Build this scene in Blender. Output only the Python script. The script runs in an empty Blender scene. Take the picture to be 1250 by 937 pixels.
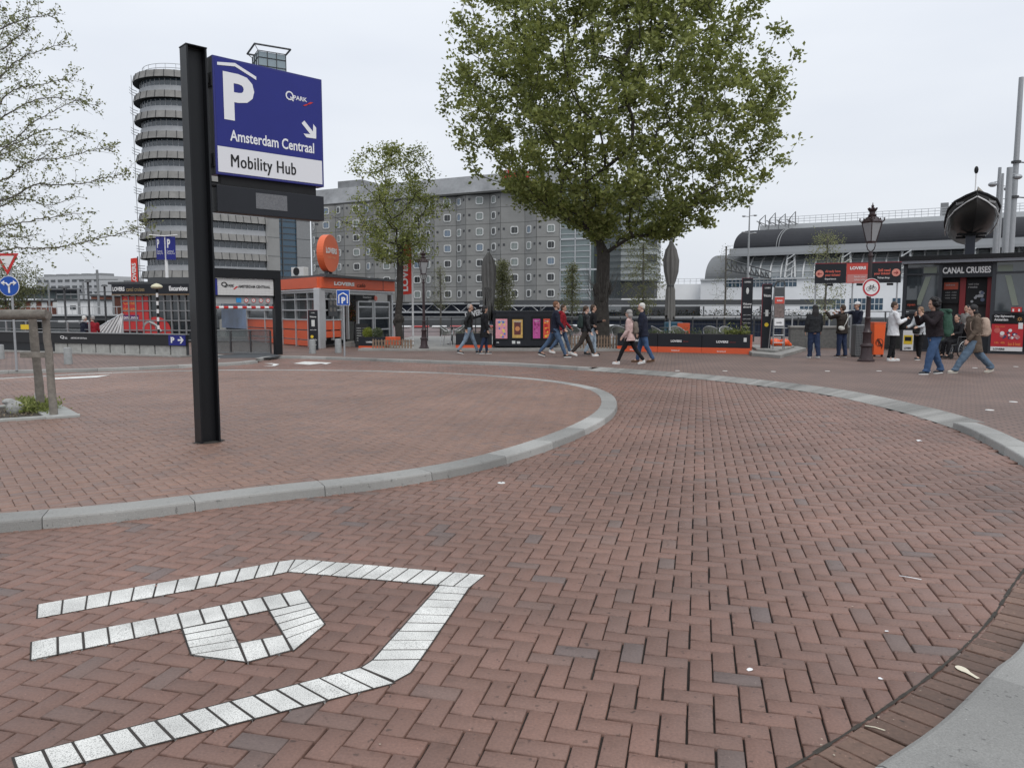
import bpy, bmesh, math, random
import numpy as np
from mathutils import Vector, Matrix
R = math.radians
scene = bpy.context.scene
COL = scene.collection
random.seed(7)
RNG = np.random.default_rng(11)

# ------------------------------------------------------------------ camera, sky, sun, exposure
F_PX, CX, CY, CAM_H, PITCH = 938.0, 625.0, 468.5, 1.6, R(5.5)
cam_d = bpy.data.cameras.new('camera'); cam = bpy.data.objects.new('camera', cam_d); COL.objects.link(cam)
cam.location = (0, 0, CAM_H); cam.rotation_euler = (R(90) - PITCH, 0, 0)
cam_d.sensor_width = 36; cam_d.lens = 36 * F_PX / 1250; cam_d.clip_start = 0.05; cam_d.clip_end = 4000
scene.camera = cam
SUN_EL, SUN_ROT = R(55), R(150)
w = bpy.data.worlds.new('World'); scene.world = w; w.use_nodes = True
nt = w.node_tree; nt.nodes.clear()
wo = nt.nodes.new('ShaderNodeOutputWorld'); bg = nt.nodes.new('ShaderNodeBackground')
sky = nt.nodes.new('ShaderNodeTexSky'); sky.sky_type = 'NISHITA'; sky.sun_disc = False
sky.sun_elevation = SUN_EL; sky.sun_rotation = SUN_ROT; sky.dust_density = 4; sky.air_density = 1
tc = nt.nodes.new('ShaderNodeTexCoord'); mp = nt.nodes.new('ShaderNodeMapping'); mp.inputs['Scale'].default_value = (1.2, 1.2, 4.5)
nz = nt.nodes.new('ShaderNodeTexNoise'); nz.inputs['Scale'].default_value = 1.6; nz.inputs['Detail'].default_value = 4
rp = nt.nodes.new('ShaderNodeValToRGB')
rp.color_ramp.elements[0].position = .3; rp.color_ramp.elements[0].color = (.605, .64, .70, 1)
rp.color_ramp.elements[1].position = .7; rp.color_ramp.elements[1].color = (.69, .72, .765, 1)
sx = nt.nodes.new('ShaderNodeSeparateXYZ')
mr = nt.nodes.new('ShaderNodeMapRange'); mr.inputs['From Min'].default_value = 0.0; mr.inputs['From Max'].default_value = 1.0
mr.inputs['To Min'].default_value = 10.9; mr.inputs['To Max'].default_value = 15.5
vm = nt.nodes.new('ShaderNodeVectorMath'); vm.operation = 'SCALE'
mx = nt.nodes.new('ShaderNodeMix'); mx.data_type = 'RGBA'; mx.inputs[0].default_value = .93
L = nt.links.new
L(tc.outputs['Generated'], mp.inputs['Vector']); L(mp.outputs[0], nz.inputs['Vector']); L(nz.outputs['Fac'], rp.inputs[0])
L(tc.outputs['Generated'], sx.inputs[0]); L(sx.outputs['Z'], mr.inputs['Value'])
L(rp.outputs[0], vm.inputs[0]); L(mr.outputs[0], vm.inputs['Scale'])
L(sky.outputs[0], mx.inputs[6]); L(vm.outputs[0], mx.inputs[7]); L(mx.outputs[2], bg.inputs['Color'])
bg.inputs['Strength'].default_value = .1; L(bg.outputs[0], wo.inputs['Surface'])
sd = bpy.data.lights.new('sun', 'SUN'); sd.energy = 1.3; sd.angle = R(35); sd.color = (1, .97, .93)
so = bpy.data.objects.new('sun', sd); COL.objects.link(so); so.rotation_euler = (R(90) - SUN_EL, 0, R(180) - SUN_ROT)
so.location = (0, 0, 60)
scene.view_settings.view_transform = 'Standard'; scene.view_settings.look = 'None'
scene.view_settings.exposure = 0.14; scene.view_settings.gamma = 1

# ------------------------------------------------------------------ pixel <-> place
def ray(px, py):
    a = (px - CX) / F_PX; b = (CY - py) / F_PX
    return (a, math.cos(PITCH) + b * math.sin(PITCH), -math.sin(PITCH) + b * math.cos(PITCH))
def G(px, py, z=0.0):
    d = ray(px, py); t = (z - CAM_H) / d[2]
    return (d[0] * t, d[1] * t, z)
def AT(px, py, Y):
    d = ray(px, py); t = Y / d[1]
    return (d[0] * t, Y, CAM_H + d[2] * t)
class Fac:                      # a vertical front through two points; its own x runs along it, y away from the street
    def __init__(s, px0, Y0, px1, Y1, z0=0.08):
        a = AT(px0, 378.2, Y0); b = AT(px1, 378.2, Y1)
        s.o = (a[0], a[1], z0); s.z0 = z0
        s.len = math.hypot(b[0] - a[0], b[1] - a[1]); s.a = math.atan2(b[1] - a[1], b[0] - a[0])
        s.u = (math.cos(s.a), math.sin(s.a))
    def at(s, px, py, dep=0.0):
        d = ray(px, py); n = (-s.u[1], s.u[0])
        c = (s.o[0] + n[0] * dep) * n[0] + (s.o[1] + n[1] * dep) * n[1]
        t = c / (d[0] * n[0] + d[1] * n[1])
        X, Y, Z = d[0] * t, d[1] * t, CAM_H + d[2] * t
        return ((X - s.o[0]) * s.u[0] + (Y - s.o[1]) * s.u[1], Z - s.z0)
    def x(s, px, py=378): return s.at(px, py)[0]
    def w(s, lx, ly=0.0, lz=0.0):
        return (s.o[0] + lx * s.u[0] - ly * s.u[1], s.o[1] + lx * s.u[1] + ly * s.u[0], s.z0 + lz)

# ------------------------------------------------------------------ materials
MATS = {}
def mat(name, col, rough=.6, metal=0., var=.0, scale=8., bump=0., bscale=40., spec=.5, coat=0., obj=True, sat=None):
    if name in MATS: return MATS[name]
    m = bpy.data.materials.new(name); m.use_nodes = True; MATS[name] = m
    n = m.node_tree; b = n.nodes['Principled BSDF']
    b.inputs['Base Color'].default_value = (*col, 1); b.inputs['Roughness'].default_value = rough
    b.inputs['Metallic'].default_value = metal; b.inputs['Specular IOR Level'].default_value = spec
    b.inputs['Coat Weight'].default_value = coat
    t = n.nodes.new('ShaderNodeTexCoord')
    if var:
        z = n.nodes.new('ShaderNodeTexNoise'); z.inputs['Scale'].default_value = scale; z.inputs['Detail'].default_value = 6
        z.inputs['Roughness'].default_value = .65
        r = n.nodes.new('ShaderNodeMapRange'); r.inputs[1].default_value = .25; r.inputs[2].default_value = .75
        r.inputs[3].default_value = 1 - var; r.inputs[4].default_value = 1 + var
        h = n.nodes.new('ShaderNodeVectorMath'); h.operation = 'SCALE'; h.inputs[0].default_value = col
        n.links.new(t.outputs['Object'], z.inputs['Vector']); n.links.new(z.outputs['Fac'], r.inputs[0])
        n.links.new(r.outputs[0], h.inputs['Scale']); n.links.new(h.outputs[0], b.inputs['Base Color'])
    if bump:
        z = n.nodes.new('ShaderNodeTexNoise'); z.inputs['Scale'].default_value = bscale; z.inputs['Detail'].default_value = 5
        u = n.nodes.new('ShaderNodeBump'); u.inputs['Strength'].default_value = bump; u.inputs['Distance'].default_value = .02
        n.links.new(t.outputs['Object'], z.inputs['Vector']); n.links.new(z.outputs['Fac'], u.inputs['Height'])
        n.links.new(u.outputs[0], b.inputs['Normal'])
    return m
def tone_mat(name, stops, rough=.7, bump=.3, bscale=60, stain=.25, trans=0, spec=.5, specks=0):
    """colour picked per face by the 'tone' attribute of the mesh, plus fine grain and broad blotches"""
    m = bpy.data.materials.new(name); m.use_nodes = True; MATS[name] = m
    n = m.node_tree; b = n.nodes['Principled BSDF']; k = n.links.new
    a = n.nodes.new('ShaderNodeAttribute'); a.attribute_name = 'tone'
    r = n.nodes.new('ShaderNodeValToRGB'); e = r.color_ramp.elements
    e[0].position = stops[0][0]; e[0].color = (*stops[0][1], 1)
    e[1].position = stops[-1][0]; e[1].color = (*stops[-1][1], 1)
    for p, c in stops[1:-1]:
        q = e.new(p); q.color = (*c, 1)
    k(a.outputs['Fac'], r.inputs[0])
    t = n.nodes.new('ShaderNodeTexCoord')
    z1 = n.nodes.new('ShaderNodeTexNoise'); z1.inputs['Scale'].default_value = bscale; z1.inputs['Detail'].default_value = 4
    z2 = n.nodes.new('ShaderNodeTexNoise'); z2.inputs['Scale'].default_value = .55; z2.inputs['Detail'].default_value = 5
    for z in (z1, z2): k(t.outputs['Object'], z.inputs['Vector'])
    m1 = n.nodes.new('ShaderNodeMapRange'); m1.inputs[1].default_value = .3; m1.inputs[2].default_value = .7
    m1.inputs[3].default_value = .84; m1.inputs[4].default_value = 1.14
    m2 = n.nodes.new('ShaderNodeMapRange'); m2.inputs[1].default_value = .3; m2.inputs[2].default_value = .7
    m2.inputs[3].default_value = 1 - stain; m2.inputs[4].default_value = 1 + stain
    k(z1.outputs['Fac'], m1.inputs[0]); k(z2.outputs['Fac'], m2.inputs[0])
    mm = n.nodes.new('ShaderNodeMath'); mm.operation = 'MULTIPLY'; k(m1.outputs[0], mm.inputs[0]); k(m2.outputs[0], mm.inputs[1])
    v = n.nodes.new('ShaderNodeVectorMath'); v.operation = 'SCALE'; k(r.outputs[0], v.inputs[0]); k(mm.outputs[0], v.inputs['Scale'])
    last = v.outputs[0]
    if specks:
        for sc_, lo, hi, f0 in ((24, .66, .70, .45), (9, .60, .75, .78), (70, .70, .74, 1.9)):
            z3 = n.nodes.new('ShaderNodeTexNoise'); z3.inputs['Scale'].default_value = sc_; z3.inputs['Detail'].default_value = 3; k(t.outputs['Object'], z3.inputs['Vector'])
            m3 = n.nodes.new('ShaderNodeMapRange'); m3.inputs[1].default_value = lo; m3.inputs[2].default_value = hi; m3.inputs[3].default_value = 1; m3.inputs[4].default_value = 1 + (f0 - 1) * specks
            k(z3.outputs['Fac'], m3.inputs[0]); v3 = n.nodes.new('ShaderNodeVectorMath'); v3.operation = 'SCALE'; k(last, v3.inputs[0]); k(m3.outputs[0], v3.inputs['Scale']); last = v3.outputs[0]
    k(last, b.inputs['Base Color']); b.inputs['Roughness'].default_value = rough
    b.inputs['Specular IOR Level'].default_value = spec
    if bump:
        u = n.nodes.new('ShaderNodeBump'); u.inputs['Strength'].default_value = bump; u.inputs['Distance'].default_value = .004
        k(z1.outputs['Fac'], u.inputs['Height']); k(u.outputs[0], b.inputs['Normal'])
    return m

# ------------------------------------------------------------------ mesh builder
class MB:
    def __init__(s): s.v = []; s.f = []; s.m = []; s.T = None; s.tone = []
    def pts(s, vs):
        i = len(s.v)
        for p in vs:
            p = Vector(p); s.v.append(tuple(s.T @ p) if s.T is not None else tuple(p))
        return i
    def face(s, idx, m=0): s.f.append(tuple(idx)); s.m.append(m)
    def poly(s, vs, m=0): i = s.pts(vs); s.face(range(i, i + len(vs)), m); return s
    def box(s, x0, x1, y0, y1, z0, z1, m=0):
        if x0 > x1: x0, x1 = x1, x0
        if y0 > y1: y0, y1 = y1, y0
        if z0 > z1: z0, z1 = z1, z0
        i = s.pts([(x0,y0,z0),(x1,y0,z0),(x1,y1,z0),(x0,y1,z0),(x0,y0,z1),(x1,y0,z1),(x1,y1,z1),(x0,y1,z1)])
        for q in ((3,2,1,0),(4,5,6,7),(0,1,5,4),(1,2,6,5),(2,3,7,6),(3,0,4,7)): s.face([i + k for k in q], m)
        return s
    def prism(s, poly, z0, z1, m=0, top=None):
        """plan polygon (counter-clockwise) extruded up; top may be another polygon"""
        n = len(poly); top = top or poly
        i = s.pts([(p[0], p[1], z0) for p in poly] + [(p[0], p[1], z1) for p in top])
        s.face([i + k for k in range(n)][::-1], m); s.face([i + n + k for k in range(n)], m)
        for k in range(n): s.face((i + k, i + (k + 1) % n, i + n + (k + 1) % n, i + n + k), m)
        return s
    def prism_y(s, poly, y0, y1, m=0):
        """(x,z) polygon, counter-clockwise as seen from the front (-y), extruded in y"""
        n = len(poly)
        i = s.pts([(p[0], y0, p[1]) for p in poly] + [(p[0], y1, p[1]) for p in poly])
        s.face([i + k for k in range(n)], m); s.face([i + n + k for k in range(n)][::-1], m)
        for k in range(n): s.face((i + (k + 1) % n, i + k, i + n + k, i + n + (k + 1) % n), m)
        return s
    def tube(s, pts, rad, n=8, m=0, cap=True, flat=1.0):
        pts = [Vector(p) for p in pts]
        if not hasattr(rad, '__len__'): rad = [rad] * len(pts)
        base = []; prev = None
        for k, p in enumerate(pts):
            d = (pts[min(k + 1, len(pts) - 1)] - pts[max(k - 1, 0)])
            if d.length < 1e-9: d = Vector((0, 0, 1))
            d.normalize()
            if prev is None:
                a = Vector((0, 0, 1)) if abs(d.z) < .9 else Vector((1, 0, 0)); x = d.cross(a).normalized()
            else:
                x = (prev - d * prev.dot(d))
                x = x.normalized() if x.length > 1e-6 else d.orthogonal().normalized()
            prev = x; y = d.cross(x)
            base.append(s.pts([p + (x * math.cos(2*math.pi*q/n) + y * math.sin(2*math.pi*q/n) * flat) * rad[k] for q in range(n)]))
        for k in range(len(pts) - 1):
            a, b = base[k], base[k + 1]
            for q in range(n): s.face((a + q, a + (q + 1) % n, b + (q + 1) % n, b + q), m)
        if cap:
            s.face([base[0] + q for q in range(n)][::-1], m); s.face([base[-1] + q for q in range(n)], m)
        return s
    def lathe(s, prof, cx=0, cy=0, n=20, m=0, cap=True, z0=0):
        base = [s.pts([(cx + r*math.cos(2*math.pi*q/n), cy + r*math.sin(2*math.pi*q/n), z0 + z) for q in range(n)]) for r, z in prof]
        for k in range(len(prof) - 1):
            a, b = base[k], base[k + 1]
            for q in range(n): s.face((a + q, a + (q + 1) % n, b + (q + 1) % n, b + q), m)
        if cap:
            s.face([base[0] + q for q in range(n)][::-1], m); s.face([base[-1] + q for q in range(n)], m)
        return s
    def loft(s, rings, n=16, m=0):
        """rings of (x,y,z, rx, ry): ellipses lying flat, closed at both ends"""
        base = [s.pts([(x + rx*math.cos(2*math.pi*q/n), y + ry*math.sin(2*math.pi*q/n), z) for q in range(n)]) for x, y, z, rx, ry in rings]
        for k in range(len(rings) - 1):
            a, b = base[k], base[k + 1]
            for q in range(n): s.face((a + q, a + (q + 1) % n, b + (q + 1) % n, b + q), m)
        s.face([base[0] + q for q in range(n)][::-1], m); s.face([base[-1] + q for q in range(n)], m)
        return s
    def ell(s, c, r, m=0, n=12, rot=None):
        if not hasattr(r, '__len__'): r = (r, r, r)
        k = max(6, n // 2); c = Vector(c)
        def P(x, y, z):
            q = Vector((x * r[0], y * r[1], z * r[2]))
            return c + (rot @ q if rot is not None else q)
        top = s.pts([P(0, 0, 1)]); bot = s.pts([P(0, 0, -1)]); rows = []
        for j in range(1, k):
            th = math.pi * j / k
            rows.append(s.pts([P(math.sin(th)*math.cos(2*math.pi*q/n), math.sin(th)*math.sin(2*math.pi*q/n), math.cos(th)) for q in range(n)]))
        for q in range(n):
            s.face((top, rows[0] + q, rows[0] + (q + 1) % n), m); s.face((bot, rows[-1] + (q + 1) % n, rows[-1] + q), m)
        for j in range(len(rows) - 1):
            for q in range(n): s.face((rows[j] + q, rows[j + 1] + q, rows[j + 1] + (q + 1) % n, rows[j] + (q + 1) % n), m)
        return s
    def cap(s, a, b, ra, rb, m=0, n=10):
        """tapered capsule"""
        a, b = Vector(a), Vector(b); d = (b - a)
        if d.length < 1e-6: d = Vector((0, 0, 1e-3))
        d.normalize(); P = []; Q = []
        for t in (-1, -.8, -.45): P.append(a + d * ra * t); Q.append(max(ra * math.sqrt(1 - t*t), .0005))
        P.append(a); Q.append(ra); P.append(b); Q.append(rb)
        for t in (.45, .8, 1): P.append(b + d * rb * t); Q.append(max(rb * math.sqrt(1 - t*t), .0005))
        return s.tube(P, Q, n, m)
    def text(s, txt, x0, x1, z0, z1, y=0., m=0, bold=0., shear=0., thick=.002, spacing=1., fit=True):
        """lettering standing on the (x,z) front, facing -y, filling the given box"""
        c = bpy.data.curves.new('t', 'FONT'); c.body = txt; c.size = 1; c.offset = bold; c.shear = shear
        c.space_character = spacing; c.resolution_u = 3
        o = bpy.data.objects.new('t', c); me = bpy.data.meshes.new_from_object(o)
        if not me.vertices: return s
        co = np.empty(len(me.vertices) * 3); me.vertices.foreach_get('co', co); co = co.reshape(-1, 3)
        lo, hi = co.min(0), co.max(0); sxx = (x1 - x0) / (hi[0] - lo[0]); szz = (z1 - z0) / (hi[1] - lo[1])
        i = s.pts([(x0 + (p[0] - lo[0]) * sxx, y - thick, z0 + (p[1] - lo[1]) * szz) for p in co])
        for p in me.polygons: s.face([i + q for q in p.vertices], m)
        bpy.data.meshes.remove(me); bpy.data.objects.remove(o); bpy.data.curves.remove(c)
        return s
    def ring(s, cx, cz, r0, r1, y, m=0, n=28, a0=0, a1=360):
        for k in range(n):
            t0 = R(a0 + (a1 - a0) * k / n); t1 = R(a0 + (a1 - a0) * (k + 1) / n)
            s.poly([(cx + r0*math.cos(t0), y, cz + r0*math.sin(t0)), (cx + r1*math.cos(t0), y, cz + r1*math.sin(t0)),
                    (cx + r1*math.cos(t1), y, cz + r1*math.sin(t1)), (cx + r0*math.cos(t1), y, cz + r0*math.sin(t1))], m)
        return s
    def disc(s, cx, cz, r, y0, y1, m=0, n=28):
        return s.prism_y([(cx + r*math.cos(2*math.pi*k/n), cz + r*math.sin(2*math.pi*k/n)) for k in range(n)], y0, y1, m)
    def mesh(s, name, mats, smooth=False, bevel=0., fixn=False):
        me = bpy.data.meshes.new(name); me.from_pydata(s.v, [], s.f)
        mats = mats if isinstance(mats, (list, tuple)) else [mats]
        for q in mats: me.materials.append(q)
        if len(mats) > 1: me.polygons.foreach_set('material_index', s.m)
        if bevel or fixn:
            bm = bmesh.new(); bm.from_mesh(me)
            bmesh.ops.recalc_face_normals(bm, faces=bm.faces)
            if bevel:
                es = [e for e in bm.edges if len(e.link_faces) == 2 and e.calc_face_angle(0) > .6]
                bmesh.ops.bevel(bm, geom=es, offset=bevel, segments=2, profile=.6, affect='EDGES', clamp_overlap=True)
            bm.to_mesh(me); bm.free()
        if smooth:
            me.polygons.foreach_set('use_smooth', [True] * len(me.polygons))
            if smooth == 'auto':
                try: me.set_sharp_from_angle(angle=R(35))
                except Exception: pass
        me.update(); return me
    def build(s, name, mats, parent=None, smooth=False, bevel=0., loc=None, rz=0., fixn=False):
        o = bpy.data.objects.new(name, s.mesh(name, mats, smooth, bevel, fixn)); COL.objects.link(o)
        if parent is not None: o.parent = parent
        if loc is not None: o.location = loc
        if rz: o.rotation_euler.z = rz
        return o
def tag(o, label, cat, group=None):
    o['label'] = label; o['category'] = cat
    if group: o['group'] = group
    return o
def structure(o): o['kind'] = 'structure'; return o
def thing(name, label, cat, loc=(0, 0, 0), rz=0., group=None):
    o = bpy.data.objects.new(name, None); COL.objects.link(o); o.empty_display_size = .2
    o.location = loc; o.rotation_euler.z = rz
    return tag(o, label, cat, group)
def fthing(name, label, cat, f, group=None): return thing(name, label, cat, f.o, f.a, group)
def copy_tree(o, parent=None):
    c = o.copy(); COL.objects.link(c)
    if parent is not None: c.parent = parent
    for ch in list(o.children): copy_tree(ch, c)
    return c
def place(src, used, loc, rz, label, scale=None):
    o = src if not used else copy_tree(src)
    o.location = loc; o.rotation_euler.z = rz; o['label'] = label
    if scale: o.scale = (scale,) * 3
    return o
FOLD = {'jacket': (.028, .11), 'trousers': (.024, .10), 'bag': (.02, .12), 'pocket': (.012, .1)}
def bake(mb, name, mats, parent, voxel, smooth_it=6, fac=.5, tones=False):
    """weld overlapping volumes into one continuous skin"""
    me = mb.mesh(name, mats[0] if isinstance(mats, list) else mats, fixn=False)
    t = bpy.data.objects.new('tmp', me); COL.objects.link(t)
    r = t.modifiers.new('r', 'REMESH'); r.mode = 'VOXEL'; r.voxel_size = voxel; r.use_smooth_shade = True
    if smooth_it:
        q = t.modifiers.new('s', 'SMOOTH'); q.iterations = smooth_it; q.factor = fac
    if name in FOLD:
        tx = bpy.data.textures.get('fold_%s' % name) or bpy.data.textures.new('fold_%s' % name, 'CLOUDS'); tx.noise_scale = FOLD[name][1]; tx.noise_depth = 2
        q = t.modifiers.new('f', 'DISPLACE'); q.texture = tx; q.strength = FOLD[name][0]; q.mid_level = .5; q.texture_coords = 'LOCAL'
    dg = bpy.context.evaluated_depsgraph_get(); dg.update()
    nm = bpy.data.meshes.new_from_object(t.evaluated_get(dg), depsgraph=dg); nm.name = name
    nm.materials.clear(); nm.materials.append(mats[0] if isinstance(mats, list) else mats)
    nm.polygons.foreach_set('use_smooth', [True] * len(nm.polygons))
    bpy.data.objects.remove(t); bpy.data.meshes.remove(me)
    o = bpy.data.objects.new(name, nm); COL.objects.link(o)
    if parent is not None: o.parent = parent
    return o

# common materials
M_black = mat('black_paint', (.008, .009, .011), .4, spec=.3, var=.15, scale=3)
M_blackmatt = mat('black_matt', (.012, .0125, .014), .7, spec=.3, var=.2)
M_char = mat('charcoal_panel', (.013, .015, .02), .5, spec=.35, var=.15, scale=2)
M_white = mat('white_paint', (.72, .73, .74), .5, var=.05, scale=3)
M_offwhite = mat('off_white', (.58, .59, .58), .6, var=.1, scale=2)
M_blue = mat('blue_sign', (.014, .02, .185), .4, var=.06, scale=2, spec=.35)
M_roadblue = mat('traffic_blue', (.008, .07, .36), .35)
M_red = mat('red_paint', (.5, .02, .02), .45)
M_orange = mat('orange_panel', (.62, .095, .03), .5, var=.08, scale=2)
M_steel = mat('galvanised_steel', (.36, .37, .38), .45, .6, var=.15, scale=12)
M_alu = mat('aluminium', (.5, .51, .52), .4, .5, var=.08, scale=5)
M_grey = mat('grey_paint', (.2, .205, .21), .6, var=.12, scale=4)
M_dgrey = mat('dark_grey', (.055, .058, .062), .6, var=.15, scale=4)
M_conc = mat('concrete', (.27, .265, .25), .85, var=.22, scale=3, bump=.3, bscale=30)
M_glassd = mat('dark_glass', (.02, .026, .03), .08, spec=.9)
M_glassb = mat('blue_glass', (.02, .06, .1), .1, spec=.8)
M_yellow = mat('yellow_paint', (.7, .5, .03), .5)
M_lamp_iron = mat('lamp_iron', (.035, .02, .022), .4, .1, var=.2, scale=20)
M_milk = mat('frosted_glass', (.5, .52, .54), .3)
M_wood = mat('weathered_wood', (.19, .15, .115), .85, var=.3, scale=14, bump=.5, bscale=30)
M_picket = mat('picket_wood', (.2, .14, .1), .85, var=.35, scale=9, bump=.3)
# ------------------------------------------------------------------ curves on the ground
def catmull(P, step=.12):
    P = [np.array(p[:2], float) for p in P]; out = []
    for i in range(len(P) - 1):
        a = P[max(i - 1, 0)]; b = P[i]; c = P[i + 1]; d = P[min(i + 2, len(P) - 1)]
        n = max(2, int(np.linalg.norm(c - b) / step))
        for k in range(n):
            t = k / n
            out.append(.5 * ((2*b) + (c - a)*t + (2*a - 5*b + 4*c - d)*t*t + (3*b - a - 3*c + d)*t**3))
    out.append(P[-1]); return np.array(out)
def offset(C, d):
    T = np.gradient(C, axis=0); T /= np.linalg.norm(T, axis=1)[:, None] + 1e-9
    return C + np.stack([-T[:, 1], T[:, 0]], 1) * d
def inside(P, poly):
    x, y = P[:, 0], P[:, 1]; r = np.zeros(len(P), bool); j = len(poly) - 1
    for i in range(len(poly)):
        xi, yi = poly[i]; xj, yj = poly[j]
        c = ((yi > y) != (yj > y)) & (x < (xj - xi) * (y - yi) / ((yj - yi) + 1e-12) + xi)
        r ^= c; j = i
    return r
HI = .08
# island edge (outer foot of its kerb), near side from far left round the nose to the far side
isl_px = [(-420,690),(-150,664),(0,650),(150,636),(318,614),(463,597),(572,578),(652,556),(715,531),(745,513),(754,499),(748,487),(728,478),(690,470.5),(640,465),(560,459.5),(475,456.5),(380,455),(272,455),(130,458.5),(45,463),(-60,470),(-300,490)]
isl = catmull([G(x, y) for x, y in isl_px])
# far kerb: front edge of the raised pavement beyond the road, left to right
far_px = [(-420,476),(-150,463),(0,456.5),(120,453.5),(225,449),(290,445.5),(315,443)]
far2_px = [(318,440.5),(345,437.5),(420,439.5),(530,443.5),(620,446.5),(717,452.5),(832,461),(920,470),(1008,482),(1096,502),(1166,524),(1206,543),(1250,570),(1300,612),(1380,700)]
farA = catmull([G(x, y) for x, y in far_px]); farB = catmull([G(x, y) for x, y in far2_px])
# near right kerb: road-side edge and gutter line
ner_px = [(1360,560),(1310,660),(1249,783),(1210,823),(1145,888),(1076,937),(960,1010),(800,1090)]
gut_px = [(1420,480),(1330,590),(1249,697),(1210,755),(1156,809),(1084,862),(994,920),(880,985),(720,1070)]
ner = catmull([G(x, y) for x, y in ner_px], .05); gut = catmull([G(x, y) for x, y in gut_px], .05)
isl_poly = [tuple(p) for p in isl]
pave_poly = [tuple(p) for p in farA] + [tuple(p) for p in farB] + [(60, 10), (60, 200), (-60, 200), (-60, 10)]
near_poly = [tuple(p) for p in offset(gut, .14)] + [(3, -5), (40, -5), (40, 6)]

# ------------------------------------------------------------------ paving bricks
def bricks(name, cell, ang, origin, lx, keep, z, m, deep=True, gap=.0085, tilt=.0018, pat='herring', ratio=2, seed=1):
    rg = np.random.default_rng(seed)
    x0, x1, y0, y1 = lx
    c, s = math.cos(ang), math.sin(ang)
    cor = np.array([[x0, y0], [x1, y0], [x1, y1], [x0, y1]]) - origin
    loc = np.stack([cor[:, 0]*c + cor[:, 1]*s, -cor[:, 0]*s + cor[:, 1]*c], 1) / cell
    i0, j0 = np.floor(loc.min(0)).astype(int) - 2; i1, j1 = np.ceil(loc.max(0)).astype(int) + 2
    I, J = np.meshgrid(np.arange(i0, i1), np.arange(j0, j1), indexing='ij'); I = I.ravel(); J = J.ravel()
    d = (I - J) % 4
    H = d == 0; V = d == 3
    ax = np.concatenate([I[H], I[V]]); ay = np.concatenate([J[H], J[V]])
    bx = np.concatenate([I[H] + 2, I[V] + 1]); by = np.concatenate([J[H] + 1, J[V] + 2])
    A = np.stack([ax, ay, bx, by], 1) * cell
    ctr = np.stack([(A[:, 0] + A[:, 2]) / 2, (A[:, 1] + A[:, 3]) / 2], 1)
    W = np.stack([ctr[:, 0]*c - ctr[:, 1]*s, ctr[:, 0]*s + ctr[:, 1]*c], 1) + origin
    k = (W[:, 0] > x0) & (W[:, 0] < x1) & (W[:, 1] > y0) & (W[:, 1] < y1) & keep(W)
    A = A[k]; W = W[k]; n = len(A)
    A = A + np.repeat(rg.normal(0, .0012, (n, 2)), 1, 0)[:, [0, 1, 0, 1]]
    dist = np.hypot(W[:, 0], W[:, 1])
    g = gap / 2; b = .0035
    def quad(ins):
        q = np.stack([np.stack([A[:, 0]+ins, A[:, 1]+ins], 1), np.stack([A[:, 2]-ins, A[:, 1]+ins], 1),
                      np.stack([A[:, 2]-ins, A[:, 3]-ins], 1), np.stack([A[:, 0]+ins, A[:, 3]-ins], 1)], 1)
        return np.stack([q[..., 0]*c - q[..., 1]*s + origin[0], q[..., 0]*s + q[..., 1]*c + origin[1]], 2)
    hz = rg.normal(0, .0009, n)[:, None] + rg.normal(0, tilt, (n, 4)) * .7
    top = np.concatenate([quad(g + b), (z + hz)[..., None]], 2)
    mid = np.concatenate([quad(g), (z + hz - .0035)[..., None]], 2)
    bot = np.concatenate([quad(g), np.full((n, 4, 1), z - .03)], 2)
    V3 = np.concatenate([top, mid, bot], 1).reshape(-1, 3)
    base = (np.arange(n) * 12)[:, None]
    F = [base + np.array([[0, 1, 2, 3]])]
    for q in range(4):
        r = (q + 1) % 4
        F.append(base + np.array([[4+q, 4+r, r, q]])); F.append(base + np.array([[8+q, 8+r, 4+r, 4+q]]))
    F = np.stack(F, 1).reshape(-1, 4)
    me = bpy.data.meshes.new(name)
    me.vertices.add(len(V3)); me.vertices.foreach_set('co', V3.ravel())
    me.loops.add(F.size); me.loops.foreach_set('vertex_index', F.ravel().astype(np.int32))
    me.polygons.add(len(F)); me.polygons.foreach_set('loop_start', np.arange(0, F.size, 4, dtype=np.int32))
    me.update(calc_edges=True)
    at = me.attributes.new('tone', 'FLOAT', 'FACE')
    at.data.foreach_set('value', np.repeat(rg.random(n), 9).astype(np.float32))
    me.materials.append(m)
    o = bpy.data.objects.new(name, me); COL.objects.link(o); return structure(o)
M_brick = tone_mat('red_brick', [(0, (.152, .088, .068)), (.3, (.182, .103, .079)), (.55, (.166, .098, .077)), (.8, (.193, .108, .083)),
                                 (.94, (.160, .100, .081)), (.97, (.145, .103, .089)), (1, (.132, .098, .089))], .55, .45, 90, .24, specks=.9)
M_brick2 = tone_mat('island_brick', [(0, (.19, .115, .088)), (.4, (.212, .126, .094)), (.8, (.185, .113, .088)), (1, (.17, .113, .094))], .55, .3, 80, .16, specks=.6)
M_sand = mat('joint_sand', (.03, .026, .023), .95, var=.5, scale=3)

e0 = G(840, 842)
HANG = R(-13.6)      # bricks' own x axis in the world
O = np.array(e0[:2])
def keep_road(W):
    k = ~inside(W, pave_poly) & ~inside(W, near_poly)
    inner = offset(isl, .14)
    return k & ~inside(W, [tuple(p) for p in inner])
road = bricks('road', .1035, HANG, O, (-19, 14, 1.2, 27.5), lambda W: keep_road(W) & (np.abs(W[:, 0]) < 2.2 + .82 * W[:, 1]), 0, M_brick)
inn = [tuple(p) for p in offset(isl, .16)]
island = bricks('traffic_island', .102, R(38), O, (-17, 3, 3, 20), lambda W: inside(W, inn) & (np.abs(W[:, 0]) < 3 + .85 * W[:, 1]), HI, M_brick2, gap=.0045, seed=5)

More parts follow.
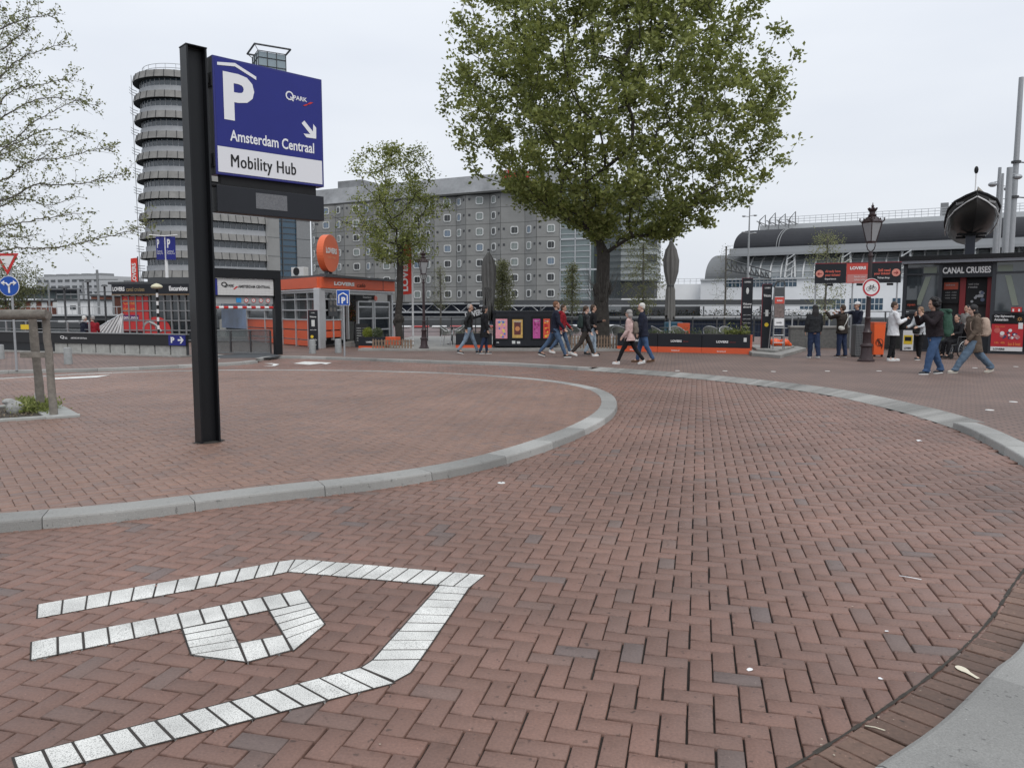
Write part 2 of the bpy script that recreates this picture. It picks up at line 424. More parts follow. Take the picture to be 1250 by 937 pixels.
g = MB()
g.poly([(-500, -60, -.018), (500, -60, -.018), (500, 44, -.018), (-500, 44, -.018)])
structure(g.build('ground', M_sand))
g = MB(); n = len(isl_poly); g.poly([(p[0], p[1], HI - .016) for p in offset(isl, .1)]); structure(g.build('island_bed', M_sand))

# pavement beyond the road: one slab with a brick-bond surface
def brick_tex(name, c1, c2, mortar, scale, rot, bw=.5, rh=.25, off=.5):
    m = bpy.data.materials.new(name); m.use_nodes = True; n = m.node_tree; k = n.links.new; b = n.nodes['Principled BSDF']
    t = n.nodes.new('ShaderNodeTexCoord'); mp = n.nodes.new('ShaderNodeMapping'); mp.inputs['Rotation'].default_value[2] = rot
    br = n.nodes.new('ShaderNodeTexBrick'); br.offset = off
    br.inputs['Color1'].default_value = (*c1, 1); br.inputs['Color2'].default_value = (*c2, 1); br.inputs['Mortar'].default_value = (*mortar, 1)
    br.inputs['Scale'].default_value = scale; br.inputs['Brick Width'].default_value = bw; br.inputs['Row Height'].default_value = rh
    br.inputs['Mortar Size'].default_value = .012; br.inputs['Bias'].default_value = -.1
    z = n.nodes.new('ShaderNodeTexNoise'); z.inputs['Scale'].default_value = .6; z.inputs['Detail'].default_value = 6
    r = n.nodes.new('ShaderNodeMapRange'); r.inputs[1].default_value = .3; r.inputs[2].default_value = .7; r.inputs[3].default_value = .8; r.inputs[4].default_value = 1.15
    v = n.nodes.new('ShaderNodeVectorMath'); v.operation = 'SCALE'
    k(t.outputs['Object'], mp.inputs[0]); k(mp.outputs[0], br.inputs['Vector']); k(t.outputs['Object'], z.inputs['Vector'])
    k(z.outputs['Fac'], r.inputs[0]); k(br.outputs['Color'], v.inputs[0]); k(r.outputs[0], v.inputs['Scale']); k(v.outputs[0], b.inputs['Base Color'])
    u = n.nodes.new('ShaderNodeBump'); u.inputs['Strength'].default_value = .6; u.inputs['Distance'].default_value = .004; u.invert = True
    k(br.outputs['Fac'], u.inputs['Height']); k(u.outputs[0], b.inputs['Normal']); b.inputs['Roughness'].default_value = .7
    return m
M_pave = brick_tex('pavement_brick', (.19, .122, .098), (.155, .105, .088), (.06, .045, .04), 1, R(12), .21, .105)
i1_, i2_ = [int(np.argmin(np.linalg.norm(farB - np.array(G(*q)[:2]), axis=1))) for q in ((717, 452.5), (1164, 523))]
BW = .1 + .31 * np.clip(np.minimum((np.arange(len(farB)) - i1_) / 1, (i2_ - np.arange(len(farB))) / 1), 0, 1)
mid_pts = [tuple(p) for p in offset(farA, .1)] + [tuple(p + q) for p, q in zip(farB, (offset(farB, 1.) - farB) * BW[:, None])]
g = MB(); g.poly([(x, y, HI) for x, y in mid_pts] + [(120, 2, HI), (120, 43.9, HI), (-120, 43.9, HI), (-120, 22, HI)])
bm = bmesh.new(); me = g.mesh('pavement', M_pave); bm.from_mesh(me); bmesh.ops.triangulate(bm, faces=bm.faces); bm.to_mesh(me); bm.free()
o = bpy.data.objects.new('pavement', me); COL.objects.link(o); structure(o)

# ------------------------------------------------------------------ kerbs
M_granite = tone_mat('kerb_granite', [(0, (.215, .213, .202)), (.5, (.265, .263, .25)), (1, (.32, .318, .303))], .78, 1.0, 150, .28, specks=.8)
def kerb(name, C, width, h, stone=1.05, side=1, z0=-.03, prof=None, m=None, gap=.006, bev=.018, hcut=None):
    """stones laid end to end along the curve; side=+1 means the kerb lies to the left of travel"""
    C = np.asarray(C); Dn = offset(C, side * 1.0) - C
    acc = np.concatenate([[0], np.cumsum(np.linalg.norm(np.diff(C, axis=0), axis=1))])
    mb = MB(); tones = []; s = 0; total = acc[-1]
    def at(q): return np.array([np.interp(q, acc, C[:, 0]), np.interp(q, acc, C[:, 1])]), np.array([np.interp(q, acc, Dn[:, 0]), np.interp(q, acc, Dn[:, 1])])
    while s < total - .05:
        e = min(s + stone, total); qs = np.linspace(s + gap/2, e - gap/2, max(2, int((e - s) / .14) + 1))
        rows = []; dz = random.uniform(-.002, .002)
        for q in qs:
            p, d = at(q); d = d / (np.linalg.norm(d) + 1e-9)
            hh = h if hcut is None else h * hcut(p)
            pr = [(0.0, z0), (.012, hh - bev), (.012 + bev*.35, hh - bev*.3), (.012 + bev, hh), (width - .004, hh), (width, hh - .006), (width, z0)]
            rows.append(mb.pts([(p[0] + d[0]*a, p[1] + d[1]*a, b + (dz if b > z0 else 0)) for a, b in pr]))
        k = 7
        for a, b in zip(rows[:-1], rows[1:]):
            for q in range(k - 1): mb.face((a + q, b + q, b + q + 1, a + q + 1) if side < 0 else (a + q + 1, b + q + 1, b + q, a + q))
        mb.face(range(rows[0], rows[0] + k)); mb.face(range(rows[-1], rows[-1] + k))
        nf = (len(rows) - 1) * (k - 1) + 2; tones += [random.random()] * nf
        s = e
    o = mb.build(name, m or M_granite, fixn=True)
    at_ = o.data.attributes.new('tone', 'FLOAT', 'FACE'); at_.data.foreach_set('value', tones)
    return structure(o)
# island kerb: raised round the near side, sinking to a flush band on the far side
def isl_h(p):
    px = CX + F_PX * p[0] / p[1]; far = np.clip((p[1] - 11.5) / 4.0, 0, 1)
    return 1.0
k_isl = kerb('island_kerb', isl, .27, HI + .004, 1.05, side=1)
kerb('kerb', farA, .2, HI + .004, 1.0, side=1)
iC = int(np.argmin(np.linalg.norm(farB - np.array(G(717, 452.5)[:2]), axis=1))); iD = int(np.argmin(np.linalg.norm(farB - np.array(G(1164, 523)[:2]), axis=1)))
kerb('kerb', farB[:iC+1], .2, HI + .004, 1.0, side=1)
# flush dropped-kerb band sloping up from the road
M_band = tone_mat('band_concrete', [(0, (.19, .187, .175)), (1, (.27, .265, .25))], .85, .7, 110, .28, specks=.7)
C = farB[iC:iD+1]; O1 = offset(C, .42); mb = MB(); tones = []
acc = np.concatenate([[0], np.cumsum(np.linalg.norm(np.diff(C, axis=0), axis=1))]); q = 0
while q < acc[-1]:
    e = min(q + .6, acc[-1]); qs = np.linspace(q + .004, e - .004, 5)
    for a, b in zip(qs[:-1], qs[1:]):
        I_ = lambda A_, t: (float(np.interp(t, acc, A_[:, 0])), float(np.interp(t, acc, A_[:, 1])))
        mb.poly([(*I_(C, a), .004), (*I_(C, b), .004), (*I_(O1, b), HI + .004), (*I_(O1, a), HI + .004)]); tones.append(random.random())
    q = e
o = mb.build('kerb_ramp', M_band); o.data.attributes.new('tone', 'FLOAT', 'FACE').data.foreach_set('value', tones); structure(o)
kerb('kerb', farB[iD:], .3, HI + .006, .95, side=1)
# near pavement: granite slab kerb, brick gutter
kerb('near_kerb', ner[::-1], .9, .055, 1.0, side=-1, bev=.03)
nrp = [tuple(p) for p in offset(ner[::-1], -.85)]
g = MB(); g.poly([(x, y, .05) for x, y in nrp] + [(12, 3, .05), (12, -4, .05), (0, -4, .05)]); structure(g.build('near_pavement', M_band))
mb = MB(); tones = []
C = gut; acc = np.concatenate([[0], np.cumsum(np.linalg.norm(np.diff(C, axis=0), axis=1))]); q = 0
T = np.gradient(C, axis=0); T /= np.linalg.norm(T, axis=1)[:, None]; N = np.stack([-T[:, 1], T[:, 0]], 1)
def gp(t): return np.array([np.interp(t, acc, C[:, 0]), np.interp(t, acc, C[:, 1])]), np.array([np.interp(t, acc, N[:, 0]), np.interp(t, acc, N[:, 1])])
while q < acc[-1]:
    e = q + .1035; p0, n0 = gp(q + .0055); p1, n1 = gp(min(e - .0055, acc[-1])); jit = random.uniform(-.006, .006); dz = random.uniform(-.002, .003)
    for a, b in ((.012 + jit, .212), (.218, .42)):
        for ins, z in ((.0, .0),):
            P4 = [p0 + n0*a, p1 + n1*a, p1 + n1*b, p0 + n0*b]; c4 = sum(P4) / 4; P4 = [c4 + (v - c4) * .985 for v in P4]
            i = mb.pts([(*(c4 + (v - c4) * .955), .006 + dz) for v in P4] + [(*v, .002 + dz) for v in P4] + [(*v, -.03) for v in P4])
            mb.face((i, i+1, i+2, i+3))
            for u in range(4):
                r_ = (u + 1) % 4; mb.face((i+4+u, i+4+r_, i+r_, i+u)); mb.face((i+8+u, i+8+r_, i+4+r_, i+4+u))
            tones += [random.random() * .9] * 9
    q = e
M_gut = tone_mat('gutter_brick', [(0, (.105, .062, .044)), (.5, (.135, .08, .058)), (1, (.165, .10, .072))], .65, .35, 70, .35, specks=1)
o = mb.build('gutter', M_gut, fixn=True); o.data.attributes.new('tone', 'FLOAT', 'FACE').data.foreach_set('value', tones); structure(o)
# soil filled joint along the gutter and the crumbs in it
mb = MB()
for i in range(0, len(gut) - 1):
    for side, wd in ((.0, .013),):
        a, b = gut[i], gut[i+1]; wv = wd * random.uniform(.6, 1.5)
        mb.poly([(*(a + N[i]*(side - wv/2)), .0045), (*(b + N[i+1]*(side - wv/2)), .0045), (*(b + N[i+1]*(side + wv/2)), .0045), (*(a + N[i]*(side + wv/2)), .0045)])
structure(mb.build('gutter_joint', mat('joint_soil', (.035, .03, .024), .95, var=.5, scale=40)))

# ------------------------------------------------------------------ white stones set in the road: a P under a roof
M_mark = bpy.data.materials.new('white_marking_stone'); M_mark.use_nodes = True
n_ = M_mark.node_tree; b_ = n_.nodes['Principled BSDF']; t_ = n_.nodes.new('ShaderNodeTexCoord')
z_ = n_.nodes.new('ShaderNodeTexNoise'); z_.inputs['Scale'].default_value = 210; z_.inputs['Detail'].default_value = 2
z2_ = n_.nodes.new('ShaderNodeTexNoise'); z2_.inputs['Scale'].default_value = 3.5; z2_.inputs['Detail'].default_value = 5
r_ = n_.nodes.new('ShaderNodeValToRGB'); r_.color_ramp.elements[0].position = .38; r_.color_ramp.elements[0].color = (.30, .30, .285, 1)
r_.color_ramp.elements[1].position = .48; r_.color_ramp.elements[1].color = (.66, .66, .63, 1)
mr_ = n_.nodes.new('ShaderNodeMapRange'); mr_.inputs[1].default_value = .3; mr_.inputs[2].default_value = .7; mr_.inputs[3].default_value = .72; mr_.inputs[4].default_value = 1.12
v_ = n_.nodes.new('ShaderNodeVectorMath'); v_.operation = 'SCALE'
n_.links.new(t_.outputs['Object'], z_.inputs['Vector']); n_.links.new(t_.outputs['Object'], z2_.inputs['Vector']); n_.links.new(z_.outputs['Fac'], r_.inputs[0])
n_.links.new(z2_.outputs['Fac'], mr_.inputs[0]); n_.links.new(r_.outputs[0], v_.inputs[0]); n_.links.new(mr_.outputs[0], v_.inputs['Scale']); n_.links.new(v_.outputs[0], b_.inputs['Base Color'])
b_.inputs['Roughness'].default_value = .8
mb = MB(); bed = MB()
def stone(P4, z=.006):
    P4 = [np.array(p[:2]) for p in P4]; c4 = sum(P4) / len(P4); n = len(P4)
    a = 0.5 * sum(P4[k][0]*P4[(k+1) % n][1] - P4[(k+1) % n][0]*P4[k][1] for k in range(n))
    if a < 0: P4 = P4[::-1]
    def ins(d):
        out = []; n = len(P4)
        for k in range(n):
            a, b, c = P4[k-1], P4[k], P4[(k+1) % n]; e1 = (b-a)/np.linalg.norm(b-a); e2 = (c-b)/np.linalg.norm(c-b)
            n1 = np.array([-e1[1], e1[0]]); n2 = np.array([-e2[1], e2[0]]); m_ = n1 + n2; m_ = m_ / (np.dot(m_, n1) + 1e-6); ln = np.linalg.norm(m_)
            out.append(b + m_ * (d if ln < 2.5 else d*2.5/ln))
        return out
    z += random.uniform(-.0015, .001)
    i = mb.pts([(*v, z) for v in ins(.008)] + [(*v, z - .003) for v in ins(.0045)] + [(*v, -.02) for v in ins(.0045)])
    mb.face(range(i, i + n))
    for u in range(n):
        q = (u + 1) % n; mb.face((i+n+u, i+n+q, i+q, i+u)); mb.face((i+2*n+u, i+2*n+q, i+n+q, i+n+u))
    bed.poly([(*v, .0024 + .00002*len(bed.f)) for v in ins(-.003)])
def strip(a0, a1, b0, b1, n):
    A0, A1, B0, B1 = [np.array(G(*p)[:2]) for p in (a0, a1, b0, b1)]
    for k in range(n):
        t0, t1 = k / n, (k + 1) / n
        stone([A0 + (A1-A0)*t0, A0 + (A1-A0)*t1, B0 + (B1-B0)*t1, B0 + (B1-B0)*t0])
strip((46,738), (340,685.8), (45,755), (333,702), 11)
stone([G(340,685.8), G(360,683), G(351,698), G(333,702)]); stone([G(360,683), G(376,683.3), G(351,698)])
strip((376,683.3), (592,702), (351,698), (573,717.5), 12)
strip((536,715), (454,806), (573,717.5), (514,805), 9)
stone([G(454,806), G(440,815), G(482,832), G(502,821), G(514,805)][::1])
strip((440,815), (15,925), (482,834), (24,951), 14)
strip((38,784), (367,720), (37,806), (377,735), 12)
strip((221.6,767.6), (233,799.6), (278,757), (293,790), 4); stone([G(233,799.6), G(293,790), G(301,808.6)])
strip((292,785.5), (346,775), (301,808.6), (356,794), 2)
strip((328,746), (349,780), (377,735), (397,762), 4); stone([G(349,780), G(397,762), G(358,795)])
structure(mb.build('parking_marking', M_mark)); structure(bed.build('marking_bed', M_sand))

# painted patches by the entrance
M_paint = mat('road_paint', (.6, .6, .58), .75, var=.2, scale=6)
def paint(name, pts, z): g = MB(); g.poly([G(x, y, z) for x, y in pts][::-1]); return structure(g.build(name, M_paint))
paint('road_marking', [(58,461.5),(135,457.5),(118,460.5),(58,463.3)], HI + .008)
paint('road_marking', [(358,443.5),(372,441),(386,441.6),(405,442.5),(398,444.5),(392,443.4),(378,445)], .008)
paint('road_marking', [(320,447),(336,446.5),(341,444.3),(332,443.2),(322,443.4),(334,444.4),(332,446)], .008)
# studs let into the paving and litter
M_stud = mat('stud_plastic', (.6, .6, .58), .5)
for x, y, z in [(827,452.5,HI),(885,452.8,HI),(944,453.5,HI),(1010,453,HI),(1073,452.8,HI),(1133,454,HI),(1190,449,HI),(1240,447.5,HI),(1208,500.5,HI),(1237,490.5,HI),(612,589.5,.002)]:
    p = G(x, y, z); mb = MB(); r0 = .062 if z > .05 else .036
    mb.lathe([(r0, 0), (r0, .004), (r0*.85, .007), (.004, .008)], n=20)
    if z < .05: mb.lathe([(.01, .0085), (.008, .0095)], n=8, m=1)
    lab = {827: 'pale round stud leftmost in the row on the far pavement behind the dropped kerb', 612: 'small white round stud in the road left of centre with dark middle',
           1208: 'pale round stud on the right pavement nearest the raised kerb', 1237: 'pale round stud on the right pavement close to the right edge of the photo'}.get(x)
    if not lab: lab = {885: 'pale round stud in the pavement in front of the right black planters', 944: 'pale round stud in front of the ladder display steps', 1010: 'pale round stud between two women and the dropped kerb',
                       1073: 'pale round stud in front of the right street lamp base', 1133: 'pale round stud at the feet of the walker with green backpack', 1190: 'pale round stud at the feet of the walker in brown coat',
                       1240: 'pale round stud at the far right in front of the red poster'}[x]
    o = mb.build('ground_stud', [M_stud, M_dgrey], loc=(p[0], p[1], p[2] + .001), smooth='auto'); tag(o, lab, 'ground stud', 'round studs let into the paving')
M_card = mat('pale_litter', (.62, .57, .45), .7)
# wooden ice cream spoon in the gutter
mb = MB(); L_ = .095
out = [(-.011,0),(-.011,.02),(-.016,.05),(-.027,.066),(-.030,.082),(-.024,.097),(-.010,.106),(.010,.106),(.024,.097),(.030,.082),(.027,.066),(.016,.05),(.011,.02),(.011,0)]
out = [(x*.72, y*1.15) for x, y in out]
mb.prism(out[::-1], 0, .0022)
p = G(1194, 831); tag(mb.build('wooden_spoon', M_card, loc=(p[0], p[1], .012), rz=R(12), bevel=.0006), 'pale flat wooden ice cream spoon lying in the brick gutter', 'spoon')
mb = MB(); mb.tube([(-.06,0,.003),(0,.004,.003),(.06,0,.0035)], .0028, 8); p = G(1111, 706); tag(mb.build('drinking_straw', M_white, loc=(p[0], p[1], .004), rz=R(-35), smooth=True), 'thin white straw lying on the road bricks at right', 'straw')
mb = MB(); mb.tube([(-.035,0,.003),(0,.006,.003),(.035,.0,.003)], .0022, 6); p = G(1068, 892); tag(mb.build('straw_piece', M_card, loc=(p[0], p[1], .01), rz=R(-30), smooth=True), 'short bent pale straw piece on the gutter bricks', 'straw')
def scrap(px, py, s, lab, z=.004):
    mb = MB(); k = 9; P = []
    for q in range(k):
        a = 2*math.pi*q/k; r = s * random.uniform(.45, 1); P.append((r*math.cos(a), r*math.sin(a)*.8))
    i = mb.pts([(x, y, random.uniform(.0, .3) * s) for x, y in P] + [(0, 0, s*.15)]);
    for q in range(k): mb.face((i+q, i+(q+1) % k, i+k))
    p = G(px, py, z); tag(mb.build('paper_scrap', M_white, loc=(p[0], p[1], z)), lab, 'litter', 'paper scraps on the road')
scrap(915, 817, .02, 'white star shaped crushed scrap on the bricks below centre right')
scrap(1121, 538, .05, 'crumpled white paper on the road near the end of dropped kerb')
scrap(1082, 770, .012, 'small pale crumb of litter on the road left of gutter')
scrap(1160, 588, .016, 'tiny white scrap on the road bricks at far right below the raised kerb')
scrap(1075, 828, .013, 'small pale twig shaped scrap on the bricks beside the gutter line')
scrap(700, 585, .012, 'tiny pale speck of paper on the road near the island nose')

# grit and crumbs gathered along the kerb foot and the gutter
P = []; rgG = np.random.default_rng(31)
C = offset(isl, -.05)
for k in rgG.integers(0, len(C), 260):
    c = C[k] + rgG.normal(size=2)*.05; P.append((c[0] - 0*c[0], c[1], .003))
for k in rgG.integers(0, len(gut), 160):
    c = gut[k] + rgG.normal(size=2)*.03; P.append((c[0], c[1], .009))
for _ in range(110):
    x, y = rgG.uniform(-3, 6), rgG.uniform(2.4, 12); P.append((x, y, .003))
P = np.array(P); P = P[(P[:, 1] > 1.5) & (P[:, 1] < 14)]
mbG = MB()
for q in P:
    s_ = rgG.uniform(.002, .0055) * (1 if rgG.random() < .93 else 2); a = rgG.uniform(0, 6.28); mbG.poly([(q[0] + s_*math.cos(a + w_)*rgG.uniform(.5, 1.3), q[1] + s_*math.sin(a + w_)*rgG.uniform(.5, 1.3), q[2] + rgG.uniform(0, s_*.6)) for w_ in (0, 1.4, 2.9, 4.5)])
oG = mbG.build('grit', mat('grit_pale', (.38, .33, .26), .8, var=.5, scale=30)); oG['kind'] = 'stuff'
# ================================================================== big parking sign on its steel post
class FacA(Fac):
    def __init__(s, o, ang, z0=None):
        s.o = (o[0], o[1], o[2] if z0 is None else z0); s.z0 = s.o[2]; s.a = ang; s.u = (math.cos(ang), math.sin(ang)); s.len = 0
f = FacA(G(254, 539, HI), R(43.5))
t = fthing('parking_sign', 'tall black steel post carrying a big blue parking sign board over a dark display', 'parking sign', f)
mb = MB(); H = 4.39
for x in (-.113, .093): mb.box(x, x + .02, -.095, .095, -.02, H)
mb.box(-.094, .094, .0, .018, -.02, H - .002)
mb.build('post', M_black, t, bevel=.003)
mb = MB(); mb.box(-.118, .118, -.10, .10, H + .001, H + .014); mb.build('post_cap', M_black, t, bevel=.003)
mb = MB(); P = [(.17*math.cos(a)*random.uniform(.85, 1.2), .14*math.sin(a)*random.uniform(.85, 1.2)) for a in [2*math.pi*k/16 for k in range(16)]]; mb.poly([(x, y, .0035) for x, y in P]); mb.build('foot_joint', M_sand, t)
for z in (4.05, 3.17):
    mb = MB(); mb.box(.114, .19, -.03, .03, z, z + .07); mb.box(.114, .13, -.07, .07, z - .02, z + .09); mb.box(.155, .172, -.075, .06, z - .04, z + .11)
    mb.build('bracket', M_blackmatt, t, bevel=.003)
mb = MB(); mb.tube([(.114, -.03, 2.93), (.26, -.03, 2.93)], .025, 10, 0); mb.build('cable_pipe', M_blackmatt, t)
X0, X1, Z0, Z1 = .172, 1.535, 3.045, 4.345
mb = MB(); mb.box(X0, X1, -.09, .07, Z0, Z1); board = mb.build('sign_board', mat('sign_blue_box', (.014, .018, .16), .45), t, bevel=.006)
mb = MB(); mb.box(X0 - .003, X0 + .02, -.078, .058, Z0 + .01, Z1 - .01); mb.build('side_panel', M_dgrey, board, bevel=.003)
mb = MB(); zs = 3.36
mb.box(X0 + .025, X1 - .025, -.094, -.088, Z0 + .03, zs); mb.build('name_panel', mat('sign_white', (.68, .69, .72), .4), board)
mb = MB(); mb.box(X0 + .022, X1 - .022, -.093, -.088, zs + .004, Z1 - .022); mb.build('blue_panel', M_blue, board)
W_ = 1
mb = MB(); yf = -.0945
fb = lambda px, py: f.at(px, py, -.094)
# P
px0, pz0 = fb(272, 158); _, pz1 = fb(272, 92)
mb.text('P', .285, .65, 3.665, 4.19, yf, 0, bold=.035)
# roof mark
mb.prism_y([(.225, 4.243), (.225, 4.275), (.43, 4.305), (.68, 4.205), (.68, 4.168), (.43, 4.268)][::1][::-1], yf - .003, yf)
# arrow, down right
ax, az, s_ = 1.355, 3.70, .105
def rot(p, c, a): return (c[0] + p[0]*math.cos(a) - p[1]*math.sin(a), c[1] + p[0]*math.sin(a) + p[1]*math.cos(a))
A = [(-.13, -.026), (.03, -.026), (-.03, -.095), (.025, -.095), (.115, 0), (.025, .095), (-.03, .095), (.03, .026), (-.13, .026)]
mb.prism_y([rot(p, (ax, az), R(-45)) for p in A], yf - .003, yf)
mb.text('Amsterdam Centraal', .345, 1.405, 3.435, 3.56, yf, 0, bold=.018)
mb.text('PARK', 1.145, 1.325, 4.035, 4.085, yf, 0, bold=.02)
mb.ring(1.095, 4.07, .036, .052, yf - .003, 0); mb.poly([rot(p, (1.125, 4.035), R(-40)) for p in []] or [(1.1, yf-.003, 4.055), (1.11, yf-.003, 4.065), (1.15, yf-.003, 4.02), (1.135, yf-.003, 4.01)])
mb.build('lettering', mat('sign_letters', (.74, .75, .77), .4), board)
mb = MB()
mb.prism_y([(1.265, 3.985), (1.30, 3.985), (1.345, 4.01), (1.31, 4.01)], yf - .003, yf); mb.prism_y([(1.325, 4.015), (1.36, 4.015), (1.41, 4.045), (1.37, 4.045)], yf - .003, yf)
mb.build('red_emblem', M_red, board)
mb = MB(); mb.text('Mobility Hub', .345, 1.15, 3.10, 3.285, -.0955, 0, bold=0, spacing=1.08); mb.text('Mobility Hub', .351, 1.156, 3.10, 3.285, -.0957, 0, bold=0, spacing=1.08); mb.build('dark_lettering', M_blackmatt, board)
mb = MB(); mb.box(.24, 1.44, -.055, .03, 2.93, Z0 + .001); mb.build('spacer', M_blackmatt, t)
mb = MB(); mb.box(.175, 1.53, -.085, .075, 2.63, 2.93); disp = mb.build('display_box', M_char, t, bevel=.006)
mb = MB(); mb.box(.635, 1.03, -.0885, -.08, 2.705, 2.885); mb.build('display_screen', mat('dead_led', (.13, .135, .145), .5, var=.35, scale=60), disp)

# ================================================================== round ended office tower far left
A42 = R(42); TC = np.array([-52.3, 125.0]); TR = 5.7; TL = 10.7
td = np.array([math.cos(A42), math.sin(A42)]); tn = np.array([math.sin(A42), -math.cos(A42)])
t = thing('office_tower', 'tall round ended grey office tower with ring visors behind the parking sign', 'office tower', (TC[0], TC[1], 0), 0)
def stad(r, L=TL, n=22):
    P = [tn * r + td * L]
    for k in range(n + 1):
        a = math.pi * k / n; P.append(tn * r * math.cos(a) - td * r * math.sin(a))
    P.append(-tn * r + td * L); return [tuple(p) for p in P[::-1]]
def ringband(mb, r0, z0, r1, z1, m=0, L=TL):
    A = stad(r0, L); B = stad(r1, L); n = len(A)
    for k in range(n - 1): mb.poly([(*A[k], z0), (*A[k+1], z0), (*B[k+1], z1), (*B[k], z1)][::-1], m)
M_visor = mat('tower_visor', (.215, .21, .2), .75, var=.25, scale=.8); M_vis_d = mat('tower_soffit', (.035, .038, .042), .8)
M_span = mat('tower_spandrel', (.36, .37, .385), .6, var=.12, scale=.7); M_twin = mat('tower_glass', (.045, .06, .075), .12, spec=.9)
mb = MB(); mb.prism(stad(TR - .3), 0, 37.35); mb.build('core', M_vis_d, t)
FL = 2.97; ztop = 37.3
for i in range(12):
    zt = ztop - i * FL
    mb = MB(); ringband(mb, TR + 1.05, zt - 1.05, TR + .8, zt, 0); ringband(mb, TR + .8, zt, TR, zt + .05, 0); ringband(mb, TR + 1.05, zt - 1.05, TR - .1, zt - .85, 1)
    P = stad(TR + 1.07, n=14); Q = stad(TR + .83, n=14)
    pts = []
    for k in range(1, len(P) - 1): pts.append((P[k], Q[k]))
    for q in np.linspace(.06, .97, 9): pts.append((tuple(tn*(TR+1.07) + td*TL*q), tuple(tn*(TR+.83) + td*TL*q)))
    for p, q in pts: mb.tube([(*p, zt - 1.03), (*q, zt + .02)], .05, 4, 1)
    mb.build('storey_visor', [M_visor, M_vis_d], t, fixn=False)
    mb = MB(); ringband(mb, TR, zt - 2.35, TR, zt - 1.05, 0)
    for q in np.linspace(0.02, .98, 12):
        p = tn*(TR+.03) + td*TL*q; mb.tube([(*p, zt - 2.35), (*p, zt - 1.1)], .07, 4, 1)
    for k in range(1, 23, 1):
        p = stad(TR + .03, n=22)[k]; mb.tube([(*p, zt - 2.35), (*p, zt - 1.1)], .06, 4, 1)
    mb.build('window_band', [M_twin, M_span], t)
    mb = MB(); ringband(mb, TR + .22, zt - FL + .06, TR + .22, zt - 2.1, 0); ringband(mb, TR + .22, zt - 2.1, TR - .05, zt - 2.05, 0)
    mb.build('parapet_panel', M_span, t)
M_tcol = mat('tower_concrete', (.25, .25, .245), .7, var=.12, scale=.5)
def tl(x, y): p = td * x - tn * y; return (p[0], p[1])      # along, back
mb = MB(); mb.prism([tl(TL, -TR-.4), tl(TL + 2.3, -TR-.4), tl(TL + 2.3, TR), tl(TL, TR)], 0, 40.2)
for k in range(13): mb.prism([tl(TL+.02, -TR-.43), tl(TL+2.28, -TR-.43), tl(TL+2.28, -TR-.39), tl(TL+.02, -TR-.39)], 1.2+k*3.07, 1.25+k*3.07, 1)
mb.build('column', [M_tcol, M_dgrey], t)
mb = MB(); mb.prism([tl(TL+2.3, -TR+.3), tl(TL + 5.6, -TR+.3), tl(TL + 5.6, TR), tl(TL + 2.3, TR)], 0, 39.5)
for k in range(38): mb.prism([tl(TL+2.3, -TR+.2), tl(TL+5.6, -TR+.2), tl(TL+5.6, -TR+.32), tl(TL+2.3, -TR+.32)], 1+k*1.02, 1.12+k*1.02, 1)
mb.prism([tl(TL+3.0, -TR+.15), tl(TL+3.15, -TR+.15), tl(TL+3.15, -TR+.35), tl(TL+3.0, -TR+.35)], 0, 39.4, 1)
mb.build('stair_glazing', [M_glassb, M_dgrey], t)
mb = MB(); mb.prism([tl(TL+5.6, -TR), tl(TL + 8.1, -TR), tl(TL + 8.1, TR), tl(TL + 5.6, TR)], 0, 39)
for k in range(13): mb.prism([tl(TL+5.6, -TR-.02), tl(TL+8.1, -TR-.02), tl(TL+8.1, -TR+.02), tl(TL+5.6, -TR+.02)], 1.2+k*3.07, 1.28+k*3.07, 1)
mb.build('end_wall', [M_grey, M_dgrey], t)
# glazed lift head on the roof
q0 = AT(306, 80, 131); q1 = AT(351, 80, 131); cx_ = (q0[0] + q1[0]) / 2 - TC[0]; cy_ = 131 - TC[1]
def rsq(h, c=(cx_, cy_), a=R(30)): return [(c[0] + h*(x*math.cos(a) - y*math.sin(a)), c[1] + h*(x*math.sin(a) + y*math.cos(a))) for x, y in ((-1,-1),(1,-1),(1,1),(-1,1))]
mb = MB(); mb.prism(rsq(2.15), 37.3, 43.0)
mb.build('lift_head', mat('pale_glazing', (.22, .28, .31), .15, spec=.8), t)
mb = MB()
c4 = rsq(2.2)
for k in range(4):
    a, b = c4[k], c4[(k+1) % 4]
    for z in (38, 39.4, 40.8, 42.1, 43.1): mb.tube([(*a, z), (*b, z)], .07, 4)
    for q in (0, .33, .66): p = [a[0]+(b[0]-a[0])*q, a[1]+(b[1]-a[1])*q]; mb.tube([(*p, 37.3), (*p, 43.1)], .07, 4)
c5 = rsq(2.85)
for z, rr in ((43.8, .16),):
    for k in range(4): mb.tube([(*c5[k], z), (*c5[(k+1) % 4], z)], rr, 5)
    for k in range(4): mb.tube([(*c4[k], 43.1), (*c5[k], z)], .06, 4)
mb.build('lift_frame', M_dgrey, t)
mb = MB()
S = stad(TR - .4)
for z in (37.9, 38.5):
    mb.tube([(*p, z) for p in S], .045, 4, cap=False)
for p in S[::2]: mb.tube([(*p, 37.3), (*p, 38.5)], .045, 4)
mb.build('roof_railing', M_alu, t)
mb = MB()
for k in range(12):      # fire escape balconies on the rounded end
    zt = ztop - k * FL; p = -td * (TR + .9) - tn * 1.2
    for dz in (-2.9, -2.5, -2.1): mb.tube([(p[0]+.0, p[1]-1.3, zt+dz), (p[0]-.25, p[1], zt+dz), (p[0], p[1]+1.2, zt+dz)], .045, 4)
    mb.tube([(p[0]-.25, p[1], zt-FL), (p[0]-.25, p[1], zt)], .06, 4)
mb.build('escape_rail', M_alu, t)

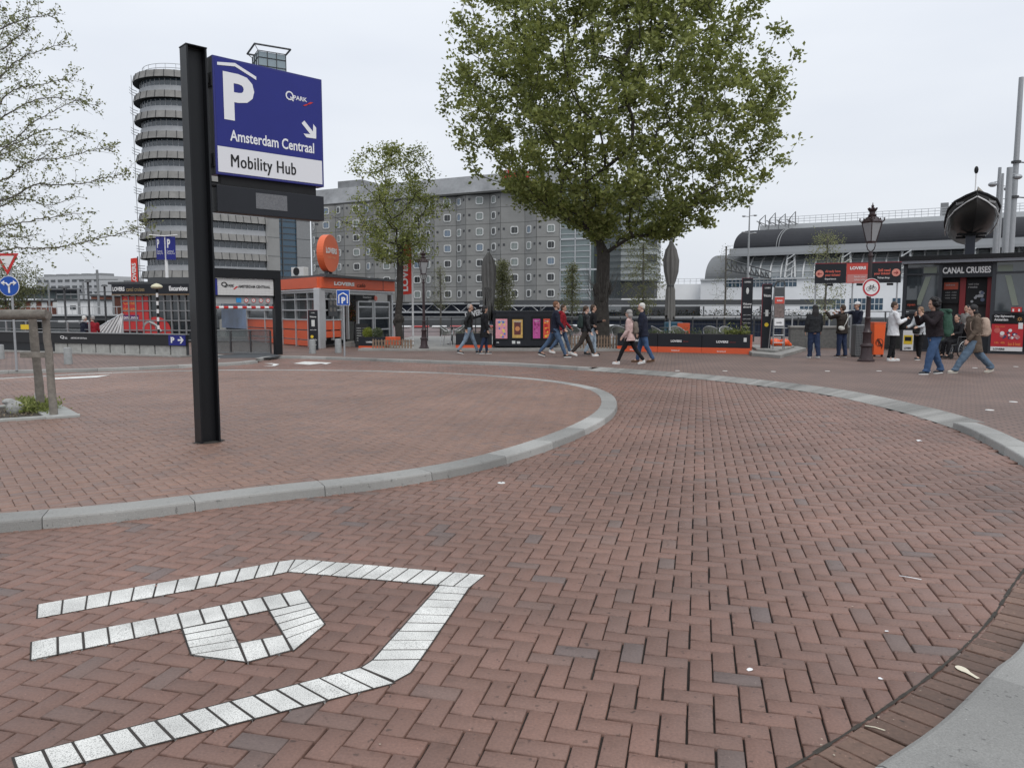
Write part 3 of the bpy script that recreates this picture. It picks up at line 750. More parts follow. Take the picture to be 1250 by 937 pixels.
# ================================================================== grey hotel with folded front
f = Fac(378, 172, 682.5, 146, 0)
t = fthing('grey_hotel', 'long grey concrete hotel with folded front and small white framed square windows', 'hotel', f)
M_hot = mat('hotel_concrete', (.25, .25, .242), .85, var=.12, scale=.5, bump=.2, bscale=2); M_hot2 = mat('hotel_joint', (.07, .07, .068), .9)
M_wf = mat('window_white', (.6, .61, .6), .5)
big = [402, 438, 474, 511, 548, 587, 629, 673]; nar = [385, 417, 452, 487, 524.5, 562, 604, 646.5]
xb = [f.x(p) for p in big]; xn = [f.x(p) for p in nar]
zrow = [4.75 + 3.02 * k for k in range(7)]
cols = sorted([(x, 1) for x in xb] + [(x, 0) for x in xn])
edges = [0.0]
for (x, b), (x2, b2) in zip(cols[:-1], cols[1:]): edges.append((x + x2) / 2 + (.5 if b else -.5))
edges.append(f.len)
deps = []
for k in range(len(edges)): deps.append(0 if (k % 2 == 0) else -.85)
deps[0] = 1.2
wall = MB(); zz = [3.2] + [3.2 + 3.02 * k for k in range(1, 7)] + [24.0]
for k in range(len(edges) - 1):
    x0, x1, y0, y1 = edges[k], edges[k+1], deps[k], deps[k+1]
    wall.poly([(x0, y0 + .06, 2.9), (x1, y1 + .06, 2.9), (x1, y1 + .06, 24.1), (x0, y0 + .06, 24.1)], 1)
    for r in range(len(zz) - 1):
        e = .035; L_ = math.hypot(x1-x0, y1-y0); ux, uy = (x1-x0)/L_*e, (y1-y0)/L_*e
        wall.poly([(x0+ux, y0+uy, zz[r]+e), (x1-ux, y1-uy, zz[r]+e), (x1-ux, y1-uy, zz[r+1]-e), (x0+ux, y0+uy, zz[r+1]-e)], 0)
wall.prism([(f.len - .01, 0), (f.len, 0), (f.len, 12), (f.len-.01, 12)], 2.9, 24); wall.prism([(-.01, 1.2), (0, 1.2), (0, 12), (-.01, 12)], 2.9, 24)
wall.build('wall', [M_hot, M_hot2], t)
def win_mesh(w_, h_):
    mb = MB(); c = .22; o_ = [(-w_/2+c, -h_/2), (w_/2-c, -h_/2), (w_/2, -h_/2+c), (w_/2, h_/2-c), (w_/2-c, h_/2), (-w_/2+c, h_/2), (-w_/2, h_/2-c), (-w_/2, -h_/2+c)]
    k_ = .17; i_ = [(x*(1-2*k_/w_), z*(1-2*k_/h_)) for x, z in o_]; n = 8
    for k in range(n):
        q = (k+1) % n; mb.poly([(o_[k][0], -.12, o_[k][1]), (o_[q][0], -.12, o_[q][1]), (i_[q][0], -.12, i_[q][1]), (i_[k][0], -.12, i_[k][1])])
        mb.poly([(o_[k][0], .05, o_[k][1]), (o_[q][0], .05, o_[q][1]), (o_[q][0], -.12, o_[q][1]), (o_[k][0], -.12, o_[k][1])][::-1])
    mb.poly([(0.1, -.1, -h_/2+k_), (.13, -.1, -h_/2+k_), (.13, -.1, h_/2-k_), (.1, -.1, h_/2-k_)])
    p = MB(); p.poly([(x, -.05, z) for x, z in i_]); return mb.mesh('window', M_wf), p
fb_, pb_ = win_mesh(1.55, 1.5); fn_, pn_ = win_mesh(1.15, 1.5)
M_curt = [mat('window_dark', (.03, .033, .035), .12), mat('window_curtain', (.22, .25, .24), .2, var=.2, scale=2), mat('window_blue', (.16, .21, .27), .12)]
panes = {(a, k): (pb_ if a else pn_).mesh('pane', M_curt[k]) for a in (0, 1) for k in range(3)}
rgw = random.Random(3); vent_m = MB().box(-.22, .22, -.05, .05, -.2, .22).mesh('vent_grille', M_dgrey)
for ci, (x, b) in enumerate(cols):
    k = ci; y0, y1 = deps[k], deps[k+1]; x0, x1 = edges[k], edges[k+1]
    y = y0 + (y1-y0) * (x-x0)/(x1-x0); ang = math.atan2(y1-y0, x1-x0)
    for r, z in enumerate(zrow):
        px = big[xb.index(x)] if b else nar[xn.index(x)]
        if px > 620 and r >= 5: continue
        if px < 490 and r == 0: continue
        o = bpy.data.objects.new('window', fb_ if b else fn_); COL.objects.link(o); o.parent = t; o.location = (x, y, z); o.rotation_euler.z = ang
        q = bpy.data.objects.new('pane', panes[(b, rgw.choice([0, 1, 1, 2] if r > 1 else [0, 0, 1]))]); COL.objects.link(q); q.parent = o
        xx = x - (2.1 if b else -1.35); yy = y + math.tan(ang) * (xx - x)
        v_o = bpy.data.objects.new('vent_grille', vent_m); COL.objects.link(v_o); v_o.parent = t; v_o.location = (xx, yy, z + .3)
rf = MB(); y = 0
rf.prism([(edges[0]-.3, .2), (f.len + .3, -1.9), (f.len+.3, 12), (edges[0]-.3, 12)], 24.1, 24.45, 1)
rf.prism([(edges[0], .6), (f.len, -1.2), (f.len, 12), (edges[0], 12)], 24.45, 28.0, 0, top=[(edges[0]+.3, 2.4), (f.len-.3, .6), (f.len-.3, 11), (edges[0]+.3, 11)])
rf.prism([(f.x(405), 3), (f.x(434), 3), (f.x(434), 9), (f.x(405), 9)], 28.0, 29.6, 0)
M_roofm = mat('roof_metal', (.24, .245, .25), .45, .3, var=.35, scale=.35)
rf.build('roof', [M_roofm, M_hot2], t)
# glazed stair at its right end
x0, x1 = f.len + .02, f.x(719); x2 = f.x(736)
mb = MB(); mb.box(x0, x1, .3, 9, 1.2, 25, 0); mb.box(x1, x2, 2.5, 11, 1.2, 25, 1)
mb.build('stair_glazing', [mat('green_glass', (.15, .19, .19), .12, spec=.8, var=.2, scale=.2), mat('grey_glass', (.05, .06, .065), .12, spec=.8)], t)
mb = MB()
for k in range(22): mb.box(x0, x1 + .05, .18, .3, 1.6 + k*1.08, 1.72 + k*1.08)
for z in (5.2, 8.9, 14.6): mb.box(x0, x2, .1, .3, z, z + .3)
for q in (x0, (x0+x1)/2, x1): mb.box(q, q + .18, .1, .3, 1.2, 25)
mb.build('glazing_bar', M_alu, t)
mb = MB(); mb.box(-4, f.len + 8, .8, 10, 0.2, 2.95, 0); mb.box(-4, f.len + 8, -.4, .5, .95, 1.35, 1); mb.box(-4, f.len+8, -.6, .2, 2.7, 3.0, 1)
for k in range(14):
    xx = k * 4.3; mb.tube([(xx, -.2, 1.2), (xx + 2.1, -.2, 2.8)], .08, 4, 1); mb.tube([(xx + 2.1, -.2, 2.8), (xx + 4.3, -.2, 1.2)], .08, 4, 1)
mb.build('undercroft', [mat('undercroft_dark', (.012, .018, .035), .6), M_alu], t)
mb = MB(); xa, xb_ = f.x(588), f.x(648)
mb.text('ibis', f.x(618), f.x(650), 26.0, 28.2, -1.3, 0, bold=.05, thick=.1); mb.build('roof_lettering', M_red, t)

# curved banded office block to the right of the hotel
f = Fac(748, 152, 800, 150, 0)
t = fthing('banded_office', 'pale ribbed office block with rounded corner seen between tree trunk and parasol', 'office building', f)
def rc(e):
    L_ = f.len + e; P = [(-e, -e)]
    for k in range(7): a = R(-90 + 15*k); P.append((L_ - 1.6 + 1.6*math.cos(a), 1.6 - e + 1.6*math.sin(a)))
    return P + [(L_, 14), (-e, 14)]
mb = MB(); mb.prism(rc(0), 7.2, 25); mb.build('wall', mat('rib_cladding', (.24, .26, .26), .5, .2), t)
for k in range(15):
    mb = MB(); mb.prism(rc(.15), 7.4 + k*1.2, 7.95 + k*1.2); mb.build('cladding_rib', mat('rib_light', (.36, .385, .385), .4, .2), t)
mb = MB(); mb.box(.3, f.len - .3, .5, 10, 4, 7.2); mb.build('recessed_base', M_dgrey, t)
for zz_ in (11, 14, 17):
    mb = MB(); mb.box(f.len - 1.8, f.len + .2, -.2, 1.2, zz_, zz_ + 1.3); mb.build('window', M_glassd, t)

# ================================================================== station hall on the right
f = Fac(893, 182, 1262, 152, 0)
t = fthing('station_hall', 'white railway station building with dark barrel roof and curved glazed hall behind the kiosk', 'station', f)
def vault(mb, x0, x1, z0, z1, D, m=0, n=14, y0=0., ends=True):
    P = [(y0 + D*(1 - math.cos(math.pi/2*k/n)), z0 + (z1-z0)*math.sin(math.pi/2*k/n)) for k in range(n+1)]
    for (ya, za), (yb, zb) in zip(P[:-1], P[1:]): mb.poly([(x0, ya, za), (x1, ya, za), (x1, yb, zb), (x0, yb, zb)], m)
    if ends:
        for x in (x0, x1): mb.poly([(x, y, z) for y, z in P] + [(x, y0 + D, z0)], m)
    return P
zb = f.at(1097, 296)[1]; zt = f.at(1097, 274, 20)[1]; XR = f.x(1275)
M_darkroof = mat('dark_roof', (.022, .023, .027), .75, .0, spec=.2, var=.25, scale=.15); M_whroof = mat('white_roof_edge', (.52, .54, .55), .5)
mb = MB(); P = vault(mb, 0, XR, zb, zt, 20); 
up = mb.build('upper_roof', M_darkroof, t, smooth='auto')
for px in (948, 951, 1180):
    mb = MB(); xx = f.x(px, 290); mb.tube([(xx, y - .1, z + .05) for y, z in P], .1, 5); mb.build('roof_seam', M_grey, up)
mb = MB(); mb.box(1.5, XR, 19.5, 30, zt - .1, zt + 1.4); mb.box(-.5, XR, -1.4, -.1, zb - 1.3, zb, 1); mb.box(-.5, XR, -2.6, -1.4, zb - 1.9, zb - 1.3, 1)
mb.build('roof_edge', [M_whroof, mat('fascia_grey', (.3, .31, .32), .6)], t)
mb = MB()
for z in (zt + 2.0, zt + 2.6, zt + 3.2): mb.tube([(4, 19.6, z), (XR, 19.6, z)], .06, 4)
for k in range(64): mb.tube([(4 + k*1.35, 19.6, zt+1.3), (4 + k*1.35, 19.6, zt+3.2)], .05, 4)
mb.build('roof_railing', M_alu, t)
mb = MB()
for k in range(4):
    xx = 1.5 + k*2.4; mb.tube([(xx, 18, zt), (xx + .3, 18, zt+2.6), (xx + 1.6, 18, zt+3.8+.4*(k%2)), (xx+1.7, 18, zt+.8), (xx, 18, zt+2)], .16, 4, cap=False); mb.tube([(xx-.5, 18, zt+2.4), (xx+2.2, 18, zt+1.2)], .12, 4)
mb.build('roof_truss', M_grey, t)
# lower barrel
xl = f.x(865, 335); xg = f.x(918, 320); z0l = f.at(1000, 338, -3)[1]; z1l = zb - .8
M_barrel = mat('ribbed_barrel', (.13, .137, .142), .65, .0, var=.15, scale=.3)
mb = MB(); P = vault(mb, xl, xg, z0l, z1l, 12, y0=-3); low = mb.build('lower_roof', M_barrel, t, smooth='auto')
mb = MB(); vault(mb, xg, XR, z0l, z1l, 12, y0=-2.6, ends=False); mb.build('hall_glazing', mat('hall_panel', (.24, .26, .27), .3, var=.25, scale=.4, spec=.8), t)
mb = MB()
k = 0; xx = xg
while xx < XR:
    mb.tube([(xx, y + .15, z + .05) for y, z in P], .2, 5); xx += 2.35 ; k += 1
for q in range(2, 12, 2): mb.tube([(xg, P[q][0] + .2, P[q][1]), (XR, P[q][0] + .2, P[q][1])], .06, 4)
mb.build('hall_rib', mat('rib_white', (.55, .56, .56), .5), t)
mb = MB()
xx = xg + 8
while xx < XR:
    mb.tube([(xx, -3.2, z0l), (xx + .2, -1.5, zb - 1.9)], .25, 5); mb.tube([(xx+2.2, -3.2, z0l), (xx + 1.6, -1.5, zb - 1.9)], .25, 5)
    for q in range(4): mb.tube([(xx + .2, -3, z0l + q*1.3), (xx + 1.9, -2.7, z0l + q*1.3 + 1.2)], .12, 4)
    xx += 11.5
mb.build('lattice_column', mat('rib_white2', (.5, .51, .51), .5), t)
mb = MB(); xx = f.x(893, 320)
for k in range(9):
    mb.tube([(xx + k*1.1, -4.2, z0l + 3.8 - k*.32), (xx + k*1.1 + .9, -4.2, z0l + 2.2 - k*.3)], .14, 4); mb.tube([(xx + k*1.1, -4.2, z0l + 1.6 - k*.2), (xx + k*1.1, -4.2, z0l + 4.6 - k*.35)], .1, 4)
mb.tube([(xx, -4.2, z0l+4.5), (xx + 10, -4.2, z0l+1.3)], .14, 4); mb.tube([(xx, -4.2, z0l+2), (xx + 10, -4.2, z0l-.2)], .14, 4)
mb.build('outside_stair', M_dgrey, t)
M_wall = mat('station_white', (.83, .84, .85), .6, var=.06, scale=.3)
mb = MB(); mb.box(xl - 1, XR, -2.9, 8, -1, z0l - .3); mb.box(xl - 1, XR, -3.3, -2.0, z0l - .35, z0l, 1); mb.build('white_wall', [M_wall, M_whroof], t)
def winrow(pxa, pxb, pya, pyb, rows=2, step=9.4, gap=.0, skip=()):
    xa, za = f.at(pxa, pyb, -3); xb2, zc = f.at(pxb, pya, -3); za = f.at((pxa+pxb)/2, pyb, -3)[1]; zc = f.at((pxa+pxb)/2, pya, -3)[1]
    n = max(1, int((pxb - pxa) / step)); w_ = (xb2 - xa) / n
    for i in range(n):
        if i in skip: continue
        fr = MB(); fr.box(xa + i*w_ + .08, xa + (i+1)*w_ - .08, -2.96, -2.9, za, zc); o = fr.build('window', M_glassb, t)
        ba = MB(); zm = (za+zc)/2; ba.box(xa + i*w_ + .08, xa + (i+1)*w_ - .08, -3.02, -2.962, zm - .09, zm + .09); ba.box(xa+(i+.5)*w_-.06, xa+(i+.5)*w_+.06, -3.01, -2.962, za, zc); ba.build('glazing_bar', M_whroof, o)
winrow(884, 973, 338.5, 350); winrow(884, 968, 366, 373); winrow(976, 1032, 365, 377); winrow(1036, 1100, 364, 378, skip=(4,))
mb = MB(); xw = f.x(741, 360, )
mb2 = MB()
for k in range(5): mb2.box(f.x(1137) + k*2.2, f.x(1137) + k*2.2 + 1.6, 22, 24, zt + 1.4, zt + 4.6)
mb2.build('roof_box', M_grey, t)
# low white building left of it
f2 = Fac(738, 190, 893, 184, 0)
t = fthing('white_terminal', 'long low white building with railed roof left of the station hall', 'building', f2)
z1 = f2.at(800, 347)[1]; z0 = f2.at(800, 374)[1]
mb = MB(); mb.box(-2, f2.len - .5, 0, 10, z0, z1); mb.build('wall', M_wall, t)
mb = MB()
for z in (z1 + .7, z1 + 1.3): mb.tube([(-2, .3, z), (f2.len, .3, z)], .06, 4)
for k in range(24): mb.tube([(-2 + k*1.4, .3, z1), (-2+k*1.4, .3, z1+1.3)], .05, 4)
mb.build('roof_railing', M_alu, t)
mb = MB(); mb.box(-2, f2.len + 30, -1, -.4, -1, z0 - .01); mb.build('dark_base', M_dgrey, t)

# ================================================================== canal side behind the terraces
M_water = mat('canal_water', (.03, .04, .038), .12, bump=.4, bscale=2, spec=.6)
g = MB(); g.poly([(-600, 44, -1.3), (600, 44, -1.3), (600, 2500, -1.3), (-600, 2500, -1.3)]); structure(g.build('water', M_water))
g = MB(); g.box(-600, 600, 43.9, 44.1, -2, -.02); structure(g.build('quay_wall', M_conc))
g = MB(); g.box(-700, -8, 120, 1800, -1.2, .05); g.box(-8, 700, 138, 1800, -1.2, .05); structure(g.build('far_quay', M_dgrey))
# floating terrace restaurant: dark blue slatted side, flower boxes on its rail, flat roof edges
f = Fac(596, 62, 1012, 58, 0)
t = fthing('floating_terrace', 'long dark slatted boat terrace with flower boxes moored behind the railing', 'moored boat', f)
M_navy = mat('navy_slats', (.012, .022, .05), .5)
zt_ = f.at(800, 386)[1]
mb = MB(); mb.box(0, f.len, 0, 5, -1.1, zt_ - .3)
for k in range(int(f.len/.22)): mb.box(k*.22, k*.22 + .1, -.06, 0, -1.0, zt_ - .32)
mb.build('hull_side', M_navy, t)
mb = MB(); mb.box(0, f.len, -.2, -.05, zt_ - .32, zt_ - .2); mb.box(0, f.len, -.35, .1, zt_ + .02, zt_ + .1)
for k in range(18): mb.box(k*1.6, k*1.6+.05, -.12, -.07, zt_-.3, zt_+.05)
mb.build('deck_rail', M_dgrey, t)
zr = f.at(800, 374)[1]
mb = MB(); mb.prism_y([(-.5, zr), (f.len, zr), (f.len, zr + .12), (-.5, zr + .12)], -1.2, -.9, 0); mb.prism([(-.5, -1), (f.len, -1), (f.len, 6), (-.5, 6)], zr + .14, zr + .5, 1)
for k in range(7): mb.box(k*4.2, k*4.2 + .1, -.1, 0, zt_, zr, 0)
mb.build('roof', [M_alu, M_dgrey], t)
def leaf_mesh(name, P, size, m, tones=None, rg=RNG, up=.0, jitter=0, aspect=.55, cup=.0):
    """one diamond shaped leaf per point"""
    n = len(P); a = rg.normal(size=(n, 3)); a[:, 2] = a[:, 2]*.6 + up; a /= np.linalg.norm(a, axis=1)[:, None]
    b = rg.normal(size=(n, 3)); b -= a * (a*b).sum(1)[:, None]; b /= np.linalg.norm(b, axis=1)[:, None]
    s = (size * rg.uniform(.65, 1.3, n))[:, None]
    c = np.cross(a, b) * s * cup
    V = np.stack([P, P + a*s*.5 + b*s*aspect*.5 + c, P + a*s, P + a*s*.5 - b*s*aspect*.5 + c], 1).reshape(-1, 3)
    F = np.arange(n*4).reshape(-1, 4)
    me = bpy.data.meshes.new(name); me.vertices.add(n*4); me.vertices.foreach_set('co', V.ravel())
    me.loops.add(n*4); me.loops.foreach_set('vertex_index', F.ravel().astype(np.int32))
    me.polygons.add(n); me.polygons.foreach_set('loop_start', np.arange(0, n*4, 4, dtype=np.int32)); me.update(calc_edges=True)
    at_ = me.attributes.new('tone', 'FLOAT', 'FACE'); at_.data.foreach_set('value', (rg.random(n) if tones is None else tones).astype(np.float32))
    me.materials.append(m); return me
def leaf_mat(name, stops, rough=.5):
    m = tone_mat(name, stops, rough, 0, 20, .15); n = m.node_tree; b = n.nodes['Principled BSDF']
    out = [q for q in n.nodes if q.type == 'OUTPUT_MATERIAL'][0]
    tr = n.nodes.new('ShaderNodeBsdfTranslucent'); ad = n.nodes.new('ShaderNodeMixShader'); ad.inputs[0].default_value = .48
    src = b.inputs['Base Color'].links[0].from_socket; n.links.new(src, tr.inputs['Color'])
    n.links.new(b.outputs[0], ad.inputs[1]); n.links.new(tr.outputs[0], ad.inputs[2]); n.links.new(ad.outputs[0], out.inputs['Surface'])
    return m
M_leaf = leaf_mat('elm_leaf', [(0, (.12, .145, .038)), (.5, (.22, .255, .07)), (.85, (.33, .36, .11)), (1, (.44, .46, .18))])
M_leaf_y = leaf_mat('spring_leaf', [(0, (.16, .18, .07)), (.5, (.27, .29, .13)), (1, (.38, .38, .2))])
M_leaf_p = leaf_mat('pale_leaf', [(0, (.10, .115, .05)), (.5, (.16, .17, .075)), (1, (.27, .27, .13))])
M_hedge = leaf_mat('hedge_leaf', [(0, (.03, .05, .02)), (.75, (.07, .095, .035)), (.88, (.12, .14, .05)), (.93, (.45, .30, .03)), (1, (.4, .08, .06))])
P = np.stack([RNG.uniform(0, f.len, 2600), RNG.uniform(-.4, .3, 2600), zt_ + .1 + RNG.random(2600)**1.5 * .42], 1)
fl = bpy.data.objects.new('flower_box', leaf_mesh('flower_box', P, .13, M_hedge)); COL.objects.link(fl); fl.parent = t
# ================================================================== street furniture and small buildings
def letters(parent, rows, m, name='lettering', bold=.03, thick=.004):
    mb = MB()
    for r in rows: mb.text(r[0], r[1], r[2], r[3], r[4], r[5], 0, bold=bold, thick=thick)
    return mb.build(name, m, parent)
def Wm(f): return Matrix.Translation(Vector(f.o)) @ Matrix.Rotation(f.a, 4, 'Z')
M_sgn_w = mat('letter_white', (.72, .72, .72), .5); M_sgn_b = mat('letter_black', (.015, .015, .017), .5)
M_pgrey = mat('pole_grey', (.33, .345, .36), .5, .3, var=.1)

# ---- low parapet wall with the black band at the ramp
f = Fac(-160, 31.5, 224, 24.9)
t = fthing('parapet_wall', 'low concrete ramp wall with black band and blue parking arrow at left', 'wall', f)
xa = f.x(62); L_ = f.len; zT, zB = .74, .37
mb = MB(); mb.box(-2, L_, .02, .16, zB - .02, zT - .03); mb.build('black_band', mat('band_black', (.008, .009, .011), .5), t)
xp = f.x(204)
mb = MB(); mb.box(xp, L_ + .02, 0, .018, zB + .0, zT - .03); bp = mb.build('blue_panel', M_blue, t)
mb = MB(); mb.box(-2, xa, .05, .2, -.02, zB - .022, 1)
mb.build('lower_band', [M_char, mat('band_dark', (.012, .014, .017), .6)], t)
n = 9; w_ = (L_ - xa) / n
for k in range(n):
    mb = MB(); mb.box(xa + k*w_ + .03, xa + (k+1)*w_ - .03, .05, .18, .0, zB - .022); mb.build('concrete_panel', mat('panel_concrete', (.33, .33, .31), .85, var=.3, scale=5, bump=.2), t)
mb = MB(); mb.box(xa, L_ - .02, .08, .19, -.02, zB - .025); mb.build('panel_frame', M_dgrey, t)
mb = MB(); mb.box(-2, L_, -.22, .3, -.03, .05); mb.build('plinth', M_conc, t, bevel=.01)
mb = MB(); mb.box(-2, L_ + .02, -.01, .19, zT - .03, zT); mb.build('coping', M_grey, t)
s_, z_ = f.x(112), .5
letters(t, [('Q', f.x(71), f.x(76), .50, .62, .018), ('PARK', f.x(76.5), f.x(80), .5, .57, .018), ('AMSTERDAM CENTRAAL', f.x(84), f.x(104), .515, .57, .018)], M_sgn_w, bold=.02)
letters(bp, [('P', f.x(207), f.x(211.5), zB + .08, zT - .1, -.002)], M_sgn_w, bold=.05)
xx = f.x(219); mb = MB(); zc = (zB + zT)/2 - .01
mb.prism_y([(xx-.12, zc-.028), (xx+.03, zc-.028), (xx-.04, zc-.11), (xx+.02, zc-.11), (xx+.13, zc), (xx+.02, zc+.11), (xx-.04, zc+.11), (xx+.03, zc+.028), (xx-.12, zc+.028)], -.006, -.001); mb.build('arrow', M_sgn_w, bp)

# ---- ramp portal with hanging sign panel
f = Fac(243, 24.4, 341, 26.4)
t = fthing('entrance_portal', 'black steel portal with white car park name panel over the ramp', 'portal', f)
Ht = 2.85
mb = MB(); mb.box(f.len - .2, f.len + .03, -.1, .12, -.02, Ht - .3); mb.build('leg', M_black, t, bevel=.01)
mb = MB(); mb.box(-.1, .12, -.1, .12, -.02, Ht - .3); mb.build('leg', M_black, t, bevel=.01)
mb = MB(); mb.box(-.1, f.len + .03, -.1, .12, Ht - .3, Ht); mb.build('beam', M_black, t, bevel=.01)
xs0, xs1 = f.x(259), f.x(266); xe = f.x(334)
mb = MB(); mb.box(xs1, xe, -.03, .1, 2.0, Ht - .33)
pn = mb.build('name_panel', mat('cassette_white', (.6, .6, .59), .5), t)
mb = MB()
for k in range(1, 40): x = xs1 + (xe - xs1)*k/40; mb.box(x - .003, x + .003, -.032, -.03, 2.02, Ht - .35)
for k in range(1, 9): z = 2.0 + (Ht - 2.33)*k/9; mb.box(xs1, xe, -.0335, -.0325, z - .003, z + .003)
mb.build('panel_joint', mat('joint_line', (.42, .42, .42), .6), pn)
xq = xs1 + .12
letters(pn, [('Q', xq, xq + .2, 2.24, 2.42, -.036), ('PARK', xq + .19, xq + .44, 2.26, 2.35, -.036), ('AMSTERDAM CENTRAAL', f.x(291), f.x(330), 2.24, 2.33, -.036)], M_sgn_b)
mb = MB(); mb.prism_y([(xq+.4, 2.19), (xq+.46, 2.19), (xq+.58, 2.28), (xq+.5, 2.28)], -.04, -.036); mb.build('red_emblem', M_red, pn)
mb = MB(); mb.box(xs0, xs1 - .004, -.04, .1, 1.98, Ht - .33); mb.build('blue_panel', M_blue, t)
mb = MB(); mb.box(xs0, xe, -.045, .11, 1.955, 1.995); mb.build('panel_rail', M_black, t)
mb = MB(); mb.box(xs0, xe, .02, .06, 1.72, 1.955); rp_ = mb.build('rule_panel', mat('light_grey_panel', (.3, .31, .315), .5), t)
for i, px in enumerate((301, 310, 319, 327.5)):
    x = f.x(px); mb = MB(); mb.disc(x, 1.835, .075, .0, .02, 0); o = mb.build('round_sign', M_sgn_w, rp_)
    mb = MB(); mb.ring(x, 1.835, .055, .075, -.002, 0, 20); mb.build('red_ring', M_red, o)
    mb = MB(); mb.box(x - .022, x + .022, -.004, -.001, 1.82, 1.85); mb.build('symbol', M_sgn_b, o)
x = f.x(292); mb = MB(); mb.box(x - .085, x + .085, .0, .02, 1.76, 1.91); mb.build('blue_sign', mat('light_blue', (.03, .25, .55), .5), rp_)
mb = MB()
for k in range(4): xx = xs1 + .25 + k*.55; mb.box(xx, xx + .3, .02, .08, Ht - .33, Ht - .3)
mb.build('hanger', M_alu, t)
# height limit bar
t = thing('height_bar', 'red and white striped height limit bar hanging below the car park panel', 'height bar', f.w(f.x(261), 0, 1.6), f.a)
Lb = f.x(333) - f.x(261); n = 13
for k in range(n):
    mb = MB(); mb.tube([(Lb*k/n, 0, 0), (Lb*(k+1)/n, 0, 0)], .045, 10); mb.build('bar_segment', M_red if k % 2 == 0 else M_sgn_w, t)
for x in (.3, Lb - .3):
    mb = MB(); mb.tube([(x, 0, .045), (x, 0, .14)], .008, 5); mb.build('chain', M_steel, t)
# ramp surface and glass guard
g = MB(); g.poly([G(262, 437, HI + .004), G(330, 436.5, HI + .004), G(345, 434, HI + .004), G(329, 431.3, HI + .004), G(290, 431.5, HI + .004), G(262, 434, HI + .004)]); structure(g.build('ramp_surface', mat('tarmac', (.05, .055, .06), .9, var=.2)))
g = MB(); g.poly([G(240, 437, HI + .003), G(268, 437.5, HI + .003), G(276, 433, HI + .003), G(240, 432, HI + .003)]); structure(g.build('ramp_edge', mat('pale_concrete', (.4, .4, .38), .8)))
f = Fac(256, 26.9, 329, 26.9)
t = fthing('glass_guard', 'low glass balustrade with grey top rail beside the ramp', 'balustrade', f)
mb = MB(); mb.box(0, f.len, -.02, .03, .80, .84); mb.box(0, f.len, -.02, .03, .44, .47); mb.box(0, f.len, -.03, .04, -.02, .05); mb.build('rail', M_grey, t)
M_gl = bpy.data.materials.new('clear_glass'); M_gl.use_nodes = True; b = M_gl.node_tree.nodes['Principled BSDF']
b.inputs['Base Color'].default_value = (.2, .22, .22, 1); b.inputs['Roughness'].default_value = .15; b.inputs['Alpha'].default_value = .55
n = 3
for k in range(n):
    mb = MB(); mb.box(f.len*k/n + .04, f.len*(k+1)/n - .04, .0, .012, .052, .798); mb.build('glass_pane', M_gl, t)
for k in range(n + 1):
    mb = MB(); mb.box(f.len*k/n - .025, f.len*k/n + .025, -.025, .035, -.02, .8); mb.build('post', M_dgrey, t)

# ---- terrace platform
fT = Fac(436, 28.6, 760, 28.4)
g = MB(); g.T = Wm(fT); g.box(0, fT.len + 5.6, 0, .35, -.02, .085); g.box(0, fT.len + 5.6, .3, 14, -.02, .08); structure(g.build('terrace', M_conc))
TZ = .16

# ---- orange cafe pavilion
fl_ = Fac(262, 41, 391, 30.5); fr = Fac(391, 30.5, 479.5, 36)
t = thing('cafe_pavilion', 'orange and glass corner cafe pavilion with white lettering on orange fascia', 'cafe', fr.o)
base = Matrix.Translation(-Vector(fr.o)); TLm = base @ Wm(fl_); TRm = base @ Wm(fr)
def zrel(py, Y=30.5): return CAM_H + (378.2 - py) / F_PX * Y - HI
zf1, zf0 = zrel(338.5), zrel(351.8); zg = zrel(357); z1_, z2_, z3_, z4_, z5_ = [zrel(v) for v in (365, 378.5, 390.6, 403.5, 416)]
mb = MB(); mb.T = TLm; mb.box(0, fl_.len + .0, -.12, .1, zf0, zf1); mb.build('fascia', M_orange, t)
mb = MB(); mb.T = TRm; mb.box(-.05, fr.len, -.12, .1, zf0, zf1)
fa = mb.build('fascia', M_orange, t)
mb = MB(); mb.T = TRm; mb.text('LOVERS', fr.x(405), fr.x(430), zf0 + .13, zf1 - .15, -.125, 0, bold=.06, thick=.01); mb.build('lettering', M_sgn_w, fa)
mb = MB(); mb.T = TRm; mb.text('café', fr.x(433), fr.x(443.5), zf0 + .1, zf0 + .26, -.125, 0, thick=.01); mb.build('small_lettering', M_blackmatt, fa)
mb = MB(); mb.T = TRm
for px in (465,): x = fr.x(px); mb.box(x, x + .03, -.13, -.12, zf0, zf1)
mb.build('fascia_joint', M_dgrey, fa)
mb = MB(); c_ = [fl_.w(0, -.2, 0)[:2], fr.w(0, -.28, 0)[:2], fr.w(fr.len + .05, -.2, 0)[:2], (fr.w(fr.len, 5, 0)[0], 41.5), (fl_.o[0], 43)]
mb.prism([(p[0] - fr.o[0], p[1] - fr.o[1]) for p in c_], zf1 + .002, zf1 + .1); mb.build('roof', M_dgrey, t)
for Tm, Ln in ((TLm, fl_.len), (TRm, fr.len)):
    mb = MB(); mb.T = Tm; mb.box(0.05, Ln - .05, -.02, .12, zg, zf0 - .003); mb.tube([(0, -.05, zf0 - .06), (Ln, -.05, zf0 - .06)], .05, 8); mb.build('awning_box', M_alu, t)
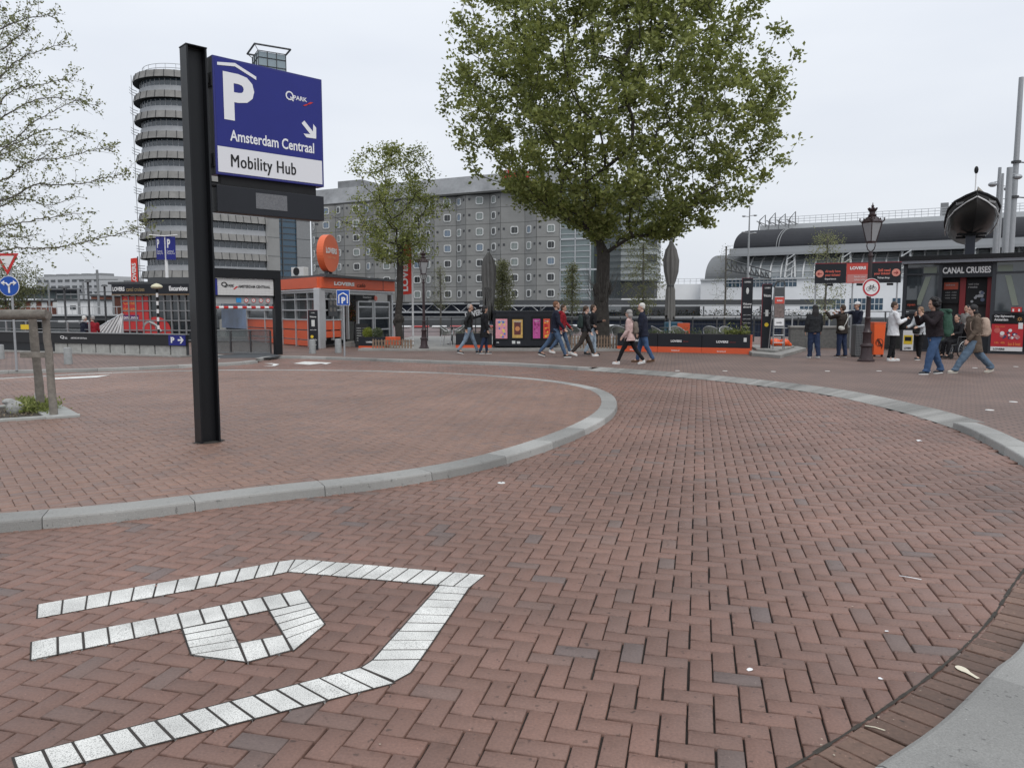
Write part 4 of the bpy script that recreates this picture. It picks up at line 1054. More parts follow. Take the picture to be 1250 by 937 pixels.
# inside: dark back walls and glass
mb = MB(); mb.T = TLm; mb.box(0, fl_.len - .2, .12, .16, z3_, zg); mb.build('glazing', mat('cafe_glass', (.035, .042, .045), .08, spec=.9, var=.5, scale=1.5), t)
mb = MB(); mb.T = TRm; mb.box(.25, fr.x(418), .12, .16, z3_, zg); mb.build('glazing', MATS['cafe_glass'], t)
for k, px in enumerate((359, 374, 389)):
    pass
xs = [fl_.x(p) for p in (300, 322, 343, 359.5, 374.5)] + [fl_.len - .2]
mb = MB(); mb.T = TLm
for x in xs: mb.box(x - .03, x + .03, .02, .14, .0, zg)
for z in (z1_, z2_, z3_): mb.box(xs[0], xs[-1], .03, .135, z - .025, z + .025)
mb.build('glazing_bar', M_alu, t)
for a, b_2 in zip(xs[:-1], xs[1:]):
    for za, zb_2 in ((z4_, z3_), (z5_, z4_), (.02, z5_)):
        mb = MB(); mb.T = TLm; mb.box(a + .035, b_2 - .035, .07, .11, za + .02, zb_2 - .03); mb.build('orange_panel', M_orange, t)
# reflections in the far left glazing, painted as a mottled sky blue panel
mb = MB(); mb.T = TLm; mb.box(fl_.x(268), fl_.x(300) - .05, .09, .12, .6, zg - .1); mb.build('painted_reflection', mat('sky_reflection_paint', (.28, .40, .62), .4, var=.4, scale=.8), t)
mb = MB(); mb.T = TRm; mb.box(-.16, .22, -.08, .2, -.02, zf0 - .004); mb.build('corner_column', M_alu, t, bevel=.03)
mb = MB(); mb.T = TRm; mb.box(fr.len - .14, fr.len, -.02, .2, -.02, zf0 - .004); mb.build('end_column', M_alu, t)
for za, zb_2 in ((z4_, z3_), (z5_ + .1, z4_)):
    mb = MB(); mb.T = TRm; mb.box(.28, fr.x(417), .05, .12, za + .02, zb_2 - .03); mb.build('orange_panel', M_orange, t)
mb = MB(); mb.T = TRm
for px in (397.5, 407.5, 418, 426): x = fr.x(px); mb.box(x - .03, x + .03, .02, .14, z5_, zg)
for z in (z1_, z2_, z3_): mb.box(.22, fr.x(418), .03, .135, z - .025, z + .025)
mb.build('glazing_bar', M_alu, t)
mb = MB(); mb.T = TRm; mb.box(fr.x(401), fr.x(411), -.02, .02, z3_ + .15, z1_ - .02); pm = mb.build('menu_board', M_dgrey, t)
mb = MB(); mb.T = TRm
for q in range(6): mb.disc(fr.x(403.5 + (q % 2)*4.6), z3_ + .42 + (q//2)*.26, .09, -.03, -.021, 0, 12)
mb.build('dish_picture', mat('dish_grey', (.15, .14, .13), .6), pm)
mb = MB(); mb.T = TRm; mb.box(fr.x(419), fr.len - .15, 1.2, 1.25, .05, zg); mb.build('inner_wall', mat('interior_dark', (.03, .03, .032), .6, var=.5, scale=2), t)
for pa, pb2 in ((437, 456), (457, 476)):
    mb = MB(); mb.T = TRm; xa, xb2 = fr.x(pa), fr.x(pb2)
    mb.box(xa, xa + .09, .0, .1, .1, z1_ - .05); mb.box(xb2 - .09, xb2, .0, .1, .1, z1_ - .05)
    for z in (.1, .62, 1.12, 1.62, z1_ - .1): mb.box(xa + .09, xb2 - .09, .01, .09, z, z + .06)
    dr = mb.build('door', M_alu, t); mb = MB(); mb.T = TRm; mb.box(xa + .09, xb2 - .09, .04, .06, .16, z1_ - .1); mb.build('door_glass', M_glassd, dr)
mb = MB(); mb.T = TRm; mb.box(fr.x(433), fr.x(457), -.05, 0, z1_ + .0, zg - .05); sb = mb.build('sign_board', M_blackmatt, t)
mb = MB(); mb.T = TRm; mb.text('Experience', fr.x(442), fr.x(452), z1_ + .06, z1_ + .16, -.055, 0, thick=.005); mb.build('lettering', M_sgn_w, sb)
mb = MB(); mb.T = TRm; mb.disc(fr.x(457), z1_ + .08, .11, -.1, -.055); mb.build('round_badge', mat('salmon', (.6, .16, .12), .5), sb)
for k in range(3):
    mb = MB(); mb.T = TRm; mb.box(fr.x(419), fr.len, -1.1 + k*.35, -.72 + k*.35 if k < 2 else 0.02, -.02, .06 + k*.07); mb.build('entrance_step', M_conc, t)
mb = MB(); p = AT(366, 332, 33.2); r0 = Vector(fr.o)
t2 = thing('air_conditioner', 'white rooftop air conditioner with round black fan on the cafe roof', 'air conditioner', (p[0], 33.2, zf1 + .18), R(-30))
mb.box(-.36, .36, -.15, .15, .04, .42); mb.build('case', M_offwhite, t2, bevel=.02)
mb = MB(); mb.lathe([(.17, 0), (.17, .02)], n=20); o = mb.build('fan_grille', M_blackmatt, t2); o.rotation_euler = (R(90), 0, 0); o.location = (-.05, -.15, .24)
mb = MB(); mb.box(-.3, -.26, -.12, .12, 0, .04); mb.box(.26, .3, -.12, .12, 0, .04); mb.build('feet', M_dgrey, t2)
# round sign on the roof
p = AT(401, 335, 31.2)
t2 = thing('round_roof_sign', 'big orange round sign with white lettering standing on the cafe roof', 'sign', (p[0], 31.2, zf1 + .18), R(78))
mb = MB(); mb.disc(0, .86, .74, -.14, .14, 0, 40); dk = mb.build('disc', mat('orange_disc', (.66, .13, .045), .5), t2, bevel=.01)
letters(dk, [('LOVERS', -.5, .5, .85, 1.08, -.145)], M_sgn_w, bold=.05, thick=.008)
mb = MB(); mb.text('canal cruises', -.36, .36, .66, .76, -.145, 0, thick=.006); mb.build('small_lettering', mat('pale_orange', (.7, .35, .2), .5), dk)
for x in (-.2, .2):
    mb = MB(); mb.box(x - .04, x + .04, -.06, .06, 0, .16); mb.build('foot', M_dgrey, t2)
mb = MB(); mb.box(-.4, .4, -.2, .2, 0, .04); mb.build('foot_plate', M_dgrey, t2)

# ---- totems, boards, pots
def totem(px, pyb, Y, w_, h_, label, rows, disc=None, rz=0., zb_=HI, side=M_red):
    p = AT(px, 400, Y); t = thing('totem_sign', label, 'totem sign', (p[0], Y, zb_), rz)
    mb = MB(); mb.box(-w_/2, w_/2, -.06, .06, 0, h_); b = mb.build('panel', M_char, t, bevel=.006)
    mb = MB(); mb.box(-w_/2 - .012, -w_/2 - .001, -.062, .062, 0, h_); mb.box(-w_/2 - .012, w_/2, -.062, .062, h_ + .001, h_ + .012); mb.build('edge_strip', mat('dark_red', (.2, .02, .03), .5), t)
    mb = MB()
    for r in rows: mb.text(r[0], r[1]*w_, r[2]*w_, r[3]*h_, r[4]*h_, -.063, 0, bold=r[5] if len(r) > 5 else .02, thick=.003)
    mb.build('lettering', M_sgn_w, b)
    if disc: mb = MB(); mb.disc(disc[0]*w_, disc[1]*h_, disc[2], -.07, -.061, 0, 20); mb.build('yellow_disc', M_yellow, b)
    return t, b
t_, b_ = totem(382.5, 424, 29.3, .34, 1.5, 'black welcome totem sign in front of the orange cafe wall', [('LOVERS', -.2, .2, .93, .95), ('Welcome', -.36, .36, .82, .86), ('canal cruises', -.35, .35, .50, .53, 0), ('Coffee', -.1, .4, .24, .28, 0), ('Drinks', -.3, .3, .12, .15)], (-.15, .34, .055), R(10))
mb = MB(); mb.box(-.06, .06, -.066, -.061, .90, 1.14); mb.build('picture', M_offwhite, b_)
t_, b_ = totem(911, 405, 27.9, .37, 2.65, 'taller black welcome aboard totem beside the right planter', [('LOVERS', -.3, .3, .94, .96), ('Welcome', -.4, .4, .64, .67), ('aboard', -.35, .35, .60, .63)] + [('canal cruises', -.35, .35, .50 - k*.055, .515 - k*.055, 0) for k in range(6)], None, R(-12), HI)
mb = MB(); mb.ell((0, -.065, 2.2), (.05, .01, .12)); mb.build('drop_emblem', M_offwhite, b_)
t_, b_ = totem(935.2, 420, 26.9, .31, 2.4, 'shorter black welcome totem with yellow disc behind the ladder display', [('LOVERS', -.3, .3, .94, .96), ('Welcome', -.4, .4, .82, .86), ('canal cruises', -.35, .35, .58, .60, 0)], (0, .42, .07), R(-10))
mb = MB(); mb.box(-.05, .05, -.066, -.061, 1.3, 1.52); mb.build('picture', M_offwhite, b_)

p = AT(428, 400, 33.5); t = thing('flower_pot', 'tall tapered grey planter with bright flowers at the cafe entrance', 'planter', (p[0], 33.5, HI + .1))
mb = MB(); mb.prism([(-.13,-.13),(.13,-.13),(.13,.13),(-.13,.13)], 0, .92, top=[(-.2,-.2),(.2,-.2),(.2,.2),(-.2,.2)]); mb.build('pot', mat('pot_grey', (.12, .125, .12), .7), t, bevel=.01)
P = RNG.normal(size=(700, 3)) * (.13, .13, .2) + (0, 0, 1.25); M_flow = leaf_mat('bouquet', [(0, (.05,.09,.03)), (.45, (.12,.17,.05)), (.55, (.6,.35,.05)), (.8, (.6,.06,.06)), (1, (.55,.3,.4))])
o = bpy.data.objects.new('flowers', leaf_mesh('flowers', P, .07, M_flow)); COL.objects.link(o); o.parent = t
p = AT(441, 400, 31.8); t = thing('menu_stand', 'black chalk menu board leaning open by the cafe entrance', 'menu board', (p[0], 31.8, HI), R(15))
for s_ in (-1, 1):
    mb = MB(); mb.poly([(-.27, s_*.28, 0), (.27, s_*.28, 0), (.27, s_*.02, .95), (-.27, s_*.02, .95)]); mb.poly([(-.27, s_*.31, 0), (.27, s_*.31, 0), (.27, s_*.05, .95), (-.27, s_*.05, .95)]); mb.build('board', M_blackmatt, t)
mb = MB()
for k in range(6): mb.text('menu ' + '~'*3, -.2, .16, .25 + k*.1, .29 + k*.1, -.24 + k*.027 - .03, 0, thick=.003)
mb.build('chalk_lettering', M_offwhite, t)
def box_planter(name, f, x0, x1, dep, h, label, text=True, orange=.3, group=None, side=False):
    o = f.w(x0, 0, 0); t = thing(name, label, 'planter', o, f.a, group); Ln = x1 - x0
    mb = MB(); mb.box(0, Ln, 0, dep, h*orange + .004, h); mb.build('box', M_char, t, bevel=.006)
    mb = MB(); mb.box(-.004, Ln + .004, -.006, dep, 0, h*orange); mb.build('orange_plinth', M_orange, t, bevel=.004)
    if side: mb = MB(); mb.box(Ln + .001, Ln + .012, 0, dep, h*orange + .004, h); sp = mb.build('orange_side', M_orange, t)
    if text:
        letters(t, [('LOVERS', Ln*.3, Ln*.55, h*.56, h*.68, -.003)], M_sgn_w, bold=.04)
        mb = MB(); mb.text('canal cruises', Ln*.58, Ln*.7, h*.58, h*.65, -.003, 0, thick=.003); mb.build('small_lettering', mat('dim_red', (.3, .04, .03), .5), t)
        mb = MB(); mb.text('lovers.nl', Ln*.32, Ln*.5, h*.08, h*.15, -.008, 0, bold=.03, thick=.003); mb.build('plinth_lettering', M_sgn_w, t)
    mb = MB(); mb.box(.03, Ln - .03, .03, dep - .03, h, h + .012); mb.build('soil', M_sand, t)
    return t, Ln
def greens(t, x0, x1, y0, y1, z, n, size, h, m, name='plants'):
    P = np.stack([RNG.uniform(x0, x1, n), RNG.uniform(y0, y1, n), z + RNG.random(n)**1.6 * h * (.6 + .4*np.sin(RNG.uniform(x0, x1, n)*5))], 1)
    o = bpy.data.objects.new(name, leaf_mesh(name, P, size, m, up=.8, aspect=.3)); COL.objects.link(o); o.parent = t; return o
M_herb = leaf_mat('herb_leaf', [(0, (.05, .075, .03)), (.6, (.11, .14, .06)), (1, (.20, .23, .12))])
f = Fac(437, 29.6, 482, 29.0)
t, Ln = box_planter('cafe_planter', f, 0, f.x(468), .4, .48, 'black and orange planter box with two round bushes beside the cafe steps')
for x, r, m, sh in ((.3, .2, leaf_mat('lime_leaf', [(0, (.15,.19,.02)), (1, (.34,.38,.05))]), 0), (.72, .2, M_herb, 0)):
    th = RNG.normal(size=(900, 3)); th /= np.linalg.norm(th, axis=1)[:, None]; P = th * r * RNG.uniform(.7, 1.05, (900, 1)) + (x, .2, .48 + r*.8)
    o = bpy.data.objects.new('bush', leaf_mesh('bush', P, .05, m)); COL.objects.link(o); o.parent = t
mb = MB(); mb.box(f.x(469), f.x(482), .05, .4, .2, .5); tag(mb.build('orange_crate', M_orange, loc=f.o, rz=f.a, bevel=.01), 'small orange box standing right of the cafe planter', 'crate')
f = Fac(754, 28.5, 917, 26.5)
xs = [0, f.x(803.2), f.x(803.8), f.x(857.4), f.x(858.0), f.len]
labs = ['black planter with orange plinth, left of the three under the big parasol', 'black planter with orange plinth, middle of the three in the row', 'black planter with orange plinth and orange end face, rightmost in the row']
for k in range(3):
    t, Ln = box_planter('terrace_planter', f, xs[2*k], xs[2*k+1], .45, .66, labs[k], group='terrace planters in a row', side=(k == 2))
    greens(t, .05, Ln - .05, .05, .4, .67, 320, .09, .16 + .06*k, M_herb)
    if k == 2:
        greens(t, Ln*.45, Ln - .1, .05, .4, .67, 320, .12, .4, M_leaf)
        mb = MB(); mb.box(Ln - .22, Ln - .12, -.012, -.001, .42, .56); mb.build('sticker', M_offwhite, t)
f = Fac(556, 29.3, 600, 29.3)
t, Ln = box_planter('terrace_planter', f, 0, f.len, .45, .62, 'black planter with orange plinth behind the two walkers at left, beside the poster kiosk', text=False)
greens(t, .05, Ln - .05, .05, .4, .62, 100, .07, .1, M_herb)

# ---- poster kiosk
f = Fac(601.5, 29.3, 684, 29.3)
t = fthing('poster_kiosk', 'dark grey low kiosk with colourful posters on its faces beside the big tree', 'kiosk', f)
xm = f.x(643); xr = f.x(683)
PL = [(0, .12), (.12, 0), (xm, 0), (xr - .1, .32), (xr, .55), (xr, 1.6), (0, 1.6)]
def sc_(P, k, c=(1.3, .8)): return [(c[0] + (x-c[0])*k, c[1] + (y-c[1])*k) for x, y in P]
H0, H1 = .14, 1.38
mb = MB(); mb.prism(PL, H0, H1); mb.build('body', M_char, t, bevel=.015)
mb = MB(); mb.prism(sc_(PL, .9), -.02, H0 - .002); mb.build('base', M_blackmatt, t)
mb = MB(); mb.prism(sc_(PL, 1.015), H1 + .002, H1 + .11); mb.build('roof', M_char, t, bevel=.02)
PC = [((.70,.3,.35),(.75,.6,.15),(.1,.2,.5)), ((.55,.35,.1),(.12,.03,.03),(.6,.25,.1)), ((.5,.08,.3),(.55,.12,.35),(.3,.03,.15)), ((.7,.1,.05),(.8,.5,.05),(.5,.02,.02))]
def poster(x0, x1, y, z0, z1, k, parent, T=None, art=True):
    fr_ = MB(); fr_.T = T; fr_.box(x0 - .06, x1 + .06, y - .02, y, z0 - .06, z1 + .1); fo = fr_.build('poster_case', M_blackmatt, parent)
    mb = MB(); mb.T = T; mb.box(x0, x1, y - .026, y - .021, z0, z1); po = mb.build('poster', mat('poster_%d' % k, PC[k][0], .5, var=.25, scale=9), fo)
    rg = random.Random(k); mb = MB(); mb.T = T
    for q in range(16):
        cx = rg.uniform(x0 + .06, x1 - .06); cz = rg.uniform(z0 + .06, z1 - .06); r = rg.uniform(.025, .055)
        mb.disc(cx, cz, r, y - .028 - q*.0004, y - .0265, q % 2, 9) if k != 1 else None
    if k == 1:
        mb.box(x0 + .07, x1 - .07, y - .029, y - .0265, z0 + .12, z1 - .1, 0); mb.disc((x0+x1)/2, (z0+z1)/2, .09, y - .031, y - .0295, 1, 14)
    mb.build('poster_art', [mat('art_%d_a' % k, PC[k][1], .5), mat('art_%d_b' % k, PC[k][2], .5)], po)
    mb = MB(); mb.T = T; mb.text({0: 'spring', 1: 'museum', 2: 'agenda', 3: 'live'}[k], x0 + .05, x1 - .05, z1 - .11, z1 - .05, y - .034, 0, thick=.002); mb.build('lettering', M_offwhite, po)
poster(f.x(605), f.x(619.3), -.001, .44, 1.18, 0, t); poster(f.x(625.4), f.x(638), -.001, .46, 1.16, 1, t)
aB = math.atan2(.32, xr - .1 - xm); TB = Matrix.Translation((xm, 0, 0)) @ Matrix.Rotation(aB, 4, 'Z')
poster(.24, .53, -.001, .44, 1.18, 2, t, TB); poster(.66, .92, -.001, .44, 1.18, 3, t, TB)
mb = MB(); mb.box(f.x(625), f.x(629), -.012, -.001, .24, .35); mb.box(f.x(631), f.x(635), -.012, -.001, .24, .33); mb.box(f.x(606), f.x(609), -.012, -.001, .27, .3); mb.build('sticker', M_offwhite, t)

# ---- closed parasols
def parasol(px, Y, ztop, zbot, r, label, zb_=HI, tie=.42):
    p = AT(px, 400, Y); t = thing('closed_parasol', label, 'parasol', (p[0], Y, zb_))
    mb = MB(); mb.tube([(0, 0, 0), (0, 0, ztop - zb_ + .05)], .035, 8); mb.build('pole', M_alu, t)
    mb = MB(); n = 40; prof = []; H = ztop - zbot; z0 = zbot - zb_
    ts = [0, .03, .08, .15, .25, .35, tie - .05, tie, tie + .05, .6, .75, .88, .96, 1]
    for q in ts:
        rr = r * (np.interp(q, [0, .1, tie - .04, tie, tie + .08, .7, .9, 1], [.62, .6, .50, .36, .62, 1., .6, .12]))
        i = []
        for k in range(n):
            a = 2*math.pi*k/n; f_ = 1 + (.26 if q < .95 else 0) * math.sin(8*a + 2.2*q) + .1*math.sin(19*a + 4*q)
            dz = -.12*math.sin(3*a) if q == 0 else 0
            i.append((rr*f_*math.cos(a), rr*f_*math.sin(a), z0 + H*q + dz))
        prof.append(mb.pts(i))
    for a, b in zip(prof[:-1], prof[1:]):
        for k in range(n): mb.face((a+k, a+(k+1) % n, b+(k+1) % n, b+k))
    mb.face([prof[-1] + k for k in range(n)]); mb.build('canopy', mat('parasol_cloth', (.15, .148, .14), .9, var=.15, scale=4), t, smooth=True)
    mb = MB(); mb.lathe([(r*.48, z0 + H*tie - .03), (r*.52, z0 + H*tie), (r*.48, z0 + H*tie + .03)], n=16, cap=False); mb.build('strap', M_dgrey, t, smooth=True)
    mb = MB(); mb.lathe([(.3, 0), (.3, .05), (.06, .08), (.05, .25)], n=16); mb.build('base', M_dgrey, t)
    mb = MB(); mb.ell((0, 0, ztop - zb_ + .06), (.05, .05, .06)); mb.build('finial', M_dgrey, t)
    return t
parasol(596.5, 30.9, 3.9, 1.72, .25, 'closed grey parasol standing by the poster kiosk at left', TZ, tie=-.2)
parasol(817.5, 28.9, 4.15, 1.3, .27, 'closed grey parasol tied with a strap, right of the big tree', TZ)

# ---- black slanted name board behind the two walkers
p = AT(583, 380, 31.6); t = thing('slanted_board', 'black tilted name board with white letters partly hidden behind the walking woman', 'sign', (p[0], 31.6, TZ), 0)
mb = MB(); A = [(-.42, .98), (.42, 1.22), (.42, 1.62), (-.42, 1.38)]; mb.prism_y(A, -.03, .03); bo = mb.build('board', M_blackmatt, t)
mb = MB(); mb.T = Matrix.Rotation(-math.atan2(.24, .84), 4, 'Y'); mb.text('LOVERS', -.15, .62, 1.16, 1.4, -.033, 0, bold=.05); o = mb.build('lettering', M_sgn_w, bo)
for x in (-.35, .35): mb = MB(); mb.tube([(x, 0, 0), (x, 0, 1.0 + (x + .42)*.28)], .02, 6); mb.build('leg', M_steel, t)

# ---- street lamps of the old iron kind
def street_lamp(loc, s, label, group):
    t = thing('street_lamp', label, 'street lamp', loc, R(20), group)
    mb = MB(); K = [(.24, 0), (.24, .05), (.2, .08), (.165, .2), (.15, .42), (.185, .46), (.18, .50), (.125, .55), (.115, .8), (.13, .84), (.14, .88), (.105, .92), (.085, 1.02), (.075, 1.25), (.085, 1.27), (.085, 1.31), (.07, 1.33), (.06, 2.6), (.052, 3.1), (.075, 3.13), (.075, 3.17), (.05, 3.2), (.045, 3.28)]
    mb.lathe(K, n=20); mb.build('post', M_lamp_iron, t, smooth='auto')
    mb = MB()
    for a in range(4):
        c, s_ = math.cos(a*math.pi/2), math.sin(a*math.pi/2)
        mb.tube([(.03*c, .03*s_, 3.26), (.12*c, .12*s_, 3.33), (.16*c, .16*s_, 3.43), (.15*c, .15*s_, 3.52)], .014, 5)
    mb.lathe([(.14, 3.52), (.15, 3.55), (.12, 3.57)], n=16); mb.build('cradle', M_lamp_iron, t)
    mb = MB()
    for z, r in ((3.56, .135), (4.12, .275)):
        P = [(r*math.cos(R(45+90*k)), r*math.sin(R(45+90*k)), z) for k in range(4)]
        for k in range(4): mb.tube([P[k], P[(k+1) % 4]], .014, 5)
    for k in range(4):
        c, s_ = math.cos(R(45+90*k)), math.sin(R(45+90*k)); mb.tube([(.135*c, .135*s_, 3.56), (.275*c, .275*s_, 4.12)], .014, 5)
        mb.tube([(.275*c, .275*s_, 4.12), (.33*c, .33*s_, 4.17), (.335*c, .335*s_, 4.25), (.30*c, .30*s_, 4.22)], .018, 5)
    mb.build('lantern_frame', M_lamp_iron, t)
    mb = MB(); a = [(.125*math.cos(R(45+90*k)), .125*math.sin(R(45+90*k))) for k in range(4)]; b = [(x*2.08, y*2.08) for x, y in a]
    mb.prism(a, 3.57, 4.11, top=b); mb.build('lantern_glass', mat('lantern_pane', (.28, .29, .3), .15, spec=.7), t)
    mb = MB(); c0 = [(.30*math.cos(R(45+90*k)), .30*math.sin(R(45+90*k))) for k in range(4)]; c1 = [(x*.38, y*.38) for x, y in c0]
    mb.prism(c0, 4.135, 4.30, top=c1)
    for k in range(12): a_ = math.pi*k/6; mb.ell((.23*math.cos(a_), .23*math.sin(a_), 4.22), .025, n=6)
    mb.lathe([(.11, 4.30), (.12, 4.34), (.085, 4.37), (.08, 4.42), (.12, 4.47), (.13, 4.5), (.06, 4.53), (.03, 4.56), (.045, 4.6), (.02, 4.63), (.005, 4.7)], n=14)
    for k in range(6): a_ = math.pi*k/3; mb.ell((.115*math.cos(a_), .115*math.sin(a_), 4.52), .03, n=6)
    mb.build('lantern_cap', M_lamp_iron, t, smooth='auto')
    t.scale = (s,)*3
    return t
p = G(1057, 441, HI); street_lamp(p, .985, 'old iron street lamp with square lantern and round no cycling sign, at right', 'old iron street lamps')
p = AT(517.5, 400, 28.9); street_lamp((p[0], 28.9, TZ), .78, 'old iron street lamp beside the small tree near the cafe', 'old iron street lamps')
# round prohibition sign on the right lamp
p = AT(1063.5, 351, 22.5)
t = thing('no_cycling_sign', 'round white sign with red rim and black bicycle on the right lamp post', 'traffic sign', p, 0)
mb = MB(); mb.disc(0, 0, .265, -.012, .0, 0, 36); dk = mb.build('plate', M_sgn_w, t)
mb = MB(); mb.ring(0, 0, .20, .25, -.015, 0, 36); mb.build('red_ring', mat('sign_red', (.42, .015, .03), .4), dk)
mb = MB(); y = -.02
for cx in (-.085, .085): mb.ring(cx, -.035, .05, .06, y, 0, 20)
for a, b in (((-.085,-.035),(-.035,.045)), ((-.035,.045),(.055,.045)), ((.055,.045),(.085,-.035)), ((.0,-.035),(.055,.045)), ((-.085,-.035),(.0,-.035)), ((.0,-.035),(-.035,.065)), ((-.055,.068),(-.015,.068)), ((.055,.045),(.045,.08)), ((.045,.08),(.075,.085))): mb.tube([(a[0], y, a[1]), (b[0], y, b[1])], .006, 5)
mb.build('bicycle_symbol', M_sgn_b, dk)
mb = MB(); mb.box(-.03, .03, .0, .2, -.04, .04); mb.build('clamp', M_dgrey, t)
# the two signs at far left
p = G(20.5, 452, HI)
t = thing('traffic_sign_post', 'grey pole with give way triangle above blue round two way arrow sign at far left', 'traffic sign', p, 0)
Y_ = p[1]; zz = lambda py: CAM_H + (378.2 - py)/F_PX*Y_ - HI
mb = MB(); mb.tube([(0, 0, 0), (0, 0, zz(312))], .028, 10); mb.build('pole', M_pgrey, t)
def tri(s, c): return [(c[0]-s*.58, c[1]+s*.34), (c[0], c[1]-s*.68), (c[0]+s*.58, c[1]+s*.34)]
c = (-.05, zz(319)); mb = MB(); mb.prism_y(tri(.52, c), -.05, -.04); o = mb.build('triangle_plate', M_red, t)
mb = MB(); mb.prism_y(tri(.33, c), -.056, -.051); mb.build('white_triangle', M_sgn_w, o)
c = (-.03, zz(349.5)); mb = MB(); mb.disc(c[0], c[1], .255, -.05, -.04, 0, 32); o = mb.build('round_plate', M_sgn_w, t)
mb = MB(); mb.disc(c[0], c[1], .24, -.056, -.051, 0, 32); mb.build('blue_disc', M_roadblue, o)
mb = MB(); mb.box(c[0]-.022, c[0]+.022, -.062, -.057, c[1]-.17, c[1]+.04)
for s_ in (-1, 1):
    mb.tube([(c[0], -.061, c[1]+.0), (c[0]+s_*.06, -.061, c[1]+.07), (c[0]+s_*.13, -.061, c[1]+.075)], .02, 5)
    q = [(c[0]+s_*.11, c[1]+.14), (c[0]+s_*.11, c[1]+.01), (c[0]+s_*.2, c[1]+.08)]
    mb.prism_y(q if s_ < 0 else q, -.062, -.058)
mb.build('arrow_symbol', M_sgn_w, o)
# blue covered parking sign
p = G(420.7, 434.5, HI); t = thing('parking_garage_sign', 'blue square covered parking sign with white P on grey pole before the cafe', 'traffic sign', p, 0)
zz = lambda py: CAM_H + (378.2 - py)/F_PX*p[1] - HI
mb = MB(); mb.tube([(0, 0, 0), (0, 0, zz(356))], .03, 10); mb.build('pole', M_pgrey, t)
mb = MB(); mb.box(-.215, .215, -.05, -.04, zz(373), zz(354)); o = mb.build('plate', M_sgn_w, t, bevel=.004)
mb = MB(); mb.box(-.20, .20, -.054, -.051, zz(372.4), zz(354.6)); mb.build('blue_face', M_roadblue, o)
zc = zz(363.5); mb = MB(); mb.text('P', -.055, .075, zc - .19, zc + .02, -.056, 0, bold=.05)
for a, b in (((-.14, -.19), (-.14, .07)), ((-.14, .07), (0, .15)), ((0, .15), (.14, .07)), ((.14, .07), (.14, -.19))): mb.tube([(a[0], -.06, zc + a[1]), (b[0], -.06, zc + b[1])], .02, 5)
mb.build('symbol', M_sgn_w, o)
# bollards
def bollard(px, py, h, r, label, first=[None]):
    p = G(px, py, HI); t = thing('stone_bollard', label, 'bollard', p, 0, 'grey stone bollards')
    mb = MB(); mb.lathe([(r, 0), (r*.93, h*.94), (r*.85, h*.98), (r*.6, h)], n=18); mb.build('shaft', mat('bollard_stone', (.27, .28, .28), .8, var=.2, scale=10), t, smooth='auto'); return t
bollard(83.5, 444.3, .47, .11, 'grey stone bollard on the left pavement in front of the ramp wall')
bollard(1, 438, .45, .11, 'grey stone bollard cut by the left edge of the photo')
bollard(381.5, 431.5, .5, .12, 'grey stone bollard in front of the welcome totem')
bollard(413, 430.5, .5, .12, 'grey stone bollard just left of the blue parking sign pole')
# picket fences
def picket(name, pts, h, label, z=TZ):
    c = pts[0]; t = thing(name, label, 'picket fence', (c[0], c[1], z)); mb = MB(); acc = 0; rails = MB(); n_ = 0
    for a, b in zip(pts[:-1], pts[1:]):
        d = math.hypot(b[0]-a[0], b[1]-a[1]); k = int(d/.105); an = math.atan2(b[1]-a[1], b[0]-a[0])
        for q in range(k):
            x = a[0] + (b[0]-a[0])*q/k - c[0]; y = a[1] + (b[1]-a[1])*q/k - c[1]; hh = h*random.uniform(.93, 1.05)
            s = MB(); s.T = Matrix.Translation((x, y, 0)) @ Matrix.Rotation(an + random.uniform(-.1, .1), 4, 'Z') @ Matrix.Rotation(random.uniform(-.03, .03), 4, 'Y')
            s.prism_y([(-.03, 0), (.03, 0), (.03, hh - .04), (0, hh), (-.03, hh - .04)], -.012, .012)
            s.build('picket', M_picket, t)
        for z_ in (h*.3, h*.75): rails.tube([(a[0]-c[0], a[1]-c[1]+.02, z_), (b[0]-c[0], b[1]-c[1]+.02, z_)], .016, 5)
    rails.build('rail', M_picket, t); return t
def ptsAT(L_, z): return [(AT(px, 400, Y)[0], Y) for px, Y in L_]
picket('picket_fence', ptsAT([(455, 28.9), (505, 28.9)], 0), .36, 'low wooden picket fence round the small tree beside the cafe')
picket('picket_fence', ptsAT([(691, 29.0), (756, 28.8)], 0), .5, 'low wooden picket fence round the foot of the big tree')
for L2, lab in (([(690, 29.1), (688, 30.6)], 'side'),): pass

# ---- quay railing
def railing(name, p0, Y0, p1, Y1, h, label, z=TZ, n=10, m=M_dgrey, mid=3):
    f = Fac(p0, Y0, p1, Y1, z); t = fthing(name, label, 'railing', f)
    for k in range(n + 1):
        mb = MB(); x = f.len*k/n; mb.box(x - .025, x + .025, -.025, .025, 0, h); mb.build('post', m, t)
    for k in range(mid):
        mb = MB(); z_ = h - k*h/mid*.92; mb.tube([(0, 0, z_), (f.len, 0, z_)], .022 if k == 0 else .012, 6); mb.build('rail', m if k else M_steel, t)
    return t
railing('quay_railing', 492, 36, 905, 36, 1.12, 'long grey metal quay railing behind the terrace chairs', n=14)
railing('quay_railing', 905, 36, 975, 31.5, 1.15, 'grey metal railing behind the welcome totems', n=4)
railing('ramp_railing', -40, 34, 108, 31, 1.05, 'pale tubular railing with yellow plate behind the ramp wall', HI, 6, M_steel, 3)
p = AT(32.5, 399, 32.4); mb = MB(); mb.box(-.24, .24, -.02, 0, -.1, .1); tag(mb.build('yellow_plate', M_yellow, loc=p), 'small yellow plate hanging on the tubular railing at far left', 'notice')
